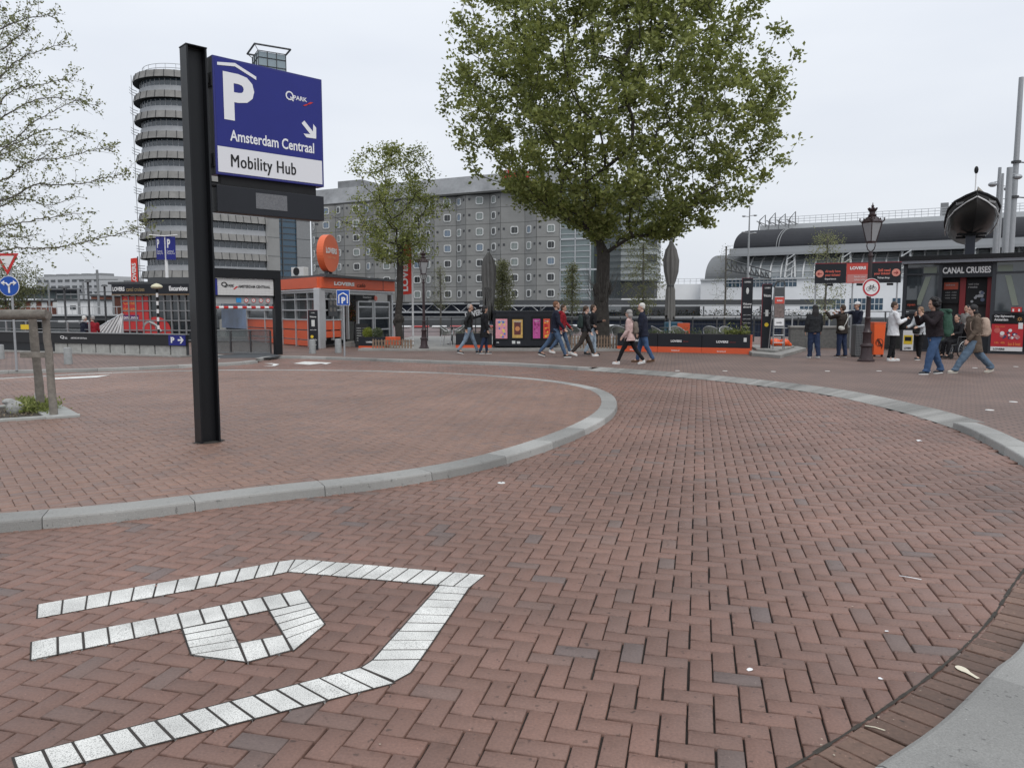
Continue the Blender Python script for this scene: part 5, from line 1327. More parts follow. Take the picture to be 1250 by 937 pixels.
# ---- terrace chairs and tables
M_wick = mat('wicker', (.16, .165, .15), .8, var=.2, scale=30)
def make_chair(label):
    t = thing('terrace_chair', label, 'chair', (0,0,0), 0, 'round backed metal chairs on the terrace')
    mb = MB(); mb.lathe([(.2, .43), (.23, .44), (.23, .46), (.2, .465)], n=16); mb.build('seat', M_wick, t)
    mb = MB(); n = 14
    for k in range(n):
        a0 = R(-10 + 200*k/n); a1 = R(-10 + 200*(k+1)/n)
        f0 = lambda a: .56 + .22*math.sin(max(0, a))**.6 if math.sin(a) > 0 else .56
        mb.poly([(.27*math.cos(a0), .24*math.sin(a0), .48), (.27*math.cos(a1), .24*math.sin(a1), .48), (.30*math.cos(a1), .29*math.sin(a1), f0(a1)+.02), (.30*math.cos(a0), .29*math.sin(a0), f0(a0)+.02)])
    mb.build('backrest', M_wick, t)
    mb = MB(); mb.tube([(.3*math.cos(R(-15+210*k/16)), .29*math.sin(R(-15+210*k/16)), .60 + .2*max(0, math.sin(R(-15+210*k/16)))) for k in range(17)], .016, 6); mb.build('arm_rail', M_alu, t)
    for sx_ in (-1, 1):
        for sy_ in (-1, 1):
            mb = MB(); mb.tube([(.27*sx_, .24*sy_, 0), (.22*sx_, .17*sy_, .44), (.29*sx_*(1 if sy_ < 0 else .95), .12*sy_, .62)], .013, 6); mb.build('leg', M_alu, t)
    return t
ch0 = make_chair(''); used = False
for px, Y, rz, lab in [(546, 31, 80, 'round backed metal chair nearest the left lamp post on the terrace'), (558, 31.6, -70, 'round backed metal chair behind the left terrace planter'), (567, 33, 200, 'round backed metal chair seen just left of the walking man in dark jacket'),
                   (691, 31.5, 120, 'round backed metal chair left of the big tree trunk'), (700, 33, 30, 'round backed chair in the gap between walkers and tree'), (756, 30.8, 160, 'round backed metal chair directly right of the big tree trunk'), (804, 30.6, 100, 'round backed chair left of the tied parasol pole behind the planter'),
                   (828, 30.2, 20, 'round backed chair right of the tied parasol pole behind the planter'), (868, 30.6, 150, 'round backed chair behind the rightmost planter on its left half'), (888, 29.6, 10, 'round backed chair behind the rightmost planter on its right half'), (748, 33, 200, 'round backed metal chair further back beside the big tree')]:
    p = AT(px, 400, Y); place(ch0, used, (p[0], Y, TZ), R(rz), lab); used = True
def make_table(label):
    t = thing('terrace_table', label, 'table', (0,0,0), 0, 'round terrace tables')
    mb = MB(); mb.lathe([(.33, .70), (.34, .715), (.33, .73)], n=20); mb.build('table_top', M_dgrey, t)
    mb = MB(); mb.tube([(0,0,.03), (0,0,.7)], .025, 8); mb.lathe([(.22, 0), (.22, .02), (.04, .05)], n=16); mb.build('pedestal', M_dgrey, t); return t
tb0 = make_table(''); used = False
for px, Y, lab in [(552, 32.4, 'small round terrace table between the left chairs'), (815, 31.4, 'small round terrace table beside the tied parasol'), (878, 31.2, 'small round terrace table behind the rightmost planter'), (696, 32.3, 'small round terrace table left of the big tree')]:
    p = AT(px, 400, Y); place(tb0, used, (p[0], Y, TZ), 0, lab); used = True
p = AT(834.5, 396, 31.8); mb = MB(); mb.box(-.25, .25, -.06, .06, 0, .9); tag(mb.build('orange_screen', M_orange, loc=(p[0], 31.8, TZ), bevel=.02), 'orange panel standing among the chairs right of the tied parasol', 'panel')
p = AT(822, 394, 32.6); mb = MB(); mb.box(-.35, .35, -.25, .25, 0, .93); tag(mb.build('blue_container', mat('petrol_blue', (.02, .10, .16), .5), loc=(p[0], 32.6, TZ), bevel=.04), 'petrol blue container behind the tied parasol pole', 'container')

# ---- canopy boats on the canal
def canal_boat(px, Y, L_, label, col, rz=0):
    p = AT(px, 405, Y); t = thing('canal_boat', label, 'canal boat', (p[0], Y, -1.3), rz)
    mb = MB(); P = [(-L_/2, 0), (-L_/2 + .6, -1.3), (L_/2 - 2, -1.3), (L_/2, 0), (L_/2 - 2, 1.3), (-L_/2 + .6, 1.3)]
    mb.prism([(x*.96, y*.8) for x, y in P], -.1, .85, 0, top=P); mb.build('hull', M_sgn_w, t, bevel=.03)
    mb = MB(); mb.prism([(x*.995, y*1.01) for x, y in P], .87, 1.02); mb.build('gunwale', col, t)
    mb = MB(); A = [(-L_/2 + 1, -1.1), (L_/2 - 2.5, -1.1), (L_/2 - 2.5, 1.1), (-L_/2 + 1, 1.1)]; B = [(-L_/2 + 1.4, -.85), (L_/2 - 3.2, -.85), (L_/2 - 3.2, .85), (-L_/2 + 1.4, .85)]
    mb.prism(A, 1.03, 1.85, top=B); mb.build('cabin_glass', mat('boat_glass', (.25, .2, .2), .1, spec=.9), t)
    n = 9
    for k in range(n):
        x0 = -L_/2 + 1.2 + (L_ - 4.2)*k/n; mb = MB(); mb.box(x0, x0 + (L_-4.2)/n*.8, -.9, .9, 1.86, 1.93); mb.build('roof_strip', M_sgn_w if k % 2 else col, t)
    return t
canal_boat(535, 47, 14, 'white and red glass roofed canal boat moored behind the left lamp', mat('boat_red', (.45, .05, .05), .5), R(4))
canal_boat(700, 50, 14, 'white canal boat mostly hidden behind the poster kiosk and walkers', M_dgrey, R(-3))
# left striped sloping roof
p0 = AT(112, 405, 33.6); p1 = AT(150, 383, 33.6); x0 = p0[0]; x1 = p1[0]
t = thing('stair_canopy', 'sloping white striped glass canopy left of the red poster building', 'canopy', (x0, 33.6, HI))
mb = MB(); zt1 = p1[2] - HI; zt0 = p0[2] - HI
mb.poly([(0, 0, 0), (x1 - x0, 0, 0), (x1 - x0, 0, zt1), (0, 0, zt0)]); mb.poly([(0, 0, zt0), (x1-x0, 0, zt1), (x1-x0, .3, zt1), (0, .3, zt0)]); mb.build('glazing', M_alu, t)
for k in range(8):
    u0 = k/8*(x1-x0); mb = MB(); zb0 = 0.35; ut = min(u0 + .55, x1 - x0); zt_k = zt0 + (zt1-zt0)*ut/(x1-x0)
    mb.tube([(u0, -.03, zb0), (ut, -.03, zt_k)], .035, 5); mb.build('slat', M_sgn_w, t)
mb = MB(); mb.tube([(0, -.03, zt0), (x1-x0, -.03, zt1)], .04, 5); mb.build('top_rail', M_alu, t)

# ---- left ticket building with red posters
f = Fac(140, 37, 262, 36)
t = fthing('ticket_office', 'glass ticket office with black fascia and red window posters behind the ramp wall', 'ticket office', f)
z0, z1 = f.at(150, 359)[1], f.at(150, 347)[1]
mb = MB(); mb.box(0, f.len, -.15, .1, z0, z1); fa = mb.build('fascia', M_char, t)
letters(fa, [('LOVERS', f.x(141.5), f.x(156), z0 + .14, z1 - .13, -.153), ('Excursions', f.x(210), f.x(232.5), z0 + .14, z1 - .1, -.153)], M_sgn_w, bold=.04, thick=.01)
mb = MB(); mb.text('canal cruises', f.x(158), f.x(180), z0 + .13, z0 + .32, -.153, 0, thick=.008); mb.build('small_lettering', mat('gold_letter', (.35, .25, .12), .5), fa)
mb = MB(); mb.box(0, f.len, -.17, -.1, z0 - .05, z0 - .002); mb.build('trim', mat('brown_trim', (.2, .13, .07), .5), t)
mb = MB(); mb.box(-.3, f.len, 0, 5, z1 + .002, z1 + .12); mb.box(f.x(165), f.x(235), 1, 4, z1 + .122, z1 + .35); mb.build('roof', M_dgrey, t)
xw = f.x(149); mb = MB(); mb.box(xw, f.len, .05, .09, 0, z0 - .05); mb.build('glazing', M_glassd, t)
mb = MB(); n = 13
for k in range(n + 1): x = xw + (f.len - xw)*k/n; mb.box(x - .03, x + .03, -.02, .05, 0, z0 - .05)
for k in range(5): z = .1 + (z0-.15)*k/4.6; mb.box(xw, f.len, -.015, .048, z - .025, z + .025)
mb.build('glazing_bar', M_grey, t)
M_rp = mat('red_poster', (.48, .03, .03), .5, var=.15, scale=1)
mb = MB(); mb.box(xw + .03, f.x(181), -.001 + .01, .045, .5, z0 - .1); rp2 = mb.build('red_poster', M_rp, t)
mb = MB(); mb.disc(f.x(190), .45, .75, .012, .045, 0, 24); mb.build('red_poster', M_rp, t)
letters(rp2, [('Canal', f.x(150.5), f.x(166), z0 - .5, z0 - .22, .008), ('tickets', f.x(150.5), f.x(166), z0 - .85, z0 - .58, .008)], mat('orange_letter', (.6, .2, .05), .5), bold=.02)
mb = MB(); mb.box(f.x(149.5), f.x(169), .004, .009, 1.02, 1.28); pl = mb.build('station_plate', mat('plum', (.1, .02, .12), .5), rp2)
letters(pl, [('CENTRAL STATION', f.x(150), f.x(168), 1.08, 1.2, .003)], M_sgn_w, bold=.03)
mb = MB(); mb.ring(f.x(182), .62, .3, .4, .0, 0, 18, 0, 180); mb.tube([(f.x(182), .0, .95), (f.x(190), .0, .8), (f.x(196), .0, .5)], .06, 5); mb.build('poster_art', [mat('art_grey', (.3, .3, .3), .5)], rp2)
# ---- flags, twin parking signs, striped lamp
p = AT(172, 400, 42.5); t = thing('red_banner', 'tall narrow red banner on a pole left of the round tower', 'banner', (p[0], 42.5, HI))
zz = lambda py, Y: CAM_H + (378.2 - py)/F_PX*Y - HI
mb = MB(); mb.tube([(0, 0, 0), (0, 0, zz(314, 42.5))], .03, 6); mb.build('pole', M_dgrey, t)
mb = MB(); mb.poly([(-.42, .02, zz(347, 42.5)), (-.2, -.04, zz(347.5, 42.5)), (-.2, -.04, zz(316, 42.5)), (-.4, .02, zz(316.5, 42.5))]); mb.poly([(-.2, -.04, zz(347.5, 42.5)), (0, 0, zz(347.5, 42.5)), (0, 0, zz(315.5, 42.5)), (-.2, -.04, zz(316, 42.5))]); bn = mb.build('cloth', mat('banner_red', (.6, .04, .025), .7), t)
mb = MB(); mb.T = Matrix.Rotation(R(-90), 4, 'Y'); za, zb2 = zz(346, 42.5), zz(322, 42.5); mb.text('LOVERS', za, zb2, .1, .32, -.05, 0, bold=.03)
mb.build('lettering', M_sgn_w, bn)
p = AT(490, 400, 32.5); t = thing('red_banner', 'wide red banner with white vertical lettering behind the small tree', 'banner', (p[0] + .45, 32.8, TZ))
Yb = 32.8
mb = MB(); mb.tube([(0, 0, 0), (0, 0, zz(295, Yb))], .04, 8); mb.build('pole', M_sgn_w, t)
mb = MB(); mb.prism_y([(-.62, zz(363, Yb)), (-.02, zz(361, Yb)), (-.02, zz(300, Yb)), (-.6, zz(305, Yb))], -.01, .01); bn = mb.build('cloth', MATS['banner_red'], t)
mb = MB(); mb.T = Matrix.Rotation(R(-90), 4, 'Y'); mb.text('LOVERS', zz(358, Yb), zz(315, Yb), .18, .46, -.013, 0, bold=.04); mb.build('lettering', M_sgn_w, bn)
p = AT(206.5, 400, 41.5); Yb = 41.5; t = thing('twin_parking_signs', 'pair of blue parking boards on a white pole in front of the round tower', 'parking sign', (p[0], Yb, HI))
mb = MB(); mb.tube([(0, 0, 0), (0, 0, zz(290, Yb))], .08, 10); mb.build('pole', M_sgn_w, t)
for s_ in (-1, 1):
    T_ = Matrix.Translation((s_*.02, -.1, 0)) @ Matrix.Rotation(s_*R(-18) * -1, 4, 'Z'); xa, xb2 = (.03, .5) if s_ > 0 else (-.52, -.03)
    mb = MB(); mb.T = T_; mb.box(xa, xb2, -.04, .04, zz(318, Yb), zz(290.5, Yb)); bd = mb.build('board', M_blue, t)
    mb = MB(); mb.T = T_; mb.text('P', xa + .07, xa + .22, zz(304, Yb), zz(293.5, Yb), -.043, 0, bold=.04); mb.text('Mobility Hub', xa + .05, xb2 - .05, zz(312, Yb), zz(309.5, Yb), -.043, 0); mb.text('Centraal', xa + .05, xb2 - .1, zz(309, Yb), zz(306.5, Yb), -.043, 0); mb.build('lettering', M_sgn_w, bd)
    mb = MB(); mb.tube([(0, -.1, zz(290, Yb)), (s_*.75, -.25, zz(289, Yb))], .03, 6); mb.build('lamp_arm', M_sgn_w, t)
p = AT(193.5, 400, 33.2); Yb = 33.2; t = thing('striped_lamp', 'black and white striped lamp post with pale disc head before the ticket office', 'street lamp', (p[0], Yb, HI))
n = 14; zt_ = zz(353, Yb)
for k in range(n): mb = MB(); mb.tube([(0, 0, zt_*k/n), (0, 0, zt_*(k+1)/n)], .05, 8); mb.build('shaft_band', M_blackmatt if k % 2 else M_sgn_w, t)
mb = MB(); mb.lathe([(.05, zt_), (.2, zt_ + .03), (.24, zt_ + .09), (.2, zt_ + .16), (.08, zt_ + .22), (.02, zt_ + .24)], n=20); mb.build('lamp_head', mat('cream_lamp', (.55, .52, .36), .4), t, smooth='auto')
for i, (px, ht, lab) in enumerate([(81, 352, 'dark slim mast behind the two seated people'), (110, 345, 'grey slim mast behind the seated couple, right one'), (130, 350, 'thin grey mast just left of the ticket office')]):
    p = AT(px, 400, 38); t = thing('slim_mast', lab, 'mast', (p[0], 38, HI)); mb = MB(); mb.tube([(0, 0, 0), (0, 0, zz(ht, 38))], .05, 8); mb.build('shaft', M_dgrey, t)
    mb = MB(); mb.lathe([(.16, 0), (.12, .08), (.03, .1)], n=12, z0=zz(ht, 38)); mb.build('lamp_head', M_dgrey, t)
# ================================================================== right side
# raised stone corner with steps, grey stone wall behind the people
g = MB(); P = [G(918, 434.5, HI)[:2], G(952, 437.5, HI)[:2], G(984, 428, HI)[:2], AT(975, 400, 30)[:2], AT(905, 400, 30)[:2]]
g.prism(P, .06, .19); g.prism([(c[0]*.7 + sum(p[0] for p in P)/5*.3, c[1]*.7 + sum(p[1] for p in P)/5*.3 + .3) for c in P], .185, .27); structure(g.build('stone_steps', M_conc, bevel=.015))
f = Fac(966, 31.0, 1104, 30.4)
t = fthing('stone_wall', 'low grey stone wall behind the three people near the street lamp', 'wall', f)
mb = MB(); mb.box(0, f.len, 0, .4, -.02, .8); mb.build('wall', mat('wall_stone', (.13, .13, .125), .85, var=.35, scale=9, bump=.6, bscale=14), t, bevel=.01)
mb = MB(); mb.box(-.03, f.len + .03, -.04, .44, .802, .88); mb.build('coping', M_conc, t, bevel=.01)
railing('wall_railing', 945, 31.4, 1104, 31.1, 1.45, 'grey railing above the low stone wall at right', HI, 7, M_steel, 2)
# ladder shaped display
p = G(950, 426, .27); t = thing('ladder_display', 'tall narrow folding ladder display with red poster and white price card', 'display stand', (p[0], p[1], .27), R(-8)); t.scale = (.92, .92, 1.1)
for s_ in (-1, 1):
    mb = MB(); mb.tube([(s_*.2, -.05, 0), (s_*.17, .12, 1.95)], .022, 6); mb.build('rail', M_grey, t)
    mb = MB(); mb.tube([(s_*.26, .5, 0), (s_*.17, .15, 1.95)], .018, 6); mb.build('rear_leg', M_steel, t)
for k in range(8): mb = MB(); z = .2 + k*.23; mb.tube([(-.2 + z*.012, -.05 + z*.085, z), (.2 - z*.012, -.05 + z*.085, z)], .014, 5); mb.build('rung', M_steel, t)
for z0, z1, m, nm in ((.72, .95, M_sgn_w, 'price_card'), (.97, 1.38, mat('photo_card', (.16, .12, .11), .5, var=.6, scale=14), 'photo_card'), (1.40, 1.6, mat('lovers_red', (.5, .06, .04), .5), 'red_card'), (1.62, 1.9, M_dgrey, 'top_card')):
    mb = MB(); mb.poly([(-.17, -.08 + z0*.087, z0), (.17, -.08 + z0*.087, z0), (.17, -.08 + z1*.087, z1), (-.17, -.08 + z1*.087, z1)]); mb.poly([(-.17, -.065 + z0*.087, z0), (.17, -.065 + z0*.087, z0), (.17, -.065 + z1*.087, z1), (-.17, -.065 + z1*.087, z1)][::-1]); o = mb.build(nm, m, t)
    if nm in ('price_card', 'red_card'): mm = MB(); mm.text('only' if nm == 'price_card' else 'tickets', -.1, .1, z0 + .07, z0 + .13, -.084 + z0*.087 + .002, 0, bold=.03); mm.build('lettering', M_sgn_b if nm == 'price_card' else M_sgn_w, o)
mb = MB(); mb.tube([(-.2, .12, 1.9), (-.1, .1, 2.08), (.15, .12, 2.1), (.2, .12, 1.92)], .03, 6); mb.build('top_cap', M_dgrey, t)
# orange buoy bags on the stone corner
for px, pyb, r, lab in ((946, 419, .2, 'orange plastic bag lying left beside the ladder display'), (957.5, 418.5, .19, 'orange plastic bag lying right beside the ladder display')):
    p = AT(px, pyb, 28.4); mb = MB()
    mb.ell((0, 0, r*.7), (r*1.05, r*.8, r*.75), n=14); mb.ell((r*.7, 0, r*.45), (r*.9, r*.5, r*.42), n=10, rot=Matrix.Rotation(.4, 3, 'Y')); mb.ell((-r*.5, -.05, r*.9), (r*.5, r*.4, r*.5), n=10)
    o = bake(mb, 'orange_bag', mat('bag_orange', (.75, .10, .02), .35, var=.1, bump=.4, bscale=12), None, .02, 3); o.location = (p[0], 28.4, .27); tag(o, lab, 'bag', 'orange bags on the stone corner')
# camera mast behind
p = AT(911, 400, 41.5); Yb = 41.5; t = thing('camera_mast', 'very thin tall grey mast with small lamps at the right edge of the big tree', 'mast', (p[0], Yb, HI))
zz = lambda py, Y: CAM_H + (378.2 - py)/F_PX*Y - HI
mb = MB(); mb.tube([(0, 0, 0), (0, 0, zz(300, Yb)), (0, 0, zz(255, Yb))], [.07, .05, .03], 8); mb.build('pole', M_pgrey, t)
for z, s_ in ((zz(267, Yb), -1), (zz(266, Yb), 1), (zz(287, Yb), 1), (zz(286, Yb), -1)):
    mb = MB(); mb.tube([(0, 0, z), (s_*.22, 0, z + .03)], .02, 5); mb.ell((s_*.3, 0, z + .03), (.11, .08, .05), n=8); mb.build('lamp', M_pgrey, t)

# ---- ticket direction board
f = Fac(993, 27.6, 1098, 26.6)
t = fthing('direction_board', 'long dark board on three legs with red middle field giving ticket directions', 'sign', f)
zT = lambda px, py: f.at(px, py)[1]
z0, z1 = zT(1040, 345.5), zT(1040, 321.5); xs = [0, f.x(1031.3), f.x(1059), f.len]
for k, m in ((0, M_char), (1, mat('lovers_field', (.50, .06, .045), .5)), (2, M_char)):
    mb = MB(); mb.box(xs[k], xs[k+1] - .004, -.03, .03, z0, z1); o = mb.build('board_panel', m, t)
    if k == 0: P0 = o
    if k == 1: P1 = o
    if k == 2: P2 = o
for px in (994.5, 1039.5, 1094): mb = MB(); x = f.x(px); mb.box(x - .025, x + .025, .031, .08, 0, z1 + .03); mb.build('leg', M_steel, t)
mb = MB(); mb.box(0, f.len, -.035, .035, z1 + .001, z1 + .03); mb.build('top_rail', mat('dark_red', (.2, .02, .03)), t)
M_sal = mat('salmon_letter', (.65, .13, .09), .5); dz = z1 - z0
letters(P0, [('Already have', f.x(1005.5), f.x(1024), z0 + dz*.52, z0 + dz*.68, -.032), ('your tickets?', f.x(1005.5), f.x(1024), z0 + dz*.33, z0 + dz*.49, -.032)], M_sal, bold=.025)
mb = MB(); mb.text('Experience', f.x(1005.5), f.x(1019), z0 + dz*.16, z0 + dz*.27, -.032, 0, bold=.02); mb.build('white_lettering', M_sgn_w, P0)
letters(P2, [('Still need', f.x(1070), f.x(1084.5), z0 + dz*.56, z0 + dz*.7, -.032), ('your tickets?', f.x(1065), f.x(1084.5), z0 + dz*.37, z0 + dz*.53, -.032)], M_sal, bold=.025)
mb = MB(); mb.text('Ticket shop', f.x(1069), f.x(1084), z0 + dz*.18, z0 + dz*.3, -.032, 0, bold=.02); mb.build('white_lettering', M_sgn_w, P2)
for px, P_, s_ in ((999, P0, -1), (1091.5, P2, 1)):
    x = f.x(px); zc = z0 + dz*.5; mb = MB(); mb.disc(x, zc, .13, -.045, -.031, 0, 24); o = mb.build('arrow_disc', mat('salmon_disc', (.62, .25, .2), .5), P_)
    mb = MB(); mb.tube([(x - s_*.07, -.048, zc), (x + s_*.06, -.048, zc)], .012, 5); mb.tube([(x + s_*.01, -.048, zc + .05), (x + s_*.065, -.048, zc), (x + s_*.01, -.048, zc - .05)], .012, 5); mb.build('arrow', mat('dark_red_arrow', (.3, .02, .02)), o)
letters(P1, [('LOVERS', f.x(1035.5), f.x(1055), z0 + dz*.68, z0 + dz*.84, -.034)], M_sgn_w, bold=.05)
mb = MB(); mb.box(xs[1] + .03, xs[2] - .03, -.034, -.031, z0 + .03, z0 + dz*.44); o = mb.build('pale_strip', mat('pale_red', (.5, .2, .18), .5), P1)
mb = MB(); mb.text('Book your', f.x(1041), f.x(1055), z0 + dz*.26, z0 + dz*.36, -.038, 0); mb.text('tickets online', f.x(1041), f.x(1055), z0 + dz*.13, z0 + dz*.22, -.038, 0); mb.build('lettering', M_sgn_w, o)
for px in (1012, 1048, 1085): mb = MB(); x = f.x(px); mb.box(x - .1, x + .1, -.02, .05, z0 - .09, z0 - .01); mb.build('spotlight', M_blackmatt, t)

# ---- bins
p = G(1047.5, 435.5, HI); t = thing('litter_bin', 'grey perforated metal litter bin left of the street lamp', 'bin', (p[0], p[1], HI))
mb = MB(); mb.box(-.185, .185, -.18, .18, .04, 1.05); b = mb.build('body', mat('bin_grey', (.14, .145, .15), .5, .4), t, bevel=.03)
mb = MB()
for i in range(7):
    for k in range(18): mb.box(-.155 + i*.048, -.135 + i*.048, -.186, -.181, .1 + k*.052, .125 + k*.052)
mb.build('perforation', M_blackmatt, b)
mb = MB(); mb.box(-.16, .16, -.16, .16, -.01, .039); mb.build('foot', M_dgrey, t)
p = G(1069.5, 435, HI); t = thing('orange_bin', 'tall orange wheeled bin with black line drawing right of the street lamp', 'bin', (p[0], p[1], HI))
mb = MB(); mb.prism([(-.165,-.16),(.165,-.16),(.165,.16),(-.165,.16)], .06, 1.08, top=[(-.19,-.18),(.19,-.18),(.19,.18),(-.19,.18)]); b = mb.build('body', mat('bin_orange', (.72, .105, .02), .45), t, bevel=.02)
mb = MB(); mb.box(-.2, .2, -.19, .19, 1.085, 1.12); mb.build('lid', MATS['bin_orange'], t, bevel=.012)
mb = MB()
for k in range(5): a = .9*k; mb.tube([(-.1 + .03*k, -.178, .42 + .1*math.sin(a)), (-.05 + .04*k, -.18, .5 + .1*math.cos(a)), (.03*k, -.18, .34 + .08*math.sin(a*1.7))], .008, 5)
mb.ring(0, .47, .11, .125, -.181, 0, 20); mb.build('drawing', M_sgn_b, b)
for s_ in (-1, 1): mb = MB(); mb.tube([(s_*.12 - .02, -.13, .04), (s_*.12 + .02, -.13, .04)], .045, 10); mb.build('wheel', M_blackmatt, t)

# ---- canal cruise kiosk
f = Fac(1101, 28.6, 1250, 26.4)
t = fthing('cruise_kiosk', 'dark ticket kiosk with white canal cruises lettering over its red lined hatch', 'kiosk', f)
XE = f.x(1400); D = 3.2; zt = f.at(1130, 322)[1]
M_fr = mat('kiosk_frame', (.03, .034, .042), .5, var=.1)
mb = MB(); mb.box(.1, XE, .9, D, .02, zt - .02); mb.build('inner_wall', mat('interior_dark', (.03, .03, .032), .6), t)
mb = MB(); mb.box(-.12, XE + .3, -.35, D + .1, zt + .12, zt + .27, 0); mb.box(-.1, XE + .3, -.3, D, zt + .0, zt + .117, 1); mb.build('roof', [M_blackmatt, mat('roof_band', (.2, .21, .235), .5)], t, bevel=.004)
def xz(px, py): return f.at(px, py)
zs0 = xz(1170, 338.5)[1]; zdoor = zs0 - .03
for px in (1103, 1146, 1211, 1263, 1330):
    mb = MB(); x = f.x(px); mb.box(x - .06, x + .06, -.01, .14, -.02, zt); mb.build('frame_post', M_fr, t)
mb = MB()
for a, b_2 in ((1103, 1146), (1211, 1263), (1263, 1330)):
    xa, xb2 = f.x(a) + .061, f.x(b_2) - .061
    for z in (xz(1125, 336)[1], xz(1125, 383)[1], .0): mb = MB(); mb.box(xa, xb2, .0, .13, z, z + .07); mb.build('frame_rail', M_fr, t)
for a, b_2 in ((1103, 1146), (1211, 1263), (1263, 1330)):
    xa, xb2 = f.x(a) + .062, f.x(b_2) - .062; mb = MB(); mb.box(xa, xb2, .06, .075, xz(1125, 382)[1] + .05, zt - .02)
    mb.build('window_glass', mat('kiosk_glass', (.045, .055, .062), .06, spec=1.0, var=.5, scale=1.2), t)
    mb = MB(); mb.box(xa, xb2, .05, .1, .072, xz(1125, 383)[1] - .002); mb.build('lower_panel', M_char, t)
M_pale = mat('pale_green', (.20, .23, .19), .6)
for a, b_2, x_, zb2_ in ((1125, 1141, (1131, 1120), 372), (1215, 1233, (1228, 1239), 373)):
    mb = MB(); z1 = xz(1130, 326)[1]; z2 = xz(1130, 334)[1]; mb.prism_y([(f.x(a), z2), (f.x(b_2), z2), (f.x(b_2), z1), (f.x(a), z1)], .03, .055)
    z3 = xz(1130, 338)[1]; z4 = xz(1130, zb2_)[1]; w_ = .09; mb.prism_y([(f.x(x_[1]) - w_, z4), (f.x(x_[1]) + w_, z4), (f.x(x_[0]) + w_, z3), (f.x(x_[0]) - w_, z3)], .031, .054); mb.build('blind', M_pale, t)
mb = MB(); mb.box(f.x(1146) + .062, f.x(1211) - .062, -.04, .1, zs0, zt - .02); sb = mb.build('sign_board', M_char, t)
letters(sb, [('CANAL CRUISES', f.x(1148.5), f.x(1207), xz(1175, 333.6)[1], xz(1175, 325.8)[1], -.045)], M_sgn_w, bold=.03, thick=.01)
xa, xb2 = f.x(1146) + .062, f.x(1211) - .062
mb = MB(); mb.box(xa, xb2, .55, .6, .02, zs0 - .002); mb.build('hatch_back', mat('interior_dark', (.03, .03, .032), .6), t)
for a_, b3 in ((1169.2, 1176.4), (1202.6, 1210)): mb = MB(); mb.box(f.x(a_), f.x(b3), .28, .5, .97, zs0 - .002); mb.build('red_jamb', mat('hatch_red', (.20, .012, .016), .5), t)
mb = MB(); mb.box(xa, xb2, .0, .55, .02, .95); mb.build('counter', M_char, t)
for a, b_2, za, zb_2, m in ((1148, 1168.5, 370, 342.5, 'm'), (1177, 1202, 372, 341.5, 'p')):
    mb = MB(); mb.box(f.x(a), f.x(b_2), .3, .34, xz(1170, za)[1], xz(1170, zb_2)[1]); b = mb.build('info_board', M_blackmatt, t)
    x0, x1 = f.x(a) + .04, f.x(b_2) - .04; zm = xz(1170, 353)[1]; z9 = xz(1170, zb_2)[1] - .05
    if m == 'm':
        mb = MB(); mb.box(x0, x1, .29, .298, zm, z9); mb.build('orange_field', mat('dim_orange', (.33, .05, .02), .5), b)
        letters(b, [('tickets', x0 + .05, x0 + .35, z9 - .12, z9 - .05, .288)] + [('adult  child', x0 + .05, x1 - .05, zm - .12 - .1*k, zm - .08 - .1*k, .295) for k in range(3)], mat('dim_white', (.3, .3, .3), .5), bold=.01)
    else:
        letters(b, [('canal cruise', x0 + .02, x1 - .2, z9 - .13, z9 - .06, .295), ('route', x0 + .02, x0 + .3, z9 - .24, z9 - .17, .295)], MATS['dim_white'], bold=.02)
        mb = MB(); rg = random.Random(2)
        for q in range(26):
            cx = rg.uniform(x0 + .05, x1 - .05); cz = rg.uniform(xz(1170, 370)[1] + .05, zm)
            if cz - xz(1170, 370)[1] > (cx - x0) * .9: continue
            mb.disc(cx, cz, rg.uniform(.03, .08), .288 - q*.0004, .297 - q*.0004, q % 2, 8)
        mb.build('route_map', [mat('map_grey', (.28, .29, .31), .5), mat('map_blue', (.08, .1, .16), .5)], b)
# posters on the lower panels
x0, x1 = f.x(1211) + .02, f.x(1251)
mb = MB(); mb.box(x0, x1, -.04, -.012, xz(1230, 423)[1], xz(1230, 395.5)[1]); rpst = mb.build('red_poster', mat('poster_red', (.48, .02, .028), .5, var=.08, scale=3), t)
mb = MB(); mb.box(x0, x1, -.041, -.013, xz(1230, 428.4)[1], xz(1230, 423.2)[1]); b = mb.build('white_strip', M_sgn_w, rpst)
letters(b, [('LOVERS', x0 + .08, x0 + .42, xz(1230, 427.2)[1], xz(1230, 424.9)[1], -.043)], M_sgn_b, bold=.05)
zr0, zr1 = xz(1230, 423)[1], xz(1230, 395.5)[1]; rg = random.Random(9); mb = MB()
for q in range(20):
    cx = x0 + .25 + rg.random()*.6; cz = zr0 + .3 + rg.random()*.28; mb.disc(cx, cz, rg.uniform(.03, .075), -.045 - q*.0003, -.041, q % 3, 9)
mb.disc(x0 + .17, zr1 - .22, .09, -.045, -.041, 3, 20)
mb.build('route_map', [M_sgn_w, mat('map_navy', (.04, .05, .12), .5), mat('map_pink', (.5, .2, .2), .5), mat('map_salmon', (.55, .12, .1), .5)], rpst)
letters(rpst, [('City tour', x0 + .1, x0 + .4, zr1 - .12, zr1 - .06, -.043), ('24h  48h', x0 + .1, x0 + .42, zr0 + .1, zr0 + .17, -.043), ('bus & boat', x1 - .42, x1 - .06, zr0 + .04, zr0 + .16, -.043)], mat('poster_orange', (.7, .22, .06), .5), bold=.02)
zb0, zb1 = xz(1230, 394.8)[1], xz(1230, 384)[1]
mb = MB(); mb.box(x0, x1 + .3, -.03, -.012, zb0, zb1); b = mb.build('name_band', M_blackmatt, t)
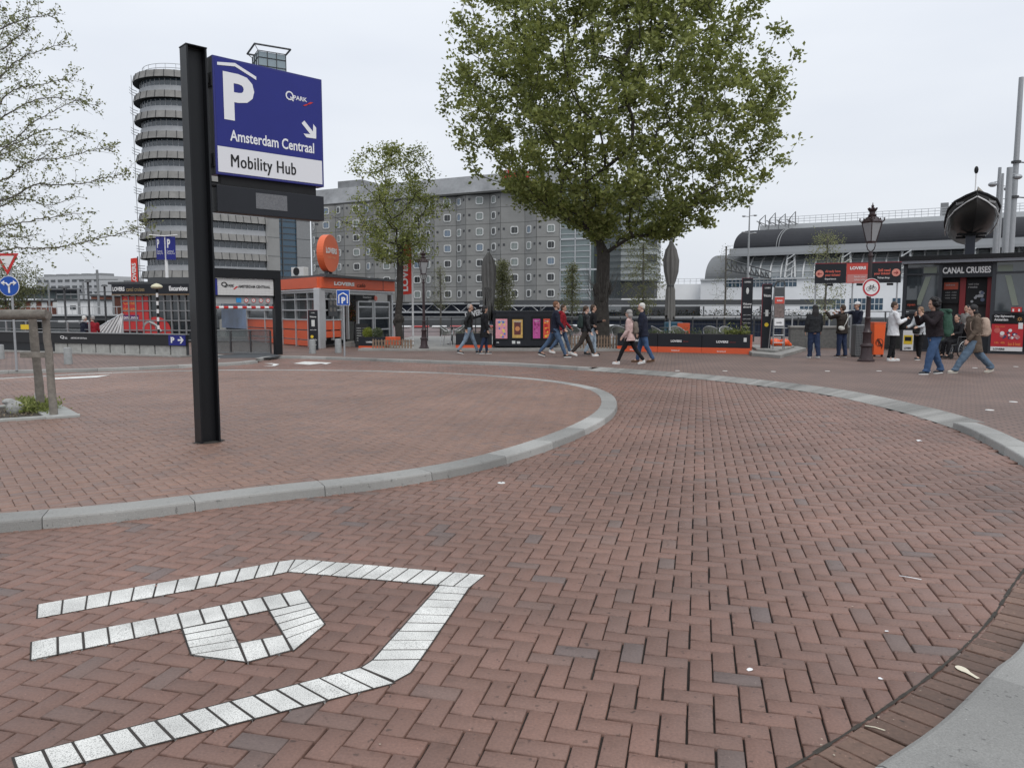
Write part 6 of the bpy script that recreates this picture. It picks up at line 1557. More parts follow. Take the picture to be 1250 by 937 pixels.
letters(b, [('City Sightseeing', f.x(1214.5), f.x(1239), zb0 + .2, zb0 + .29, -.032), ('Amsterdam', f.x(1214.5), f.x(1231.5), zb0 + .09, zb0 + .18, -.032)], M_sgn_w, bold=.035)
mb = MB(); cx, cz = f.x(1245.5), (zb0 + zb1)/2
for k in range(8): a = math.pi*k/4; mb.prism_y([(cx + .03*math.cos(a-.4), cz + .03*math.sin(a-.4)), (cx + .09*math.cos(a), cz + .09*math.sin(a)), (cx + .03*math.cos(a+.4), cz + .03*math.sin(a+.4))], -.036 - k*.0003, -.032)
mb.build('star_emblem', mat('star_orange', (.6, .3, .1), .5), b)
mb = MB(); mb.box(f.x(1244.5), f.x(1250), -.046, -.0415, zr1 - .16, zr1 + .05); mb.build('white_tag', M_sgn_w, rpst)
mb = MB(); mb.box(f.x(1104), f.x(1117), -.03, -.012, xz(1110, 427.5)[1], xz(1110, 403)[1]); b = mb.build('white_poster', M_sgn_w, t)
mb = MB(); mb.box(f.x(1105), f.x(1116), -.034, -.031, xz(1110, 420)[1], xz(1110, 409)[1]); o = mb.build('yellow_field', M_yellow, b)
mb = MB(); mb.box(f.x(1106.5), f.x(1114.5), -.038, -.035, xz(1110, 416)[1], xz(1110, 411)[1]); mb.build('dark_field', M_blackmatt, o)
letters(b, [('LOVERS', f.x(1106), f.x(1114.5), xz(1110, 426)[1], xz(1110, 423.5)[1], -.032)], M_sgn_b, bold=.04)
mb = MB(); mb.box(f.x(1105), f.x(1119), .0, .05, xz(1110, 378)[1], xz(1110, 366)[1]); b = mb.build('small_board', M_blackmatt, t)
letters(b, [('open', f.x(1107), f.x(1117), xz(1110, 374)[1], xz(1110, 371)[1], -.003)], mat('dim_red2', (.35, .06, .03), .5))
p = f.w(f.x(1241), -.1, xz(1240, 381)[1]); mb = MB(); mb.box(-.15, .15, -.06, .06, 0, .17); mb.box(-.12, -.06, -.065, -.055, .02, .12, 1); mb.box(.05, .11, -.065, -.055, .02, .12, 1); tag(mb.build('toy_bus', [M_red, M_sgn_w], loc=(p[0], p[1], p[2]), rz=f.a, bevel=.01), 'small red model bus standing in the kiosk window above the red poster', 'model bus')

# ---- boat raised on a post over the kiosk
Yb = 29.4; p = AT(1184, 300, Yb); t = thing('raised_boat', 'black hulled motor boat raised bow first on a dark steel post over the kiosk', 'boat', (p[0], Yb, HI), R(-27))
zz2 = lambda py: CAM_H + (378.2 - py)/F_PX*Yb - HI
mb = MB(); mb.box(-.16, .16, -.12, .12, 0, zz2(284)); mb.build('post', mat('post_navy', (.012, .016, .03), .4), t, bevel=.01)
S = [(-2.6, .02, .62, .98), (-2.35, .38, .45, .92), (-1.8, .80, .2, .84), (-.9, 1.02, .06, .76), (.4, 1.06, .0, .70), (1.8, 1.04, .02, .68), (2.9, .98, .06, .68)]   # y, half beam, keel z, gunwale z
def sect(y, b, k, gz):
    return [(0, y, k), (b*.45, y, k + .10), (b*.82, y, k + .28), (b*.97, y, k + .50*(gz-k)/.7 + .1), (b, y, gz)]
TB = Matrix.Translation((.02, 0.0, zz2(290))) @ Matrix.Rotation(R(-6), 4, 'X') @ Matrix.Scale(.8, 4, (0, 1, 0)) @ Matrix.Scale(.8, 4, (1, 0, 0)) @ Matrix.Scale(1.2, 4, (0, 0, 1))
mb = MB(); mb.T = TB; rows = []
for s_ in S:
    r = sect(*s_); full = [(-x, y, z) for x, y, z in r[::-1]] + r[1:]; rows.append(mb.pts(full))
for a, b_2 in zip(rows[:-1], rows[1:]):
    for k in range(8): mb.face((a+k, a+k+1, b_2+k+1, b_2+k), 0 if k in (0, 1, 6, 7) and False else 0)
mb.face([rows[-1] + k for k in range(9)]); mb.face([rows[0] + k for k in range(9)])
mb.build('hull', mat('hull_black', (.022, .021, .02), .45, coat=.15), t, smooth='auto', fixn=True)
mb = MB(); mb.T = TB
for sgn in (-1, 1):
    mb.tube([(sgn*s_[1]*.985, s_[0]-.02, s_[2] + (s_[3]-s_[2])*.60) for s_ in S], .022, 5); 
mb.build('white_stripe', M_sgn_w, t)
mb = MB(); mb.T = TB
for sgn in (-1, 1): mb.tube([(sgn*(s_[1]+.02), s_[0]-.02, s_[3]) for s_ in S], .04, 6)
mb.build('rubbing_strake', M_blackmatt, t)
mb = MB(); mb.T = TB; i = [mb.pts([(-s_[1]*.95, s_[0], s_[3] + .01), (0, s_[0], s_[3] + .16), (s_[1]*.95, s_[0], s_[3] + .01)]) for s_ in S]
for a, b_2 in zip(i[:-1], i[1:]):
    for k in range(2): mb.face((a+k, a+k+1, b_2+k+1, b_2+k))
mb.build('deck_cover', mat('boat_canvas', (.27, .25, .22), .85), t, smooth=True)
mb = MB(); mb.T = TB; mb.loft([(0, -.2, .85, .72, 1.2), (0, -.1, 1.05, .62, 1.1), (0, 0, 1.16, .4, .8)], n=20); mb.build('cabin_cover', MATS['boat_canvas'], t, smooth=True)
mb = MB(); mb.T = TB; mb.tube([(0, -1.2, .9), (0, -1.3, 1.75)], .03, 6, 0); mb.build('light_staff', M_sgn_w, t)
mb = MB(); mb.T = TB; mb.ell((0, -1.3, 1.85), (.09, .09, .12), n=10); mb.build('bow_light', M_blackmatt, t)
mb = MB(); mb.T = TB; mb.box(-.6, .6, -.35, -.25, .0, .06); mb.box(-.6, .6, .45, .55, .0, .06); mb.build('cradle', M_blackmatt, t)
for sgn in (-1, 1):
    mb = MB(); mb.T = TB @ Matrix.Translation((sgn*.60, -2.08, .74)) @ Matrix.Rotation(sgn*R(50), 4, 'Z'); mb.text('Bestevaer', -.22, .22, -.03, .06, -.035, 0, bold=.02); mb.build('lettering', mat('name_grey', (.3, .3, .3), .5), t)

# ---- tram masts
def mast(px0, pyt, Y, r0, r1, label, collars=(), lamps=()):
    p = AT(px0, 400, Y); t = thing('tram_mast', label, 'mast', (p[0], Y, HI)); h = CAM_H + (378.2 - pyt)/F_PX*Y - HI
    mb = MB(); mb.tube([(0, 0, 0), (0, 0, h*.5), (0, 0, h)], [r0, (r0 + r1)/2, r1], 14); mb.build('pole', M_pgrey, t, smooth='auto')
    for py in collars:
        z = CAM_H + (378.2 - py)/F_PX*Y - HI; mb = MB(); mb.lathe([(r0 + .04, z), (r0 + .04, z + .1)], n=14); mb.tube([(0, 0, z + .05), (3.5, .4, z - .1)], .03, 5); mb.build('collar', M_dgrey, t)
    for py, dx in lamps:
        z = CAM_H + (378.2 - py)/F_PX*Y - HI; mb = MB(); mb.tube([(0, 0, z + .15), (dx*.7, 0, z + .12)], .02, 5); mb.ell((dx, 0, z), (.2, .16, .12), n=12); mb.build('lamp', M_pgrey, t)
    return t
mast(1228, 105, 36, .16, .1, 'tallest grey tram mast at the right edge with span wire collars', collars=(204, 245))
mast(1209, 209, 37, .17, .07, 'tapered grey mast just right of the raised boat', lamps=((229, -.3),))
mast(1213, 216, 40, .1, .06, 'thin grey mast with two small lamps between the thicker masts', lamps=((234, .3), (249, .5)))
mast(1221, 209, 34, .13, .12, 'pale grey mast with camera dome left of the tallest mast', lamps=((220, .35),))
p = AT(1264, 300, 33); mast(1264, 280, 33, .1, .1, 'short dark mast at the extreme right edge')

# ================================================================== left foreground: timber tree guard
M_trunkw = mat('guard_timber', (.20, .182, .158), .85, var=.35, scale=11, bump=.6, bscale=35)
pA = G(51, 503, HI); pB = G(66, 508.5, HI)
t = thing('tree_guard', 'weathered round timber tree guard frame with crossbar at the left edge', 'tree guard', (pB[0], pB[1], HI))
zt = lambda py, Y: CAM_H + (378.2 - py)/F_PX*Y - HI
hB = zt(385, pB[1])
def log(a, b_2, r, name='post', n=14):
    a, b_2 = Vector(a), Vector(b_2); mb = MB(); k = 9; P = [a.lerp(b_2, q/k) + Vector((random.gauss(0, .003), random.gauss(0, .003), 0)) * (0 < q < k) for q in range(k+1)]
    mb.tube(P, [r*random.uniform(.95, 1.05) for _ in P], n); return mb.build(name, M_trunkw, t, smooth='auto')
dx, dy = pA[0]-pB[0], pA[1]-pB[1]
log((0, 0, -.02), (-.05, .02, hB), .052); log((dx, dy, -.02), (dx + .0, dy - .1, hB - .02), .058)
log((-1.9, -.3, hB + .0), (.02, -.07, hB + .02), .068, 'crossbar'); 
log((-1.75, -.1, -.02), (-1.75, -.15, hB - .02), .055); log((-1.9, .9, -.02), (-1.9, .9, hB), .055); log((-1.95, 1.0, hB), (dx - .1, dy + .5, hB), .06, 'crossbar')
mb = MB(); mb.box(dx + .02, -.02, .02, .08, hB - .6, hB - .52); mb.build('brace', M_trunkw, t, bevel=.01)
# its planting bed
f4 = [G(-160, 525, HI), G(98, 508.5, HI), G(70, 493.5, HI), G(-160, 505, HI)]
g = MB(); 
def edge(a, b_2, w_, z): 
    a, b_2 = np.array(a[:2]), np.array(b_2[:2]); d = (b_2-a)/np.linalg.norm(b_2-a); n = np.array([-d[1], d[0]])*w_
    g.prism([tuple(a), tuple(b_2), tuple(b_2+n), tuple(a+n)], HI - .02, HI + z)
cc = [np.array(p[:2]) for p in f4]
edge(cc[0], cc[1], .12, .035); edge(cc[1], cc[2], .42, .033); edge(cc[2], cc[3], .12, .037)
structure(g.build('bed_edging', mat('bed_concrete', (.33, .335, .32), .8, var=.2, scale=5), bevel=.008))
g = MB(); g.poly([(*c, HI + .012) for c in cc]); structure(g.build('bed_soil', mat('soil', (.06, .05, .04), .95, var=.5, scale=20, bump=1., bscale=30)))
P = []
for k in range(2600):
    u = RNG.random(); a = np.array(G(20 + 45*u, 505 - 8*RNG.random(), HI)); P.append((a[0] + RNG.normal()*.05, a[1] + RNG.normal()*.12, HI + .02 + RNG.random()**1.5*.14))
P = np.array(P); o = bpy.data.objects.new('low_plants', leaf_mesh('low_plants', P, .05, M_leaf, up=.8, aspect=.4)); COL.objects.link(o); tag(o, 'patch of low green ground plants at the foot of the timber guard', 'plants')
P = np.stack([RNG.uniform(-9, -6.9, 700), RNG.uniform(10.4, 11.6, 700), HI + .015 + RNG.random(700)*.02], 1)
o = bpy.data.objects.new('dead_leaves', leaf_mesh('dead_leaves', P, .035, tone_mat('dead_leaf', [(0, (.1, .07, .04)), (1, (.25, .2, .14))]))); COL.objects.link(o); o['kind'] = 'stuff'
p = G(44.5, 501, HI); mb = MB(); mb.lathe([(.055, 0), (.055, .26), (.045, .29), (.02, .3)], n=14); tag(mb.build('white_pipe_end', M_offwhite, loc=(p[0] + .02, p[1] + .05, HI), smooth='auto'), 'short white upright pipe stub between the plants beside the timber post', 'pipe stub')
p = G(19, 505, HI); mb = MB(); mb.ell((0, 0, .08), (.13, .1, .12), n=14); mb.ell((-.09, 0, .18), (.1, .07, .05), n=10); o = bake(mb, 'crumpled_bag', mat('bag_grey', (.3, .3, .29), .5, var=.5, scale=14, bump=.5, bscale=20), None, .015, 1); o.location = p; tag(o, 'crumpled grey and dark bag lying in the planting bed at left', 'bag')

# ================================================================== far left background
f = Fac(46, 215, 124, 205, 0); t = fthing('white_office', 'distant white four storey office block with stepped roof boxes at left', 'office building', f)
zl = lambda py, px=90: f.at(px, py)[1]
mb = MB(); mb.box(0, f.len, 0, 14, 0, zl(337)); mb.build('wall', mat('office_white', (.45, .46, .47), .7), t)
for r, py in enumerate((341, 348.5, 355.5)):
    for k in range(9):
        mb = MB(); x = f.len*(k + .2)/9; mb.box(x, x + f.len/9*.62, -.12, -.02, zl(py + 2.6), zl(py)); mb.build('window', M_glassd, t)
for k in range(5):
    mb = MB(); x = f.len*(k*.2 + .02); mb.box(x, x + f.len*.1, 2, 6, zl(337), zl(333.5)); mb.build('roof_box', M_grey, t)
f = Fac(-120, 140, 64, 140, 0); t = fthing('brick_station_wing', 'long low red brick station wing at the far left', 'building', f)
mb = MB(); mb.box(0, f.len, 0, 10, 0, f.at(50, 368)[1]); mb.build('wall', mat('far_brick', (.2, .075, .05), .85, var=.2, scale=.5), t)
for k in range(14): mb = MB(); x = 1.5 + k*2; mb.box(x, x + 1, -.1, -.02, 2, 3); mb.build('window', M_offwhite, t)
mb = MB(); mb.box(-.3, f.len + .3, -.5, 10, f.at(50, 368)[1] + .01, f.at(50, 366)[1]); mb.build('roof', M_dgrey, t)
f = Fac(112, 120, 128, 120, 0); t = fthing('brick_gatehouse', 'small red brick block right of the white signal cabin', 'building', f)
mb = MB(); mb.box(0, f.len, 0, 5, 0, f.at(120, 362)[1]); mb.build('wall', MATS['far_brick'], t)
mb = MB(); mb.box(-.1, f.len + .1, -.15, 5, f.at(120, 362)[1] + .01, f.at(120, 361)[1] + .1); mb.build('roof', M_dgrey, t)
f = Fac(70, 100, 114, 100, 0); t = fthing('white_cabin', 'white flat cabin with one small dark window below the white office block', 'building', f)
mb = MB(); mb.box(0, f.len, 0, 5, 0, f.at(90, 366.5)[1]); mb.build('wall', M_sgn_w, t)
mb = MB(); xa, zb2_ = f.at(86, 377.5); xb2, zt2 = f.at(92.5, 372.8); mb.box(xa, xb2, -.06, -.01, zb2_, zt2); mb.build('window', M_glassd, t)
mb = MB(); mb.box(-.2, f.len + .2, -.3, 5.2, f.at(90, 366.5)[1] + .01, f.at(90, 365)[1]); mb.build('roof', M_dgrey, t)
f = Fac(-150, 130, 100, 150, 0); t = fthing('station_canopy', 'dark glazed platform canopy of the station behind the left masts', 'canopy', f)
z0, z1 = f.at(60, 364)[1], f.at(60, 351)[1]; mb = MB(); mb.box(0, f.len, 3, 12, z0, z1 - .6); mb.build('glazing', mat('canopy_glass', (.12, .15, .155), .3, var=.3, scale=.2), t)
mb = MB(); mb.box(-.2, f.len + .5, 2, 13, z1 - .59, z1); mb.build('roof', M_char, t)
mb = MB()
for k in range(26): x = f.len*k/25; mb.box(x - .12, x + .12, 2.8, 3, 0, z1 - .6)
mb.build('frame', M_grey, t)
f = Fac(52, 75, 262, 80, 0); t = fthing('rail_viaduct', 'dark viaduct deck with pale railing crossing behind the ticket office', 'viaduct', f)
z0, z1 = f.at(100, 391)[1], f.at(100, 384)[1]; mb = MB(); mb.box(-12, f.len, 0, 8, z0, z1); mb.build('deck', M_dgrey, t)
mb = MB(); mb.box(-12, f.len, -.2, 0, z1 - .12, z1 + .02)
for k in range(70): x = -12 + k*.44; mb.box(x, x + .05, -.1, -.05, z1, z1 + .75)
mb.box(-12, f.len, -.12, -.03, z1 + .75, z1 + .82); mb.build('railing', M_alu, t)
for k in range(5): mb = MB(); x = -8 + k*6; mb.box(x, x + .5, 1, 6, -1.3, z0); mb.build('pier', M_conc, t)
for i, (px, pyt, Y) in enumerate([(122, 330, 95), (62, 345, 110), (98, 352, 90), (140, 348, 100), (104, 345, 120)]):
    p = AT(px, 400, Y); t = thing('catenary_mast', ['tall thin catenary mast nearest the red banner', 'thin catenary mast above the tubular railing beside the left tree', 'short catenary mast above the seated people', 'catenary mast just left of the ticket office roof', 'distant catenary mast in front of the white office'][i], 'mast', (p[0], Y, 0), 0)
    h = CAM_H + (378.2 - pyt)/F_PX*Y; mb = MB(); mb.tube([(0, 0, 0), (0, 0, h)], .14, 6); mb.build('pole', M_grey, t)
    mb = MB(); mb.tube([(-2.5, 0, h*.82), (2.5, 0, h*.82)], .07, 5); mb.build('cross_arm', M_grey, t)
f = Fac(148, 180, 240, 180, 0); t = fthing('grey_block', 'low distant grey building peeking between banner and round tower', 'building', f)
mb = MB(); mb.box(0, f.len*.3, 0, 8, 0, f.at(160, 347)[1]); mb.box(f.len*.05, f.len*.16, 0, 6, 0, f.at(160, 342)[1]); mb.build('wall', M_grey, t)
# ================================================================== trees
def skeleton(root_pts, root_r, ends, start_h, step=.45, wob=.05, rg=RNG, pull=.35, up=.0, base_allow=None):
    """branch network: each crown point is joined to the nearest suitable branch, nearest ones first"""
    nodes = [np.array(p, float) for p in root_pts]; par = [-1] + list(range(len(root_pts) - 1)); path = [0.0]
    for k in range(1, len(nodes)): path.append(path[-1] + np.linalg.norm(nodes[k] - nodes[k-1]))
    fork = np.array(root_pts[-1]); order = np.argsort(np.linalg.norm(ends - fork, axis=1)); tips = []
    N = np.array(nodes); Pth = np.array(path); ok = N[:, 2] >= start_h
    for e in order:
        p = ends[e]; d = np.linalg.norm(N - p, axis=1)
        down = np.maximum(0, N[:, 2] - p[2] + .25*d) * .8
        c = d + pull * Pth * .35 + down + np.where(ok, 0, 1e6); j = int(np.argmin(c)); a = N[j]; L_ = np.linalg.norm(p - a)
        n = max(1, int(L_ / step)); prev = j; newn = []; newp = []
        mid = np.array([0, 0, up * L_])
        for k in range(1, n + 1):
            t = k / n; q = a + (p - a) * t + mid * t * (1 - t) + (rg.normal(size=3) * wob * L_**.5 if k < n else 0)
            nodes.append(q); par.append(prev); newn.append(q); newp.append(Pth[j] + L_*t); prev = len(nodes) - 1
        N = np.vstack([N, newn]); Pth = np.concatenate([Pth, newp]); ok = np.concatenate([ok, np.ones(len(newn), bool)]); tips.append(prev)
    return N, par, tips
def branch_mesh(name, N, par, r_tip, r_root, nroot, m, expo=2.4, parent=None, max_r=None, bark=.0):
    n = len(N); w_ = np.zeros(n); kids = [[] for _ in range(n)]
    for i, p in enumerate(par):
        if p >= 0: kids[p].append(i)
    for i in range(n - 1, -1, -1):
        w_[i] = sum(w_[k] for k in kids[i]) if kids[i] else 1.0
    for i in range(n - 1, -1, -1): pass
    r = r_tip * w_ ** (1 / expo)
    s = r_root / r[0]; r = np.where(np.arange(n) < nroot, np.maximum(r, r_root * (1 - .28*np.arange(n)/max(nroot, 1))), np.minimum(r, r_root*.62))
    mb = MB(); done = set()
    stack = [(0, None)]
    while stack:
        i, frm = stack.pop(); chain = ([frm] if frm is not None else []) + [i]
        while kids[i]:
            ks = sorted(kids[i], key=lambda k: -w_[k])
            for k in ks[1:]: stack.append((k, i))
            i = ks[0]; chain.append(i)
        if len(chain) < 2: continue
        rr = [r[k] for k in chain]
        if frm is not None: rr[0] = min(r[chain[0]], rr[1]*1.25)
        rad = max(rr); sides = 14 if rad > .12 else (7 if rad > .04 else (4 if rad > .012 else 3))
        mb.tube([N[k] for k in chain], rr, sides)
    return mb.build(name, m, parent, smooth=True), r
def make_tree(loc, label, root_pts, ends, start_h, r_root, r_tip, leaf, leafsize, per_tip, spread, m_bark, cat='tree', name='tree', group=None, step=.45, wob=.05, inner=1, up=.05, expo=2.4, aspect=.6, tones=None, lup=.4, pull=.35):
    t = thing(name, label, cat, loc, 0, group)
    N, par, tips = skeleton(root_pts, r_root, ends, start_h, step, wob, up=up, pull=pull)
    o, r = branch_mesh('trunk', N, par, r_tip, r_root, len(root_pts), m_bark, expo, t)
    T = N[tips]; src = [T]
    for _ in range(inner):
        src.append(np.array([N[par[i]] if par[i] >= 0 else N[i] for i in tips]))
    P = []; tn = []
    for q, S_ in enumerate(src):
        k = per_tip if q == 0 else max(1, per_tip // 2)
        cl = RNG.normal(size=(len(S_), 1, 3)) * 0; pts = S_[:, None, :] + RNG.normal(size=(len(S_), k, 3)) * np.array(spread)
        P.append(pts.reshape(-1, 3)); tn.append(np.clip(np.repeat(RNG.normal(.5, .17, len(S_)), k) + RNG.normal(0, .15, len(S_)*k), 0, 1))
    P = np.concatenate(P); tn = np.concatenate(tn)
    c = bpy.data.objects.new('crown', leaf_mesh('crown', P, leafsize, leaf, tn, up=lup, aspect=aspect, cup=.15)); COL.objects.link(c); c.parent = t
    return t
M_bark = mat('bark_dark', (.045, .04, .035), .95, var=.5, scale=9, bump=1., bscale=14)
M_bark2 = mat('bark_grey', (.11, .105, .095), .9, var=.4, scale=14, bump=.8, bscale=30)
# --- the big tree: crown volume as a lumpy ellipsoid, thinner towards the edge
Yt = 30.2; pb = AT(735, 400, Yt); s_px = F_PX / Yt
zt_ = lambda py: CAM_H + (378.2 - py)/F_PX*Yt - TZ
n_e = 2600; rg = np.random.default_rng(4)
cx_off = (754 - 735)/s_px; cz = zt_(120); E = []
# outline read as half width to each side at heights
prof = [(292, 6, 95), (275, 30, 140), (258, 80, 168), (240, 120, 185), (222, 150, 200), (205, 165, 212), (190, 172, 220), (165, 178, 235), (140, 184, 236), (110, 194, 222), (85, 188, 230), (60, 196, 218), (40, 194, 188), (20, 186, 172), (0, 176, 162), (-30, 150, 150), (-60, 110, 115), (-90, 60, 60), (-105, 15, 15)]
hz = np.array([zt_(p[0]) for p in prof]); wl = np.array([p[1] for p in prof])/s_px; wr = np.array([p[2]*.95 for p in prof])/s_px
while len(E) < n_e:
    z = rg.uniform(hz[0], hz[-1]); a = rg.uniform(0, 2*math.pi); c, s_ = math.cos(a), math.sin(a)
    l, r_ = np.interp(z, hz, wl), np.interp(z, hz, wr); R_ = r_ if c > 0 else l; Ry = (l + r_)/2*.82
    q = rg.random()**.42; lump = 1 + .05*math.sin(3*a + z*1.3) + .04*math.sin(7*a - z*2.1)
    x = q*c*R_*lump; y = q*s_*Ry*lump
    zc = z + 0*x
    if z < hz[3] and q < .45: continue
    E.append((x, y, zc))
E = np.array(E)
# stray shoots beyond the outline
k = rg.integers(0, n_e, 130); far = E[k].copy(); far[:, :2] *= rg.uniform(1.0, 1.07, (130, 1)); far[:, 2] += rg.uniform(-.15, .35, 130)
ok = np.hypot(E[k][:, 0]/7.5, E[k][:, 1]/6) > .7; E = np.vstack([E, far[ok]])
root = [(0, 0, -.1), (.0, 0, .35), (-.02, 0, 1.0), (-.05, .02, 1.7), (0, 0, 2.2), (.02, 0, zt_(312))]
big = make_tree((pb[0], Yt, TZ), 'huge leafy elm with dark trunk in the middle of the photo', root, E, zt_(318), .33, .0064, M_leaf, .18, 15, (.15, .15, .12), M_bark, name='big_elm', step=.55, wob=.07, inner=2, up=.06, expo=2.25, pull=.55)
# bark swellings and the pale side limb
mb = MB()
for a, z, r_ in ((2.4, 2.0, .19), (3.6, 2.25, .22), (4.4, 1.9, .17), (5.6, 2.35, .19), (.3, 2.2, .18), (3.0, 1.6, .13)): mb.ell((.2*math.cos(a), .2*math.sin(a), z), (r_, r_, r_*1.3), n=12)
mb.cap((0, 0, .1), (0, 0, 2.3), .24, .22)
for k in range(7):
    a = 2*math.pi*k/7; mb.cap((.16*math.cos(a), .16*math.sin(a), .4), (.36*math.cos(a), .36*math.sin(a), -.05), .12, .07)
bb = bake(mb, 'burl', M_bark, big, .05, 2)
P = []
for z in (1.6, 1.9, 2.1, 2.3):
    for k in range(16):
        a = rg.uniform(0, 6.28); P.append([(.3*math.cos(a), .3*math.sin(a), z), (.55*math.cos(a), .5*math.sin(a), z + rg.uniform(.1, .5)), (.7*math.cos(a)+rg.normal()*.06, .6*math.sin(a), z + rg.uniform(.5, 1.0))])
mb = MB()
for q in P: mb.tube(q, [.009, .006, .003], 3)
mb.build('epicormic_twig', M_bark2, bb)

# --- smaller tree before the cafe
Y2 = 31.4; p2 = AT(487, 400, Y2); s2 = F_PX / Y2; z2 = lambda py: CAM_H + (378.2 - py)/F_PX*Y2 - TZ
prof2 = [(322, 20, 18), (310, 40, 48), (295, 58, 56), (280, 70, 40), (265, 72, 50), (250, 70, 64), (235, 66, 60), (220, 60, 48), (205, 50, 38), (192, 34, 30), (183, 12, 28)]
hz = np.array([z2(p[0]) for p in prof2]); wl = np.array([p[1] for p in prof2])/s2; wr = np.array([p[2] for p in prof2])/s2; E = []
while len(E) < 330:
    z = rg.uniform(hz[0], hz[-1]); a = rg.uniform(0, 6.283); l, r_ = np.interp(z, hz, wl), np.interp(z, hz, wr); q = rg.random()**.55
    lump = 1 + .2*math.sin(2.5*a + z*2.4) ; E.append((q*math.cos(a)*(r_ if math.cos(a) > 0 else l)*lump*.95, q*math.sin(a)*(l+r_)/2*lump*.9, z))
small = make_tree((p2[0], Y2, TZ), 'smaller green street tree with dark trunk before the orange cafe and hotel', [(0, 0, -.1), (.0, 0, .5), (-.03, 0, 1.2), (.06, 0, 2.0), (.1, 0, z2(300))], np.array(E), z2(325), .16, .008, M_leaf, .11, 14, (.16, .16, .12), M_bark, name='street_tree', step=.4, wob=.05, inner=2, pull=.25)
mb = MB()
for a, z, r_ in ((1, 1.05, .17), (3, .95, .16), (4.5, 1.1, .15)): mb.ell((.1*math.cos(a), .1*math.sin(a), z), (r_, r_, r_*1.2), n=10)
mb.cap((0, 0, .6), (0, 0, 1.3), .13, .12); bake(mb, 'burl', M_bark, small, .04, 2)

# --- slender young trees along the quay
def slim(px, Y, pyt, pyb_, hw, lab, seed, n=150, leaf=None, ls=.09, per=7, pyramid=1):
    rg2 = np.random.default_rng(seed); p = AT(px, 400, Y); zf = lambda py: CAM_H + (378.2 - py)/F_PX*Y - HI; E = []
    while len(E) < n:
        u = rg2.random(); z = zf(pyb_) + (zf(pyt) - zf(pyb_))*u; R_ = hw/F_PX*Y * (math.sin(min(1, u*1.9 + .25)*math.pi/2) * (1 - u*.72 if pyramid else 1 - abs(u-.5)*.9)); a = rg2.uniform(0, 6.283); q = rg2.random()**.6
        E.append((q*R_*math.cos(a), q*R_*math.sin(a), z + .12*R_*q))
    E = np.array(E); E = E[np.argsort(E[:, 2])]
    top = zf(pyt); rp_ = [(0, 0, 0), (.0, 0, top*.25), (.02, 0, top*.5), (.0, .02, top*.7), (0, 0, top*.85), (0, 0, top)]
    return make_tree((p[0], Y, HI), lab, rp_, E, zf(pyb_) - .3, .055, .005, leaf or M_leaf_p, ls, per, (.13, .13, .1), M_bark2, name='young_tree', group='slender young trees along the quay', step=.35, wob=.02, inner=1, up=-.02, pull=.1)
slim(538, 42.5, 328, 378, 17, 'thin pale green young tree left of the closed parasol', 1, 120, ls=.07, per=5)
slim(613, 41, 322, 380, 20, 'fuller pale green young tree right of the left closed parasol', 2, 300, per=10)
slim(698, 41, 325, 382, 17, 'pale green young tree just left of the big trunk before the glass stair', 3, 170, per=9)
slim(784, 40, 298, 384, 32, 'airy young tree between the big trunk and the right parasol', 4, 260, per=8, pyramid=0)
slim(884, 41, 302, 384, 26, 'bare looking young tree with few leaves before the station wall', 5, 120, ls=.06, per=3)
slim(1006, 41, 286, 392, 30, 'flat topped young tree behind the ticket direction board', 6, 260, leaf=M_leaf_y, ls=.08, per=7, pyramid=0)
# broad yellow green tree at far left
Y3 = 62; p3 = AT(16, 400, Y3); rg3 = np.random.default_rng(8); E = []
for _ in range(320):
    v = rg3.normal(size=3); v /= np.linalg.norm(v); q = rg3.random()**.4; E.append((v[0]*q*2.5, v[1]*q*2.2, 3.6 + v[2]*q*2.3))
make_tree((p3[0], Y3, 0), 'broad yellow green tree behind the give way sign at far left', [(0, 0, -1), (0, 0, 0), (.1, 0, 1.0), (0, 0, 1.8)], np.array(E), 1.2, .16, .012, M_leaf_p, .14, 12, (.2, .2, .2), M_bark, name='far_tree', step=.5, wob=.06)

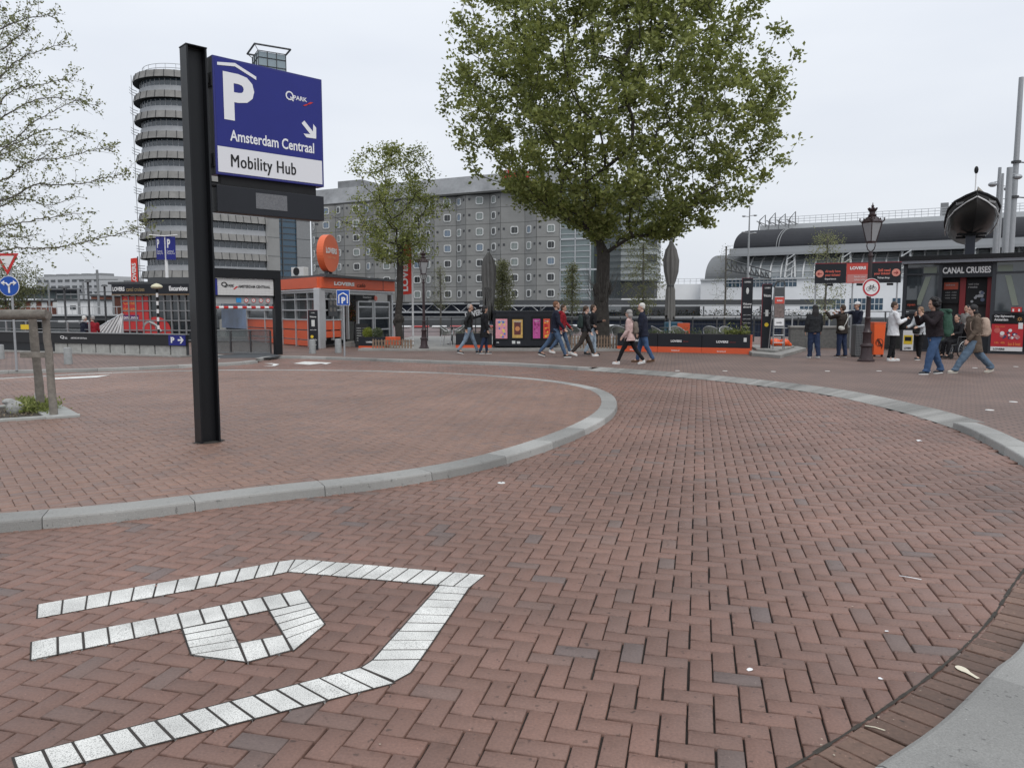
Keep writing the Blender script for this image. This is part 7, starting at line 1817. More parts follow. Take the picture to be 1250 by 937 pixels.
# --- foreground tree at the left: trunk just outside the picture, long fine twigs with opening leaves
p4 = AT(-95, 500, 11.2); base = np.array([p4[0], 11.2, HI]); rg4 = np.random.default_rng(21)
lines = [  # limbs: (pixel x, pixel y, distance) from near the trunk outwards
    [(-90,150,11),(-50,80,10.7),(-10,42,10.4),(25,25,10.2),(55,19,10.1),(69,16,10)],
    [(-90,150,11),(-55,100,10.6),(-15,70,10.3),(10,55,10.2),(30,38,10.1),(33,33,10)],
    [(-90,200,11),(-40,150,10.8),(0,95,10.6),(20,75,10.5),(48,62,10.4),(81,52,10.4)],
    [(-90,230,11.3),(-30,190,11.2),(0,126,11),(22,108,10.9),(45,104,10.8),(70,98,10.7),(86,98,10.7)],
    [(-90,230,11.1),(-40,185,10.8),(-5,150,10.5),(20,133,10.4),(52,120,10.3),(88,122,10.2),(121,130,10.2)],
    [(-90,250,11.2),(-40,215,10.9),(0,185,10.6),(30,170,10.5),(60,158,10.3),(98,163,10.3)],
    [(-90,260,10.8),(-50,215,10.5),(-8,182,10.2),(12,176,10.1),(40,150,10),(80,128,9.9),(108,118,9.9)],
    [(-95,280,11),(-40,235,10.7),(8,218,10.4),(24,205,10.3),(45,195,10.2),(80,192,10.1),(110,184,10),(137,181,10)],
    [(-95,280,11),(-40,215,11.2),(0,190,11.4),(30,178,11.4),(60,176,11.5),(98,162,11.5)],
    [(-95,300,11),(-30,255,10.8),(15,240,10.6),(45,225,10.5),(75,226,10.4),(110,222,10.3),(138,215,10.3),(157,213,10.2)],
    [(-95,330,10.9),(-40,310,10.5),(0,307,10.2),(25,302,10.1),(60,303,10.0),(95,297,9.9),(130,289,9.8),(165,280,9.7),(182,270,9.6)],
    [(-95,320,10.9),(-30,285,10.6),(10,275,10.4),(45,268,10.3),(80,262,10.2),(112,258,10.1)],
    [(-95,300,11.2),(-30,270,11.3),(5,250,11.3),(30,243,11.3),(60,250,11.2),(95,240,11.2)],
    [(-90,180,11.5),(-40,110,11.7),(-8,60,11.9),(8,28,12),(22,14,12)],
    [(-95,330,11.2),(-50,300,11.4),(-10,285,11.5),(20,290,11.6),(50,285,11.7)],
    [(-90,220,10.6),(-50,150,10.2),(-20,110,9.9),(5,90,9.8),(14,50,9.7)],
]
t = thing('roadside_tree', 'light young tree at the left edge, long fine twigs with tiny opening leaves', 'tree', tuple(base))
mbT = MB(); leafP = []
trunk = [(0, 0, -.1), (.02, 0, 1.0), (-.02, .02, 2.0), (0, 0, 2.6), (.03, 0, 3.6), (.0, .0, 5.0), (.05, 0, 6.5)]
mbT.tube(trunk, [.10, .09, .08, .075, .06, .045, .02], 12)
def twig(a, d, L_, r, depth):
    a = np.array(a); d = d / np.linalg.norm(d); pts = [a]; n = max(3, int(L_/.06)); dd = d.copy()
    for k in range(n):
        dd = dd + rg4.normal(size=3)*.10 + np.array([0, 0, -.012 if depth > 0 else .0]); dd /= np.linalg.norm(dd); pts.append(pts[-1] + dd*L_/n)
    mbT.tube(pts, [r*(1 - .75*k/n) for k in range(n+1)], 3)
    for k in range(1, n + 1):
        if rg4.random() < .9:
            for _ in range(rg4.integers(1, 4)): leafP.append(pts[k] + rg4.normal(size=3)*.012)
        if depth > 0 and rg4.random() < .30:
            s_ = np.cross(dd, rg4.normal(size=3)); s_ /= np.linalg.norm(s_) + 1e-6; twig(pts[k], dd*.7 + s_*.8, L_*rg4.uniform(.25, .5), r*.55, depth - 1)
for li, Ln in enumerate(lines):
    W = np.array([AT(*q) for q in Ln]) - base; C3 = []
    for i in range(len(W) - 1):
        a, b_, c, d = W[max(i-1, 0)], W[i], W[i+1], W[min(i+2, len(W)-1)]
        for k in range(8):
            u = k/8; C3.append(.5*((2*b_) + (c-a)*u + (2*a-5*b_+4*c-d)*u*u + (3*b_-a-3*c+d)*u**3))
    C3.append(W[-1]); C3 = np.array(C3) + rg4.normal(size=(len(C3), 3))*.006; n = len(C3)
    k0 = np.array([0, 0, float(np.clip(C3[0][2] - .35, 1.2, 6.2))]); full = np.vstack([[k0], C3])
    mbT.tube([tuple(v) for v in full], [.012*(1 - k/(n+1))**1.0 + .0022 for k in range(n+1)], 6)
    for k in range(6, n):
        dd = C3[min(k+1, n-1)] - C3[k-1]; dd /= np.linalg.norm(dd); frac = k/n
        for _ in range(2):
            if rg4.random() < .5:
                s_ = np.cross(dd, rg4.normal(size=3)); s_ /= np.linalg.norm(s_); s_[2] = s_[2]*.8 + .15
                Lt = rg4.uniform(.1, .55) * (1.05 - frac*.75) + .05
                twig(C3[k], dd*.8 + s_*.8, Lt, .0035, 1 if Lt > .2 else 0)
        for _ in range(2): leafP.append(C3[k] + rg4.normal(size=3)*.02)
o = mbT.build('trunk', mat('twig_bark', (.15, .14, .125), .9, var=.3), t, smooth=True)
leafP = np.array(leafP)
c = bpy.data.objects.new('crown', leaf_mesh('crown', leafP, .036, M_leaf_y, np.clip(rg4.normal(.25, .22, len(leafP)), 0, 1), up=.3, aspect=.6)); COL.objects.link(c); c.parent = t
print('leftleaves', len(leafP))
# ================================================================== people
def cloth(name, col, rough=.85, bump=1.0, bs=11): return mat('cloth_' + name, col, rough, var=.18, scale=7, bump=bump, bscale=bs, spec=.25)
M_skin = mat('skin', (.42, .25, .18), .55, var=.06, scale=12); M_skin2 = mat('skin_pale', (.50, .32, .25), .55, var=.06)
M_eye = mat('eye_dark', (.02, .015, .015), .3); M_lip = mat('lip', (.30, .11, .10), .5)
class Pose: pass
def hand(mb, wr, d, side_v, k, curl=.5, s=1.):
    """palm with four fingers and a thumb; d along the forearm, side_v towards the thumb"""
    d = Vector(d).normalized(); sv = (Vector(side_v) - d*Vector(side_v).dot(d)).normalized(); pn = d.cross(sv)
    w_ = Vector(wr); s *= k
    mb.cap(w_, w_ + d*.035*s, .024*s, .026*s); 
    for q in (-.024, -.008, .008, .024): mb.cap(w_ + d*.02*s + sv*q*s*.8, w_ + d*.075*s + sv*q*s, .014*s, .0125*s, n=8)
    for i, (q, L_) in enumerate(((.027, .068), (.009, .078), (-.009, .072), (-.026, .056))):
        b = w_ + d*.082*s + sv*q*s; d1 = (d*math.cos(curl*.6) + pn*math.sin(curl*.6)); d2 = (d*math.cos(curl*1.5) + pn*math.sin(curl*1.5)); d3 = (d*math.cos(curl*2.2) + pn*math.sin(curl*2.2))
        p1 = b + d1*L_*.45*s; p2 = p1 + d2*L_*.32*s; p3 = p2 + d3*L_*.23*s
        mb.cap(b, p1, .0098*s, .0092*s, n=8); mb.cap(p1, p2, .0092*s, .0085*s, n=8); mb.cap(p2, p3, .0085*s, .0075*s, n=8)
    b = w_ + d*.025*s + sv*.026*s; p1 = b + (d*.7 + sv*.75 + pn*.2).normalized()*.036*s; p2 = p1 + (d*.95 + sv*.2 + pn*.35).normalized()*.028*s
    mb.cap(b, p1, .0125*s, .0105*s, n=8); mb.cap(p1, p2, .0105*s, .0085*s, n=8)
def person(px, py, facing, H, label, legs=((0, 0), (0, 0)), arms=((0, 15, 8), (0, 15, 8)), lean=0, head=(0, 0), top=None, bottom=None, shoes=None, hair=None, hem=.86, wide=1.0, leg_w=1.0, build=1.0, skin=None, female=False, hat=None, extras=None, seated=False, at=None, tex=None, toes=(0, 0), hands=True, hood=False, sole=True, curl=.5, flare=0.):
    k = H / 1.75; loc = at if at is not None else G(px, py, HI); skin = skin or M_skin
    t = thing('person', label, 'person', loc, R(facing))
    sw = (.165 if female else .188) * build; hw = .09
    J = {}
    hipz = .92; res = []
    for s_, (a, kb) in zip((1, -1), legs):
        a, kb = R(a), R(kb); h = Vector((0, s_*hw, 0)); kn = h + Vector((math.sin(a)*.43, s_*.005, -math.cos(a)*.43)); an = kn + Vector((math.sin(a-kb)*.41, 0, -math.cos(a-kb)*.41)); res.append((h, kn, an, a - kb))
    low = min(r[2].z for r in res); hipz = -low + .085
    if seated: hipz = seated
    up = Vector((0, 0, hipz)); res = [(h+up, kn+up, an+up, q) for h, kn, an, q in res]
    cxs = (res[0][2].x + res[1][2].x)/2; sh = Vector((-cxs*.5 if not seated else 0, 0, 0)); res = [(h+sh, kn+sh, an+sh, q) for h, kn, an, q in res]
    hc = Vector((sh.x, 0, hipz)); S4 = Matrix.Scale(k, 4)
    U = S4 @ Matrix.Translation(hc) @ Matrix.Rotation(R(lean), 4, 'Y')           # upper body: from the hips, z up
    shz, nk, hd = .51, .58, .715
    AR = []
    for s_, (a, eb, ab) in zip((1, -1), arms):
        a, eb, ab = R(a), R(eb), R(ab); sp = Vector((0, s_*sw, shz - .02)); d1 = Vector((math.sin(a)*math.cos(ab), s_*math.sin(ab), -math.cos(a)*math.cos(ab))); el = sp + d1*.285
        inw = -s_*(.55 if eb > R(60) else .12); d2 = Vector((math.sin(a+eb), s_*math.sin(ab)*.3 + inw*math.sin(eb), -math.cos(a+eb))).normalized(); wr = el + d2*.25; AR.append((sp, el, wr, d2, s_))
    HM = Matrix.Translation((.01, 0, hd)) @ Matrix.Rotation(R(head[0]), 4, 'Z') @ Matrix.Rotation(R(head[1]), 4, 'Y')
    b = MB()
    # ---- skin
    b.T = U
    b.loft([(0, 0, -.12, .10, .15), (0, 0, 0, .105, .15), (0, 0, .12, .085, .125), (0, 0, .28, .10, .14), (0, 0, .42, .10, .15), (-.005, 0, .50, .075, .14), (-.005, 0, .545, .05, .07)], 16)
    b.cap((-.01, 0, .50), (.005, 0, .63), .056, .052)
    for sp, el, wr, d2, s_ in AR:
        b.cap(sp, el, .052, .04); b.cap(el, wr, .039, .027)
        hand(b, wr, d2, Vector((.8, -s_*.5, .35)), 1.0, curl)
    b.T = U @ HM
    b.ell((-.008, 0, .03), (.094, .074, .098), n=16); b.ell((.022, 0, -.035), (.068, .056, .075), n=14); b.ell((.062, 0, -.088), (.024, .026, .02), n=8)
    b.ell((.094, 0, -.018), (.018, .012, .026), n=8); b.ell((.100, 0, -.033), (.013, .015, .012), n=8); b.ell((.083, 0, .03), (.016, .045, .012), n=8)
    for s_ in (-1, 1): b.ell((-.01, s_*.076, -.008), (.02, .009, .032), n=8)
    b.T = S4
    for h, kn, an, q in res: b.cap(h, kn, .075, .052); b.cap(kn, an, .050, .036); b.cap(an, an + Vector((.10, 0, -.045)), .036, .028)
    body = bake(b, 'body', skin, t, .0095*k, 2, .35)
    e = MB(); e.T = U @ HM
    for s_ in (-1, 1): e.ell((.083, s_*.030, .008), (.009, .013, .007), n=8)
    e.build('eyes', M_eye, body, smooth=True)
    e = MB(); e.T = U @ HM; e.ell((.088, 0, -.060), (.008, .023, .007), n=8); e.build('mouth', M_lip, body, smooth=True)
    # ---- trousers
    if bottom is not None:
        b = MB(); b.T = S4; b.ell((hc.x, 0, hc.z + .0), (.125*build, .165*build, .12), n=16)
        for h, kn, an, q in res:
            b.cap(h + Vector((0, 0, -.02)), kn, .102*build**.5, .070*leg_w); b.cap(kn, an + Vector((-.005, 0, .03)), .068*leg_w, .052*leg_w*(1 + flare))
            if leg_w > 1.15: b.ell(an + Vector((.01, 0, .0)), (.082*leg_w*.9, .068*leg_w*.9, .045), n=10)
        bake(b, 'trousers', bottom, t, .016*k, 2, .4)
    # ---- shoes
    for i, (h, kn, an, q) in enumerate(res):
        pitch = min(0, (math.degrees(q) + 18)) * .9 + toes[i]; Tm = S4 @ Matrix.Translation(an) @ Matrix.Rotation(R(-pitch), 4, 'Y')
        b = MB(); b.T = Tm; b.ell((-.01, 0, -.018), (.055, .042, .05), n=12); b.ell((.09, 0, -.045), (.105, .044, .034), n=12); b.cap((-.03, 0, -.05), (.15, 0, -.052), .034, .032); o = bake(b, 'shoe', shoes[0], t, .010, 2, .35)
        if sole: b = MB(); b.T = Tm; P = [(.11*math.cos(a)*1.02 + .065, .046*math.sin(a)) for a in [2*math.pi*z/20 for z in range(20)]]; b.prism([(x*1.08 - .005, y) for x, y in P], -.088, -.062); b.build('sole', shoes[1], o, bevel=.006)
    # ---- top
    if top is not None:
        b = MB(); b.T = U; w_ = wide; hz = hem - .92
        R0 = [(0, 0, .38, .128*w_, .185*build*w_), (-.005, 0, .47, .105*w_, .175*build), (-.008, 0, .53, .072, .105), (0, 0, .575, .058, .066)]
        b.loft([(0, 0, min(hz, -.02), .145*w_*(1 + max(0, -hz - .1)*.5), .185*w_*build*(1 + max(0, -hz - .1)*.3)), (0, 0, .02, .132*w_, .172*w_*build), (0, 0, .16, .122*w_, .160*w_*build)] + R0, 20)
        for sp, el, wr, d2, s_ in AR:
            b.ell(sp, (.075, .07, .07), n=10); b.cap(sp, el, .072*w_, .056*w_); b.cap(el, wr - d2*.01, .056*w_, .044*w_)
            m_ = (sp + el)/2
        if hood: b.ell((-.10, 0, .56), (.075, .11, .07), n=12); b.ell((-.04, .07, .575), (.06, .04, .045), n=8); b.ell((-.04, -.07, .575), (.06, .04, .045), n=8)
        b.cap((-.055, -.03, .58), (-.055, .03, .58), .028, .028)
        bake(b, 'jacket', top, t, .0145*k, 2, .4)
    # ---- hair
    if hair is not None:
        m_, st = hair; b = MB(); b.T = U @ HM
        if st == 'short': b.ell((-.026, 0, .052), (.094, .085, .088), n=14); b.ell((-.055, 0, .0), (.058, .076, .065), n=12)
        if st == 'balding': b.ell((-.052, 0, .012), (.062, .082, .066), n=12); b.ell((-.03, 0, .06), (.082, .078, .07), n=12)
        if st == 'long': b.ell((-.026, 0, .045), (.102, .094, .092), n=14); b.loft([(-.075, 0, -.42, .03, .09), (-.085, 0, -.3, .045, .115), (-.075, 0, -.12, .065, .12), (-.05, 0, .02, .07, .10)], 14)
        if st == 'bob': b.ell((-.024, 0, .045), (.104, .096, .094), n=14); b.ell((-.05, 0, -.05), (.075, .098, .095), n=14)
        if st == 'curly':
            rgc = random.Random(5)
            for _ in range(70):
                v = Vector((rgc.gauss(-.45, 1), rgc.gauss(0, 1), rgc.gauss(.3, 1))).normalized(); b.ell(Vector((-.03, 0, .03)) + Vector((v.x*.115, v.y*.13, v.z*.12)) if v.x < .4 else Vector((-.02 + .05*rgc.random(), rgc.uniform(-.08, .08), .115)), rgc.uniform(.025, .042), n=7)
            b.ell((-.04, 0, .03), (.11, .115, .11), n=14); b.ell((-.07, 0, -.12), (.06, .10, .09), n=12)
        if st == 'ponytail': b.ell((-.026, 0, .045), (.100, .090, .090), n=14); b.cap((-.10, 0, .0), (-.13, 0, -.18), .035, .02)
        bake(b, 'hair', m_, t, .010 if st != 'curly' else .008, 2, .3)
    if hat: 
        b = MB(); b.T = U @ HM; b.ell((-.012, 0, .075), (.103, .09, .068), n=16); b.ell((-.012, 0, .05), (.106, .092, .03), n=16); b.ell((.105, 0, .052), (.06, .065, .010), n=14); bake(b, 'cap', hat, t, .009, 1)
    if extras: extras(t, U, S4, AR, HM, res)
    return t, U, S4, AR, HM
c_navy = cloth('navy', (.013, .016, .03)); c_black = cloth('black', (.011, .011, .013)); c_char = cloth('charcoal', (.022, .024, .027)); c_jean = cloth('jeans', (.065, .105, .175)); c_ljean = cloth('light_jeans', (.19, .25, .32)); c_djean = cloth('dark_jeans', (.02, .03, .065)); c_bjean = cloth('blue_jeans', (.045, .085, .17))
c_white = cloth('white', (.62, .63, .65)); c_pink = cloth('pale_pink', (.50, .36, .34)); c_brown = cloth('brown', (.10, .075, .058)); c_dbrown = cloth('dark_brown', (.028, .022, .018)); c_red = cloth('red', (.22, .012, .02))
s_black = mat('shoe_black', (.015, .015, .016), .5); s_white = mat('shoe_white', (.62, .62, .61), .5); s_cream = mat('shoe_cream', (.48, .45, .39), .6); s_brown = mat('shoe_brown', (.10, .05, .025), .6)
h_grey = mat('hair_grey', (.27, .26, .25), .8, bump=.6, bscale=40); h_white = mat('hair_white', (.55, .54, .51), .8, bump=.6, bscale=40); h_black = mat('hair_black', (.012, .011, .012), .7, bump=.8, bscale=40); h_brown = mat('hair_brown', (.05, .03, .018), .7, bump=.6, bscale=40); h_red = mat('hair_auburn', (.15, .065, .03), .7, bump=.6, bscale=40); h_sand = mat('hair_sand', (.20, .12, .07), .7, bump=.6, bscale=40)
def beard(m):
    def f_(t, U, S4, AR, HM, res): b = MB(); b.T = U @ HM; b.ell((.045, 0, -.075), (.042, .05, .042), n=12); b.ell((.02, 0, -.05), (.05, .064, .035), n=12); b.ell((.078, 0, -.092), (.024, .03, .022), n=10); bake(b, 'beard', m, t, .010, 1)
    return f_
def scarf(m):
    def f_(t, U, S4, AR, HM, res): b = MB(); b.T = U; b.loft([(.05, 0, .30, .075, .05), (.05, 0, .45, .07, .055), (.03, 0, .56, .05, .06)], 12); bake(b, 'shirt', m, t, .012, 1)
    return f_
def backpack(t, U, label, m, w_=.15, h_=.24, d_=.10, z=.30, back=.17, m2=None, roll=False, straps=True, front=False, tilt=0):
    """a bag on its wearer's back (or front), at top level in the wearer's place"""
    M = t.matrix_basis.copy() if False else Matrix.Translation(t.location) @ Matrix.Rotation(t.rotation_euler.z, 4, 'Z')
    s_ = 1 if front else -1; o_ = M @ (U @ Vector((s_*back, 0, z))); b = MB()
    q = thing('backpack', label, 'backpack', o_, t.rotation_euler.z)
    b.loft([(0, 0, -h_, d_*.75, w_*.8), (0, 0, -h_*.8, d_, w_), (0, 0, 0, d_*1.05, w_*1.02), (0, 0, h_*.6, d_*.95, w_*.95), (0, 0, h_*.92, d_*.7, w_*.75), (0, 0, h_*1.05, d_*.35, w_*.4)], 16); bd = bake(b, 'bag', m, q, .013, 2)
    b = MB(); b.loft([(s_*d_*.75, 0, -h_*.8, d_*.4, w_*.7), (s_*d_*.8, 0, -h_*.35, d_*.5, w_*.75), (s_*d_*.7, 0, .02, d_*.35, w_*.6)], 12); bake(b, 'pocket', m2 or m, q, .013, 2)
    if roll:
        b = MB(); b.cap((0, -w_*.9, h_*1.0), (0, w_*.9, h_*1.0), .055, .055); bake(b, 'top_lid', m, q, .013, 2)
        b = MB(); b.cap((.02, -w_*.3, -h_*1.15), (.12, -w_*.6, -h_*1.3), .05, .035); bake(b, 'hanging_cloth', mat('cloth_pale_green', (.16, .25, .2), .8), q, .012, 1)
    if straps:
        for sy in (-1, 1):
            b = MB(); pts = [U @ Vector((s_*(back - d_*.6), sy*.085, z + .18)), U @ Vector((s_*.04, sy*.10, .575)), U @ Vector((-s_*.115, sy*.10, .42)), U @ Vector((-s_*.135, sy*.13, .26)), U @ Vector((-s_*.05, sy*.19, .12)), U @ Vector((s_*(back - d_*.5), sy*.12, z - h_*.8))]
            Mi = (Matrix.Translation(o_) @ Matrix.Rotation(t.rotation_euler.z, 4, 'Z')).inverted(); b.tube([Mi @ (M @ p) for p in pts], .015, 6, flat=.5); b.build('strap', m2 or M_blackmatt, q, smooth=True)
    return q
# 1-2 couple at left
t, U, *_ = person(572, 431.5, 5, 1.76, 'balding man walking right in dark leather jacket and light jeans, hands behind his back', legs=((22, 3), (-18, 14)), arms=((-28, 35, 6), (-28, 35, 6)), lean=3, top=cloth('leather', (.014, .015, .016), .45), bottom=c_ljean, shoes=(s_black, s_white), hair=(h_grey, 'balding'), hem=.88)
person(591, 432, 20, 1.66, 'woman with dark bob walking right in long black coat and dark blue jeans', legs=((10, 4), (-10, 8)), arms=((12, 40, 6), (-5, 20, 8)), top=c_black, bottom=c_djean, shoes=(s_black, s_white), hair=(h_black, 'bob'), hem=.60, female=True, wide=1.08, extras=scarf(cloth('tan', (.25, .17, .13))))
# 3-4 bearded man and companion in red
person(676, 436, 0, 1.84, 'bearded man striding right in dark navy jacket and blue jeans', legs=((-26, 12), (24, 4)), arms=((-5, 12, 8), (18, 25, 8)), lean=3, top=c_navy, bottom=c_jean, shoes=(s_black, s_white), hair=(h_red, 'short'), hem=.82, extras=beard(h_red), wide=1.05)
person(685, 432, -8, 1.72, 'person in dark red hooded top walking right just behind the bearded man', legs=((20, 4), (-22, 12)), arms=((18, 30, 6), (-8, 12, 6)), lean=3, top=c_red, bottom=c_jean, shoes=(s_white, s_white), hair=(h_brown, 'short'), hem=.84, hood=True)
# 5-6
t, U, *_ = person(713, 435, 8, 1.70, 'young woman in open black jacket, white shirt and dark trousers', legs=((24, 4), (-24, 16)), arms=((10, 70, 6), (5, 20, 10)), lean=2, head=(8, 0), top=cloth('shiny_black', (.018, .018, .02), .4), bottom=cloth('track', (.04, .034, .03)), shoes=(s_white, s_white), hair=(h_brown, 'ponytail'), hem=.90, female=True, wide=1.12, leg_w=1.12, skin=M_skin2, extras=scarf(c_white))
mb = MB(); o_ = None
for h_ in (0,):
    for side in (-1, ):
        pass
backpack(t, U, 'dark green backpack on the woman with striped trousers', cloth('bag_green', (.03, .045, .042)), .15, .22, .09)
person(722, 433.5, 4, 1.68, 'person in black coat and very light wide jeans hidden behind the woman in open jacket', legs=((8, 4), (-14, 10)), arms=((25, 75, 6), (0, 15, 8)), top=c_black, bottom=cloth('pale_jeans', (.30, .37, .44)), shoes=(s_black, s_black), hair=(h_brown, 'short'), hem=.84, leg_w=1.15)
# 7-8 older couple
t, U, *_ = person(769, 444.5, 163, 1.58, 'grey haired woman walking left in pale pink jacket and black trousers', legs=((27, 6), (-24, 10)), arms=((5, 35, 10), (0, 28, 8)), lean=3, head=(-12, 0), top=c_pink, bottom=c_black, shoes=(s_white, s_white), hair=(h_grey, 'bob'), hem=.80, female=True, wide=1.1, build=1.08, skin=M_skin2)
backpack(t, U, 'small beige and grey backpack on the back of the grey haired woman in pink', cloth('bag_taupe', (.15, .125, .105)), .12, .17, .075, z=.27, back=.185)
person(786, 442.5, 165, 1.72, 'white haired man walking left in dark navy jacket and blue jeans', legs=((-14, 12), (14, 4)), arms=((8, 15, 6), (-8, 12, 6)), lean=5, head=(8, 0), top=c_navy, bottom=c_bjean, shoes=(s_brown, s_brown), hair=(h_white, 'short'), hem=.78, build=1.06, wide=1.1, leg_w=1.1, skin=M_skin2)
# 9-11 three by the board
person(993, 437, 95, 1.66, 'woman seen from behind with long black hair, dark jacket and dark blue jeans', legs=((4, 2), (-8, 8)), arms=((-3, 15, 14), (3, 15, 14)), top=c_char, bottom=cloth('indigo', (.022, .035, .075)), shoes=(s_white, s_white), hair=(h_black, 'long'), hem=.86, female=True, wide=1.12, build=1.15, leg_w=1.35)
def bag_strap(t, U, S4, AR, HM, res): pass
t, U, *_ = person(1027, 436, 118, 1.66, 'person in dark brown jacket seen from behind raising a phone', legs=((3, 2), (-4, 5)), arms=((75, 60, 12), (60, 75, 12)), top=c_dbrown, bottom=c_djean, shoes=(s_brown, s_white), hair=(h_brown, 'short'), hem=.80, wide=1.15, build=1.12, leg_w=1.2)
M_ = Matrix.Translation(t.location) @ Matrix.Rotation(t.rotation_euler.z, 4, 'Z'); o_ = M_ @ (U @ Vector((-.12, .17, .06)))
q = thing('shoulder_bag', 'white crescent shoulder bag worn across the back of the person in brown', 'bag', o_, t.rotation_euler.z)
b = MB(); b.ell((0, 0, 0), (.05, .14, .075), n=14); b.ell((0, .03, .03), (.045, .12, .05), n=12); bake(b, 'bag', cloth('bag_white', (.5, .5, .47)), q, .012, 2)
Mi = (Matrix.Translation(o_) @ Matrix.Rotation(t.rotation_euler.z, 4, 'Z')).inverted()
b = MB(); b.tube([Mi @ (M_ @ (U @ Vector(v))) for v in ((-.16, .12, .10), (-.175, .02, .26), (-.16, -.08, .42), (-.09, -.13, .54), (.02, -.13, .53), (.13, -.08, .42))], .014, 6); b.build('strap', cloth('bag_white', (.5, .5, .47)), q, smooth=True)
person(1045, 432, 195, 1.78, 'man in white cap and navy top pointing left behind the litter bin', legs=((3, 2), (-4, 5)), arms=((10, 30, 8), (80, 20, 10)), top=c_navy, bottom=c_char, shoes=(s_black, s_black), hair=(h_brown, 'short'), hat=cloth('cap_white', (.6, .6, .6)), hem=.82, build=1.05, at=(AT(1046, 400, 26.6)[0], 26.6, HI))
# 12 white jacket
t, U, *_ = person(1088, 440.5, -12, 1.74, 'person in white jacket and black trousers rummaging in a bag at the street lamp', legs=((5, 2), (-5, 5)), arms=((28, 85, 8), (22, 95, 8)), head=(0, 14), top=c_white, bottom=c_black, shoes=(s_white, s_white), hair=(h_brown, 'short'), hem=.76, wide=1.15)
backpack(t, U, 'black backpack held in front of the person in white jacket', c_black, .13, .2, .085, z=.22, back=.25, straps=False, front=True)
# 13 smaller one beside
t, U, *_ = person(1121, 439, 205, 1.60, 'fair haired person in light grey jacket and black trousers standing before the kiosk', legs=((8, 3), (-6, 5)), arms=((20, 60, 8), (25, 50, 8)), head=(10, 10), top=cloth('light_grey', (.42, .44, .46)), bottom=c_black, shoes=(s_black, s_white), hair=(h_sand, 'bob'), hem=.84, female=True, wide=1.08)
backpack(t, U, 'dark grey bag worn in front by the fair haired person', cloth('bag_dark', (.03, .03, .032)), .12, .13, .06, z=.1, back=.17, straps=False, front=True)
# 14 curly with green pack
t, U, *_ = person(1139, 456.5, 186, 1.80, 'walker with black curly hair and dark jacket holding both hands to the face', legs=((20, 10), (-12, 12)), arms=((48, 98, 8), (48, 98, 8)), lean=6, top=cloth('wine_black', (.018, .013, .016)), bottom=c_bjean, shoes=(cloth('shoe_grey', (.05, .055, .06)), s_white), hair=(h_black, 'curly'), hem=.90, wide=1.2, leg_w=1.3, build=1.12)
backpack(t, U, 'tall green hiking backpack on the walker with curly hair', cloth('bag_leaf', (.035, .085, .06), .7), .175, .30, .15, z=.24, back=.26, roll=True)
# 15 brown coat
def hoodback(t, U, S4, AR, HM, res): pass
t, U, *_ = person(1187, 455, 178, 1.76, 'woman with black hair in brown hooded coat and wide jeans striding left', legs=((33, 2), (-30, 12)), arms=((12, 30, 8), (-12, 20, 8)), lean=5, top=c_brown, bottom=cloth('mid_jeans', (.10, .145, .20)), shoes=(s_cream, s_cream), hair=(h_black, 'bob'), hem=.62, female=True, wide=1.12, leg_w=1.38, hood=True, skin=M_skin2)
backpack(t, U, 'beige and pink backpack on the woman in brown coat', cloth('bag_beige', (.42, .32, .26)), .16, .22, .12, z=.28, back=.25, m2=cloth('bag_beige2', (.36, .27, .22)))
# 16 wheelchair and its user
p = G(1166, 437.5, HI); t = thing('wheelchair', 'black wheelchair with silver rimmed wheels behind the two walkers at the kiosk', 'wheelchair', p, R(200))
for s_ in (-1, 1):
    b = MB(); ring = [(.0 + .29*math.cos(a), s_*.29, .30 + .29*math.sin(a)) for a in [2*math.pi*z/28 for z in range(29)]]; b.tube(ring, .018, 6, cap=False); w1 = b.build('wheel', M_blackmatt, t, smooth=True)
    b = MB(); ring = [(.0 + .255*math.cos(a), s_*.32, .30 + .255*math.sin(a)) for a in [2*math.pi*z/28 for z in range(29)]]; b.tube(ring, .009, 5, cap=False)
    for z in range(12): a = math.pi*z/6; b.tube([(0, s_*.30, .3), (.27*math.cos(a), s_*.295, .3 + .27*math.sin(a))], .003, 3)
    b.build('push_rim', M_steel, w1)
    b = MB(); b.tube([(.42, s_*.2, .09), (.42, s_*.22, .09)], .09, 14); b.build('caster', M_blackmatt, t)
    b = MB(); b.tube([(-.22, s_*.22, 1.0), (-.2, s_*.22, .5), (.1, s_*.22, .47), (.38, s_*.21, .44), (.5, s_*.18, .12)], .014, 6); b.tube([(-.2, s_*.24, .68), (.2, s_*.24, .68), (.22, s_*.24, .47)], .016, 6); b.tube([(-.22, s_*.22, 1.0), (-.34, s_*.22, 1.0)], .018, 6); b.build('side_frame', M_dgrey, t)
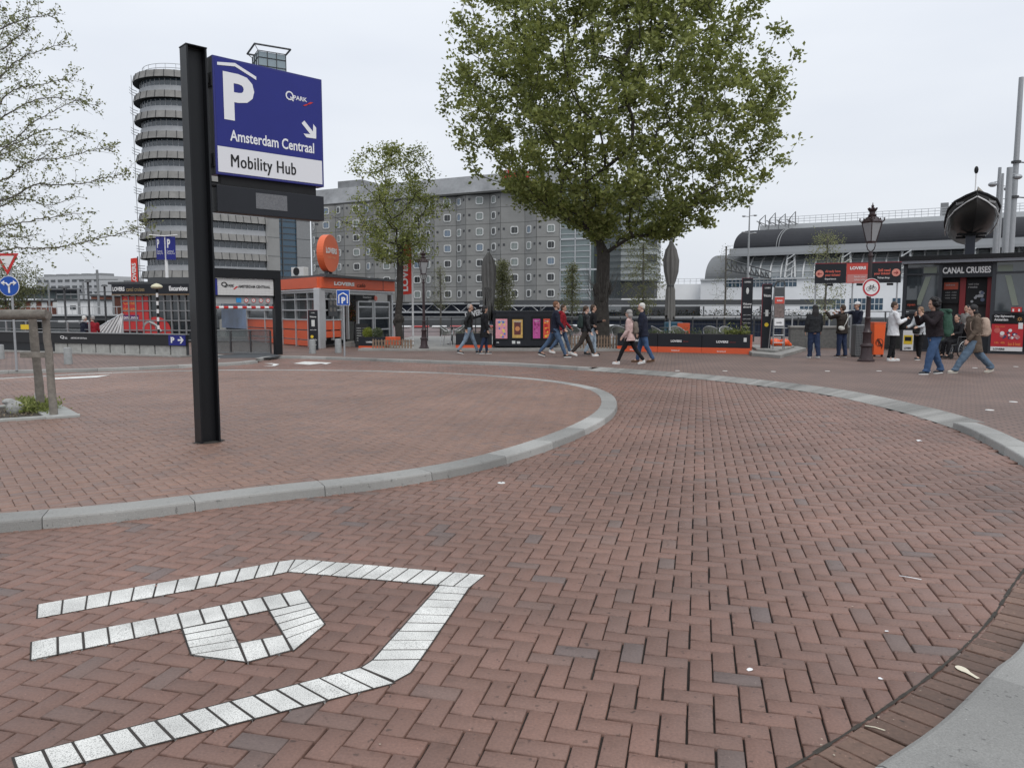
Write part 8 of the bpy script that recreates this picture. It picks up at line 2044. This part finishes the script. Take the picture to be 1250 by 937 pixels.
b = MB(); b.box(-.2, .24, -.21, .21, .46, .51); b.build('seat', M_blackmatt, t, bevel=.01); b = MB(); b.box(-.23, -.2, -.21, .21, .52, .95); b.build('backrest', M_blackmatt, t, bevel=.01)
b = MB(); b.box(.44, .6, -.18, .18, .08, .1); b.build('footrest', M_dgrey, t)
lp = (p[0], p[1], HI)
person(0, 0, 200, 1.68, 'person in black sitting in the wheelchair behind the two walkers', legs=((82, 78), (82, 78)), arms=((25, 60, 10), (25, 60, 10)), top=c_black, bottom=c_black, shoes=(s_black, s_black), hair=(h_black, 'short'), hem=.86, seated=.60, at=lp, hat=None)
person(1178, 434.5, 190, 1.66, 'person in patterned grey top standing behind the wheelchair at the hatch', legs=((3, 2), (-4, 5)), arms=((20, 50, 8), (20, 50, 8)), top=cloth('pattern', (.22, .21, .2)), bottom=cloth('grey_jogger', (.14, .15, .16)), shoes=(s_black, s_black), hair=(h_black, 'short'), hem=.86)
# seated pair behind the parapet
Yq = 31.2; 
f = Fac(96, Yq + .1, 120, Yq + .1); t = fthing('bench', 'wooden bench behind the ramp wall under the two seated people', 'bench', f)
b = MB(); b.box(-.2, 1.1, -.2, .25, .40, .45); b.build('seat', M_wood, t); 
for x in (-.1, 1.0): b = MB(); b.box(x - .04, x + .04, -.18, .22, 0, .399); b.build('leg', M_conc, t)
person(0, 0, 60, 1.62, 'white haired person in dark blue jacket sitting left behind the ramp wall', legs=((82, 80), (82, 80)), arms=((15, 50, 6), (15, 50, 6)), lean=6, top=c_navy, bottom=c_char, shoes=(s_black, s_black), hair=(h_white, 'short'), seated=.56, at=(AT(101.5, 400, Yq)[0], Yq, HI - .02), skin=M_skin2)
person(0, 0, 110, 1.62, 'grey haired person in dark red jacket sitting right behind the ramp wall', legs=((82, 80), (82, 80)), arms=((15, 50, 6), (15, 50, 6)), lean=6, head=(40, 0), top=c_red, bottom=c_char, shoes=(s_black, s_black), hair=(h_grey, 'short'), seated=.56, at=(AT(113, 400, Yq)[0], Yq, HI - .02), skin=M_skin2)
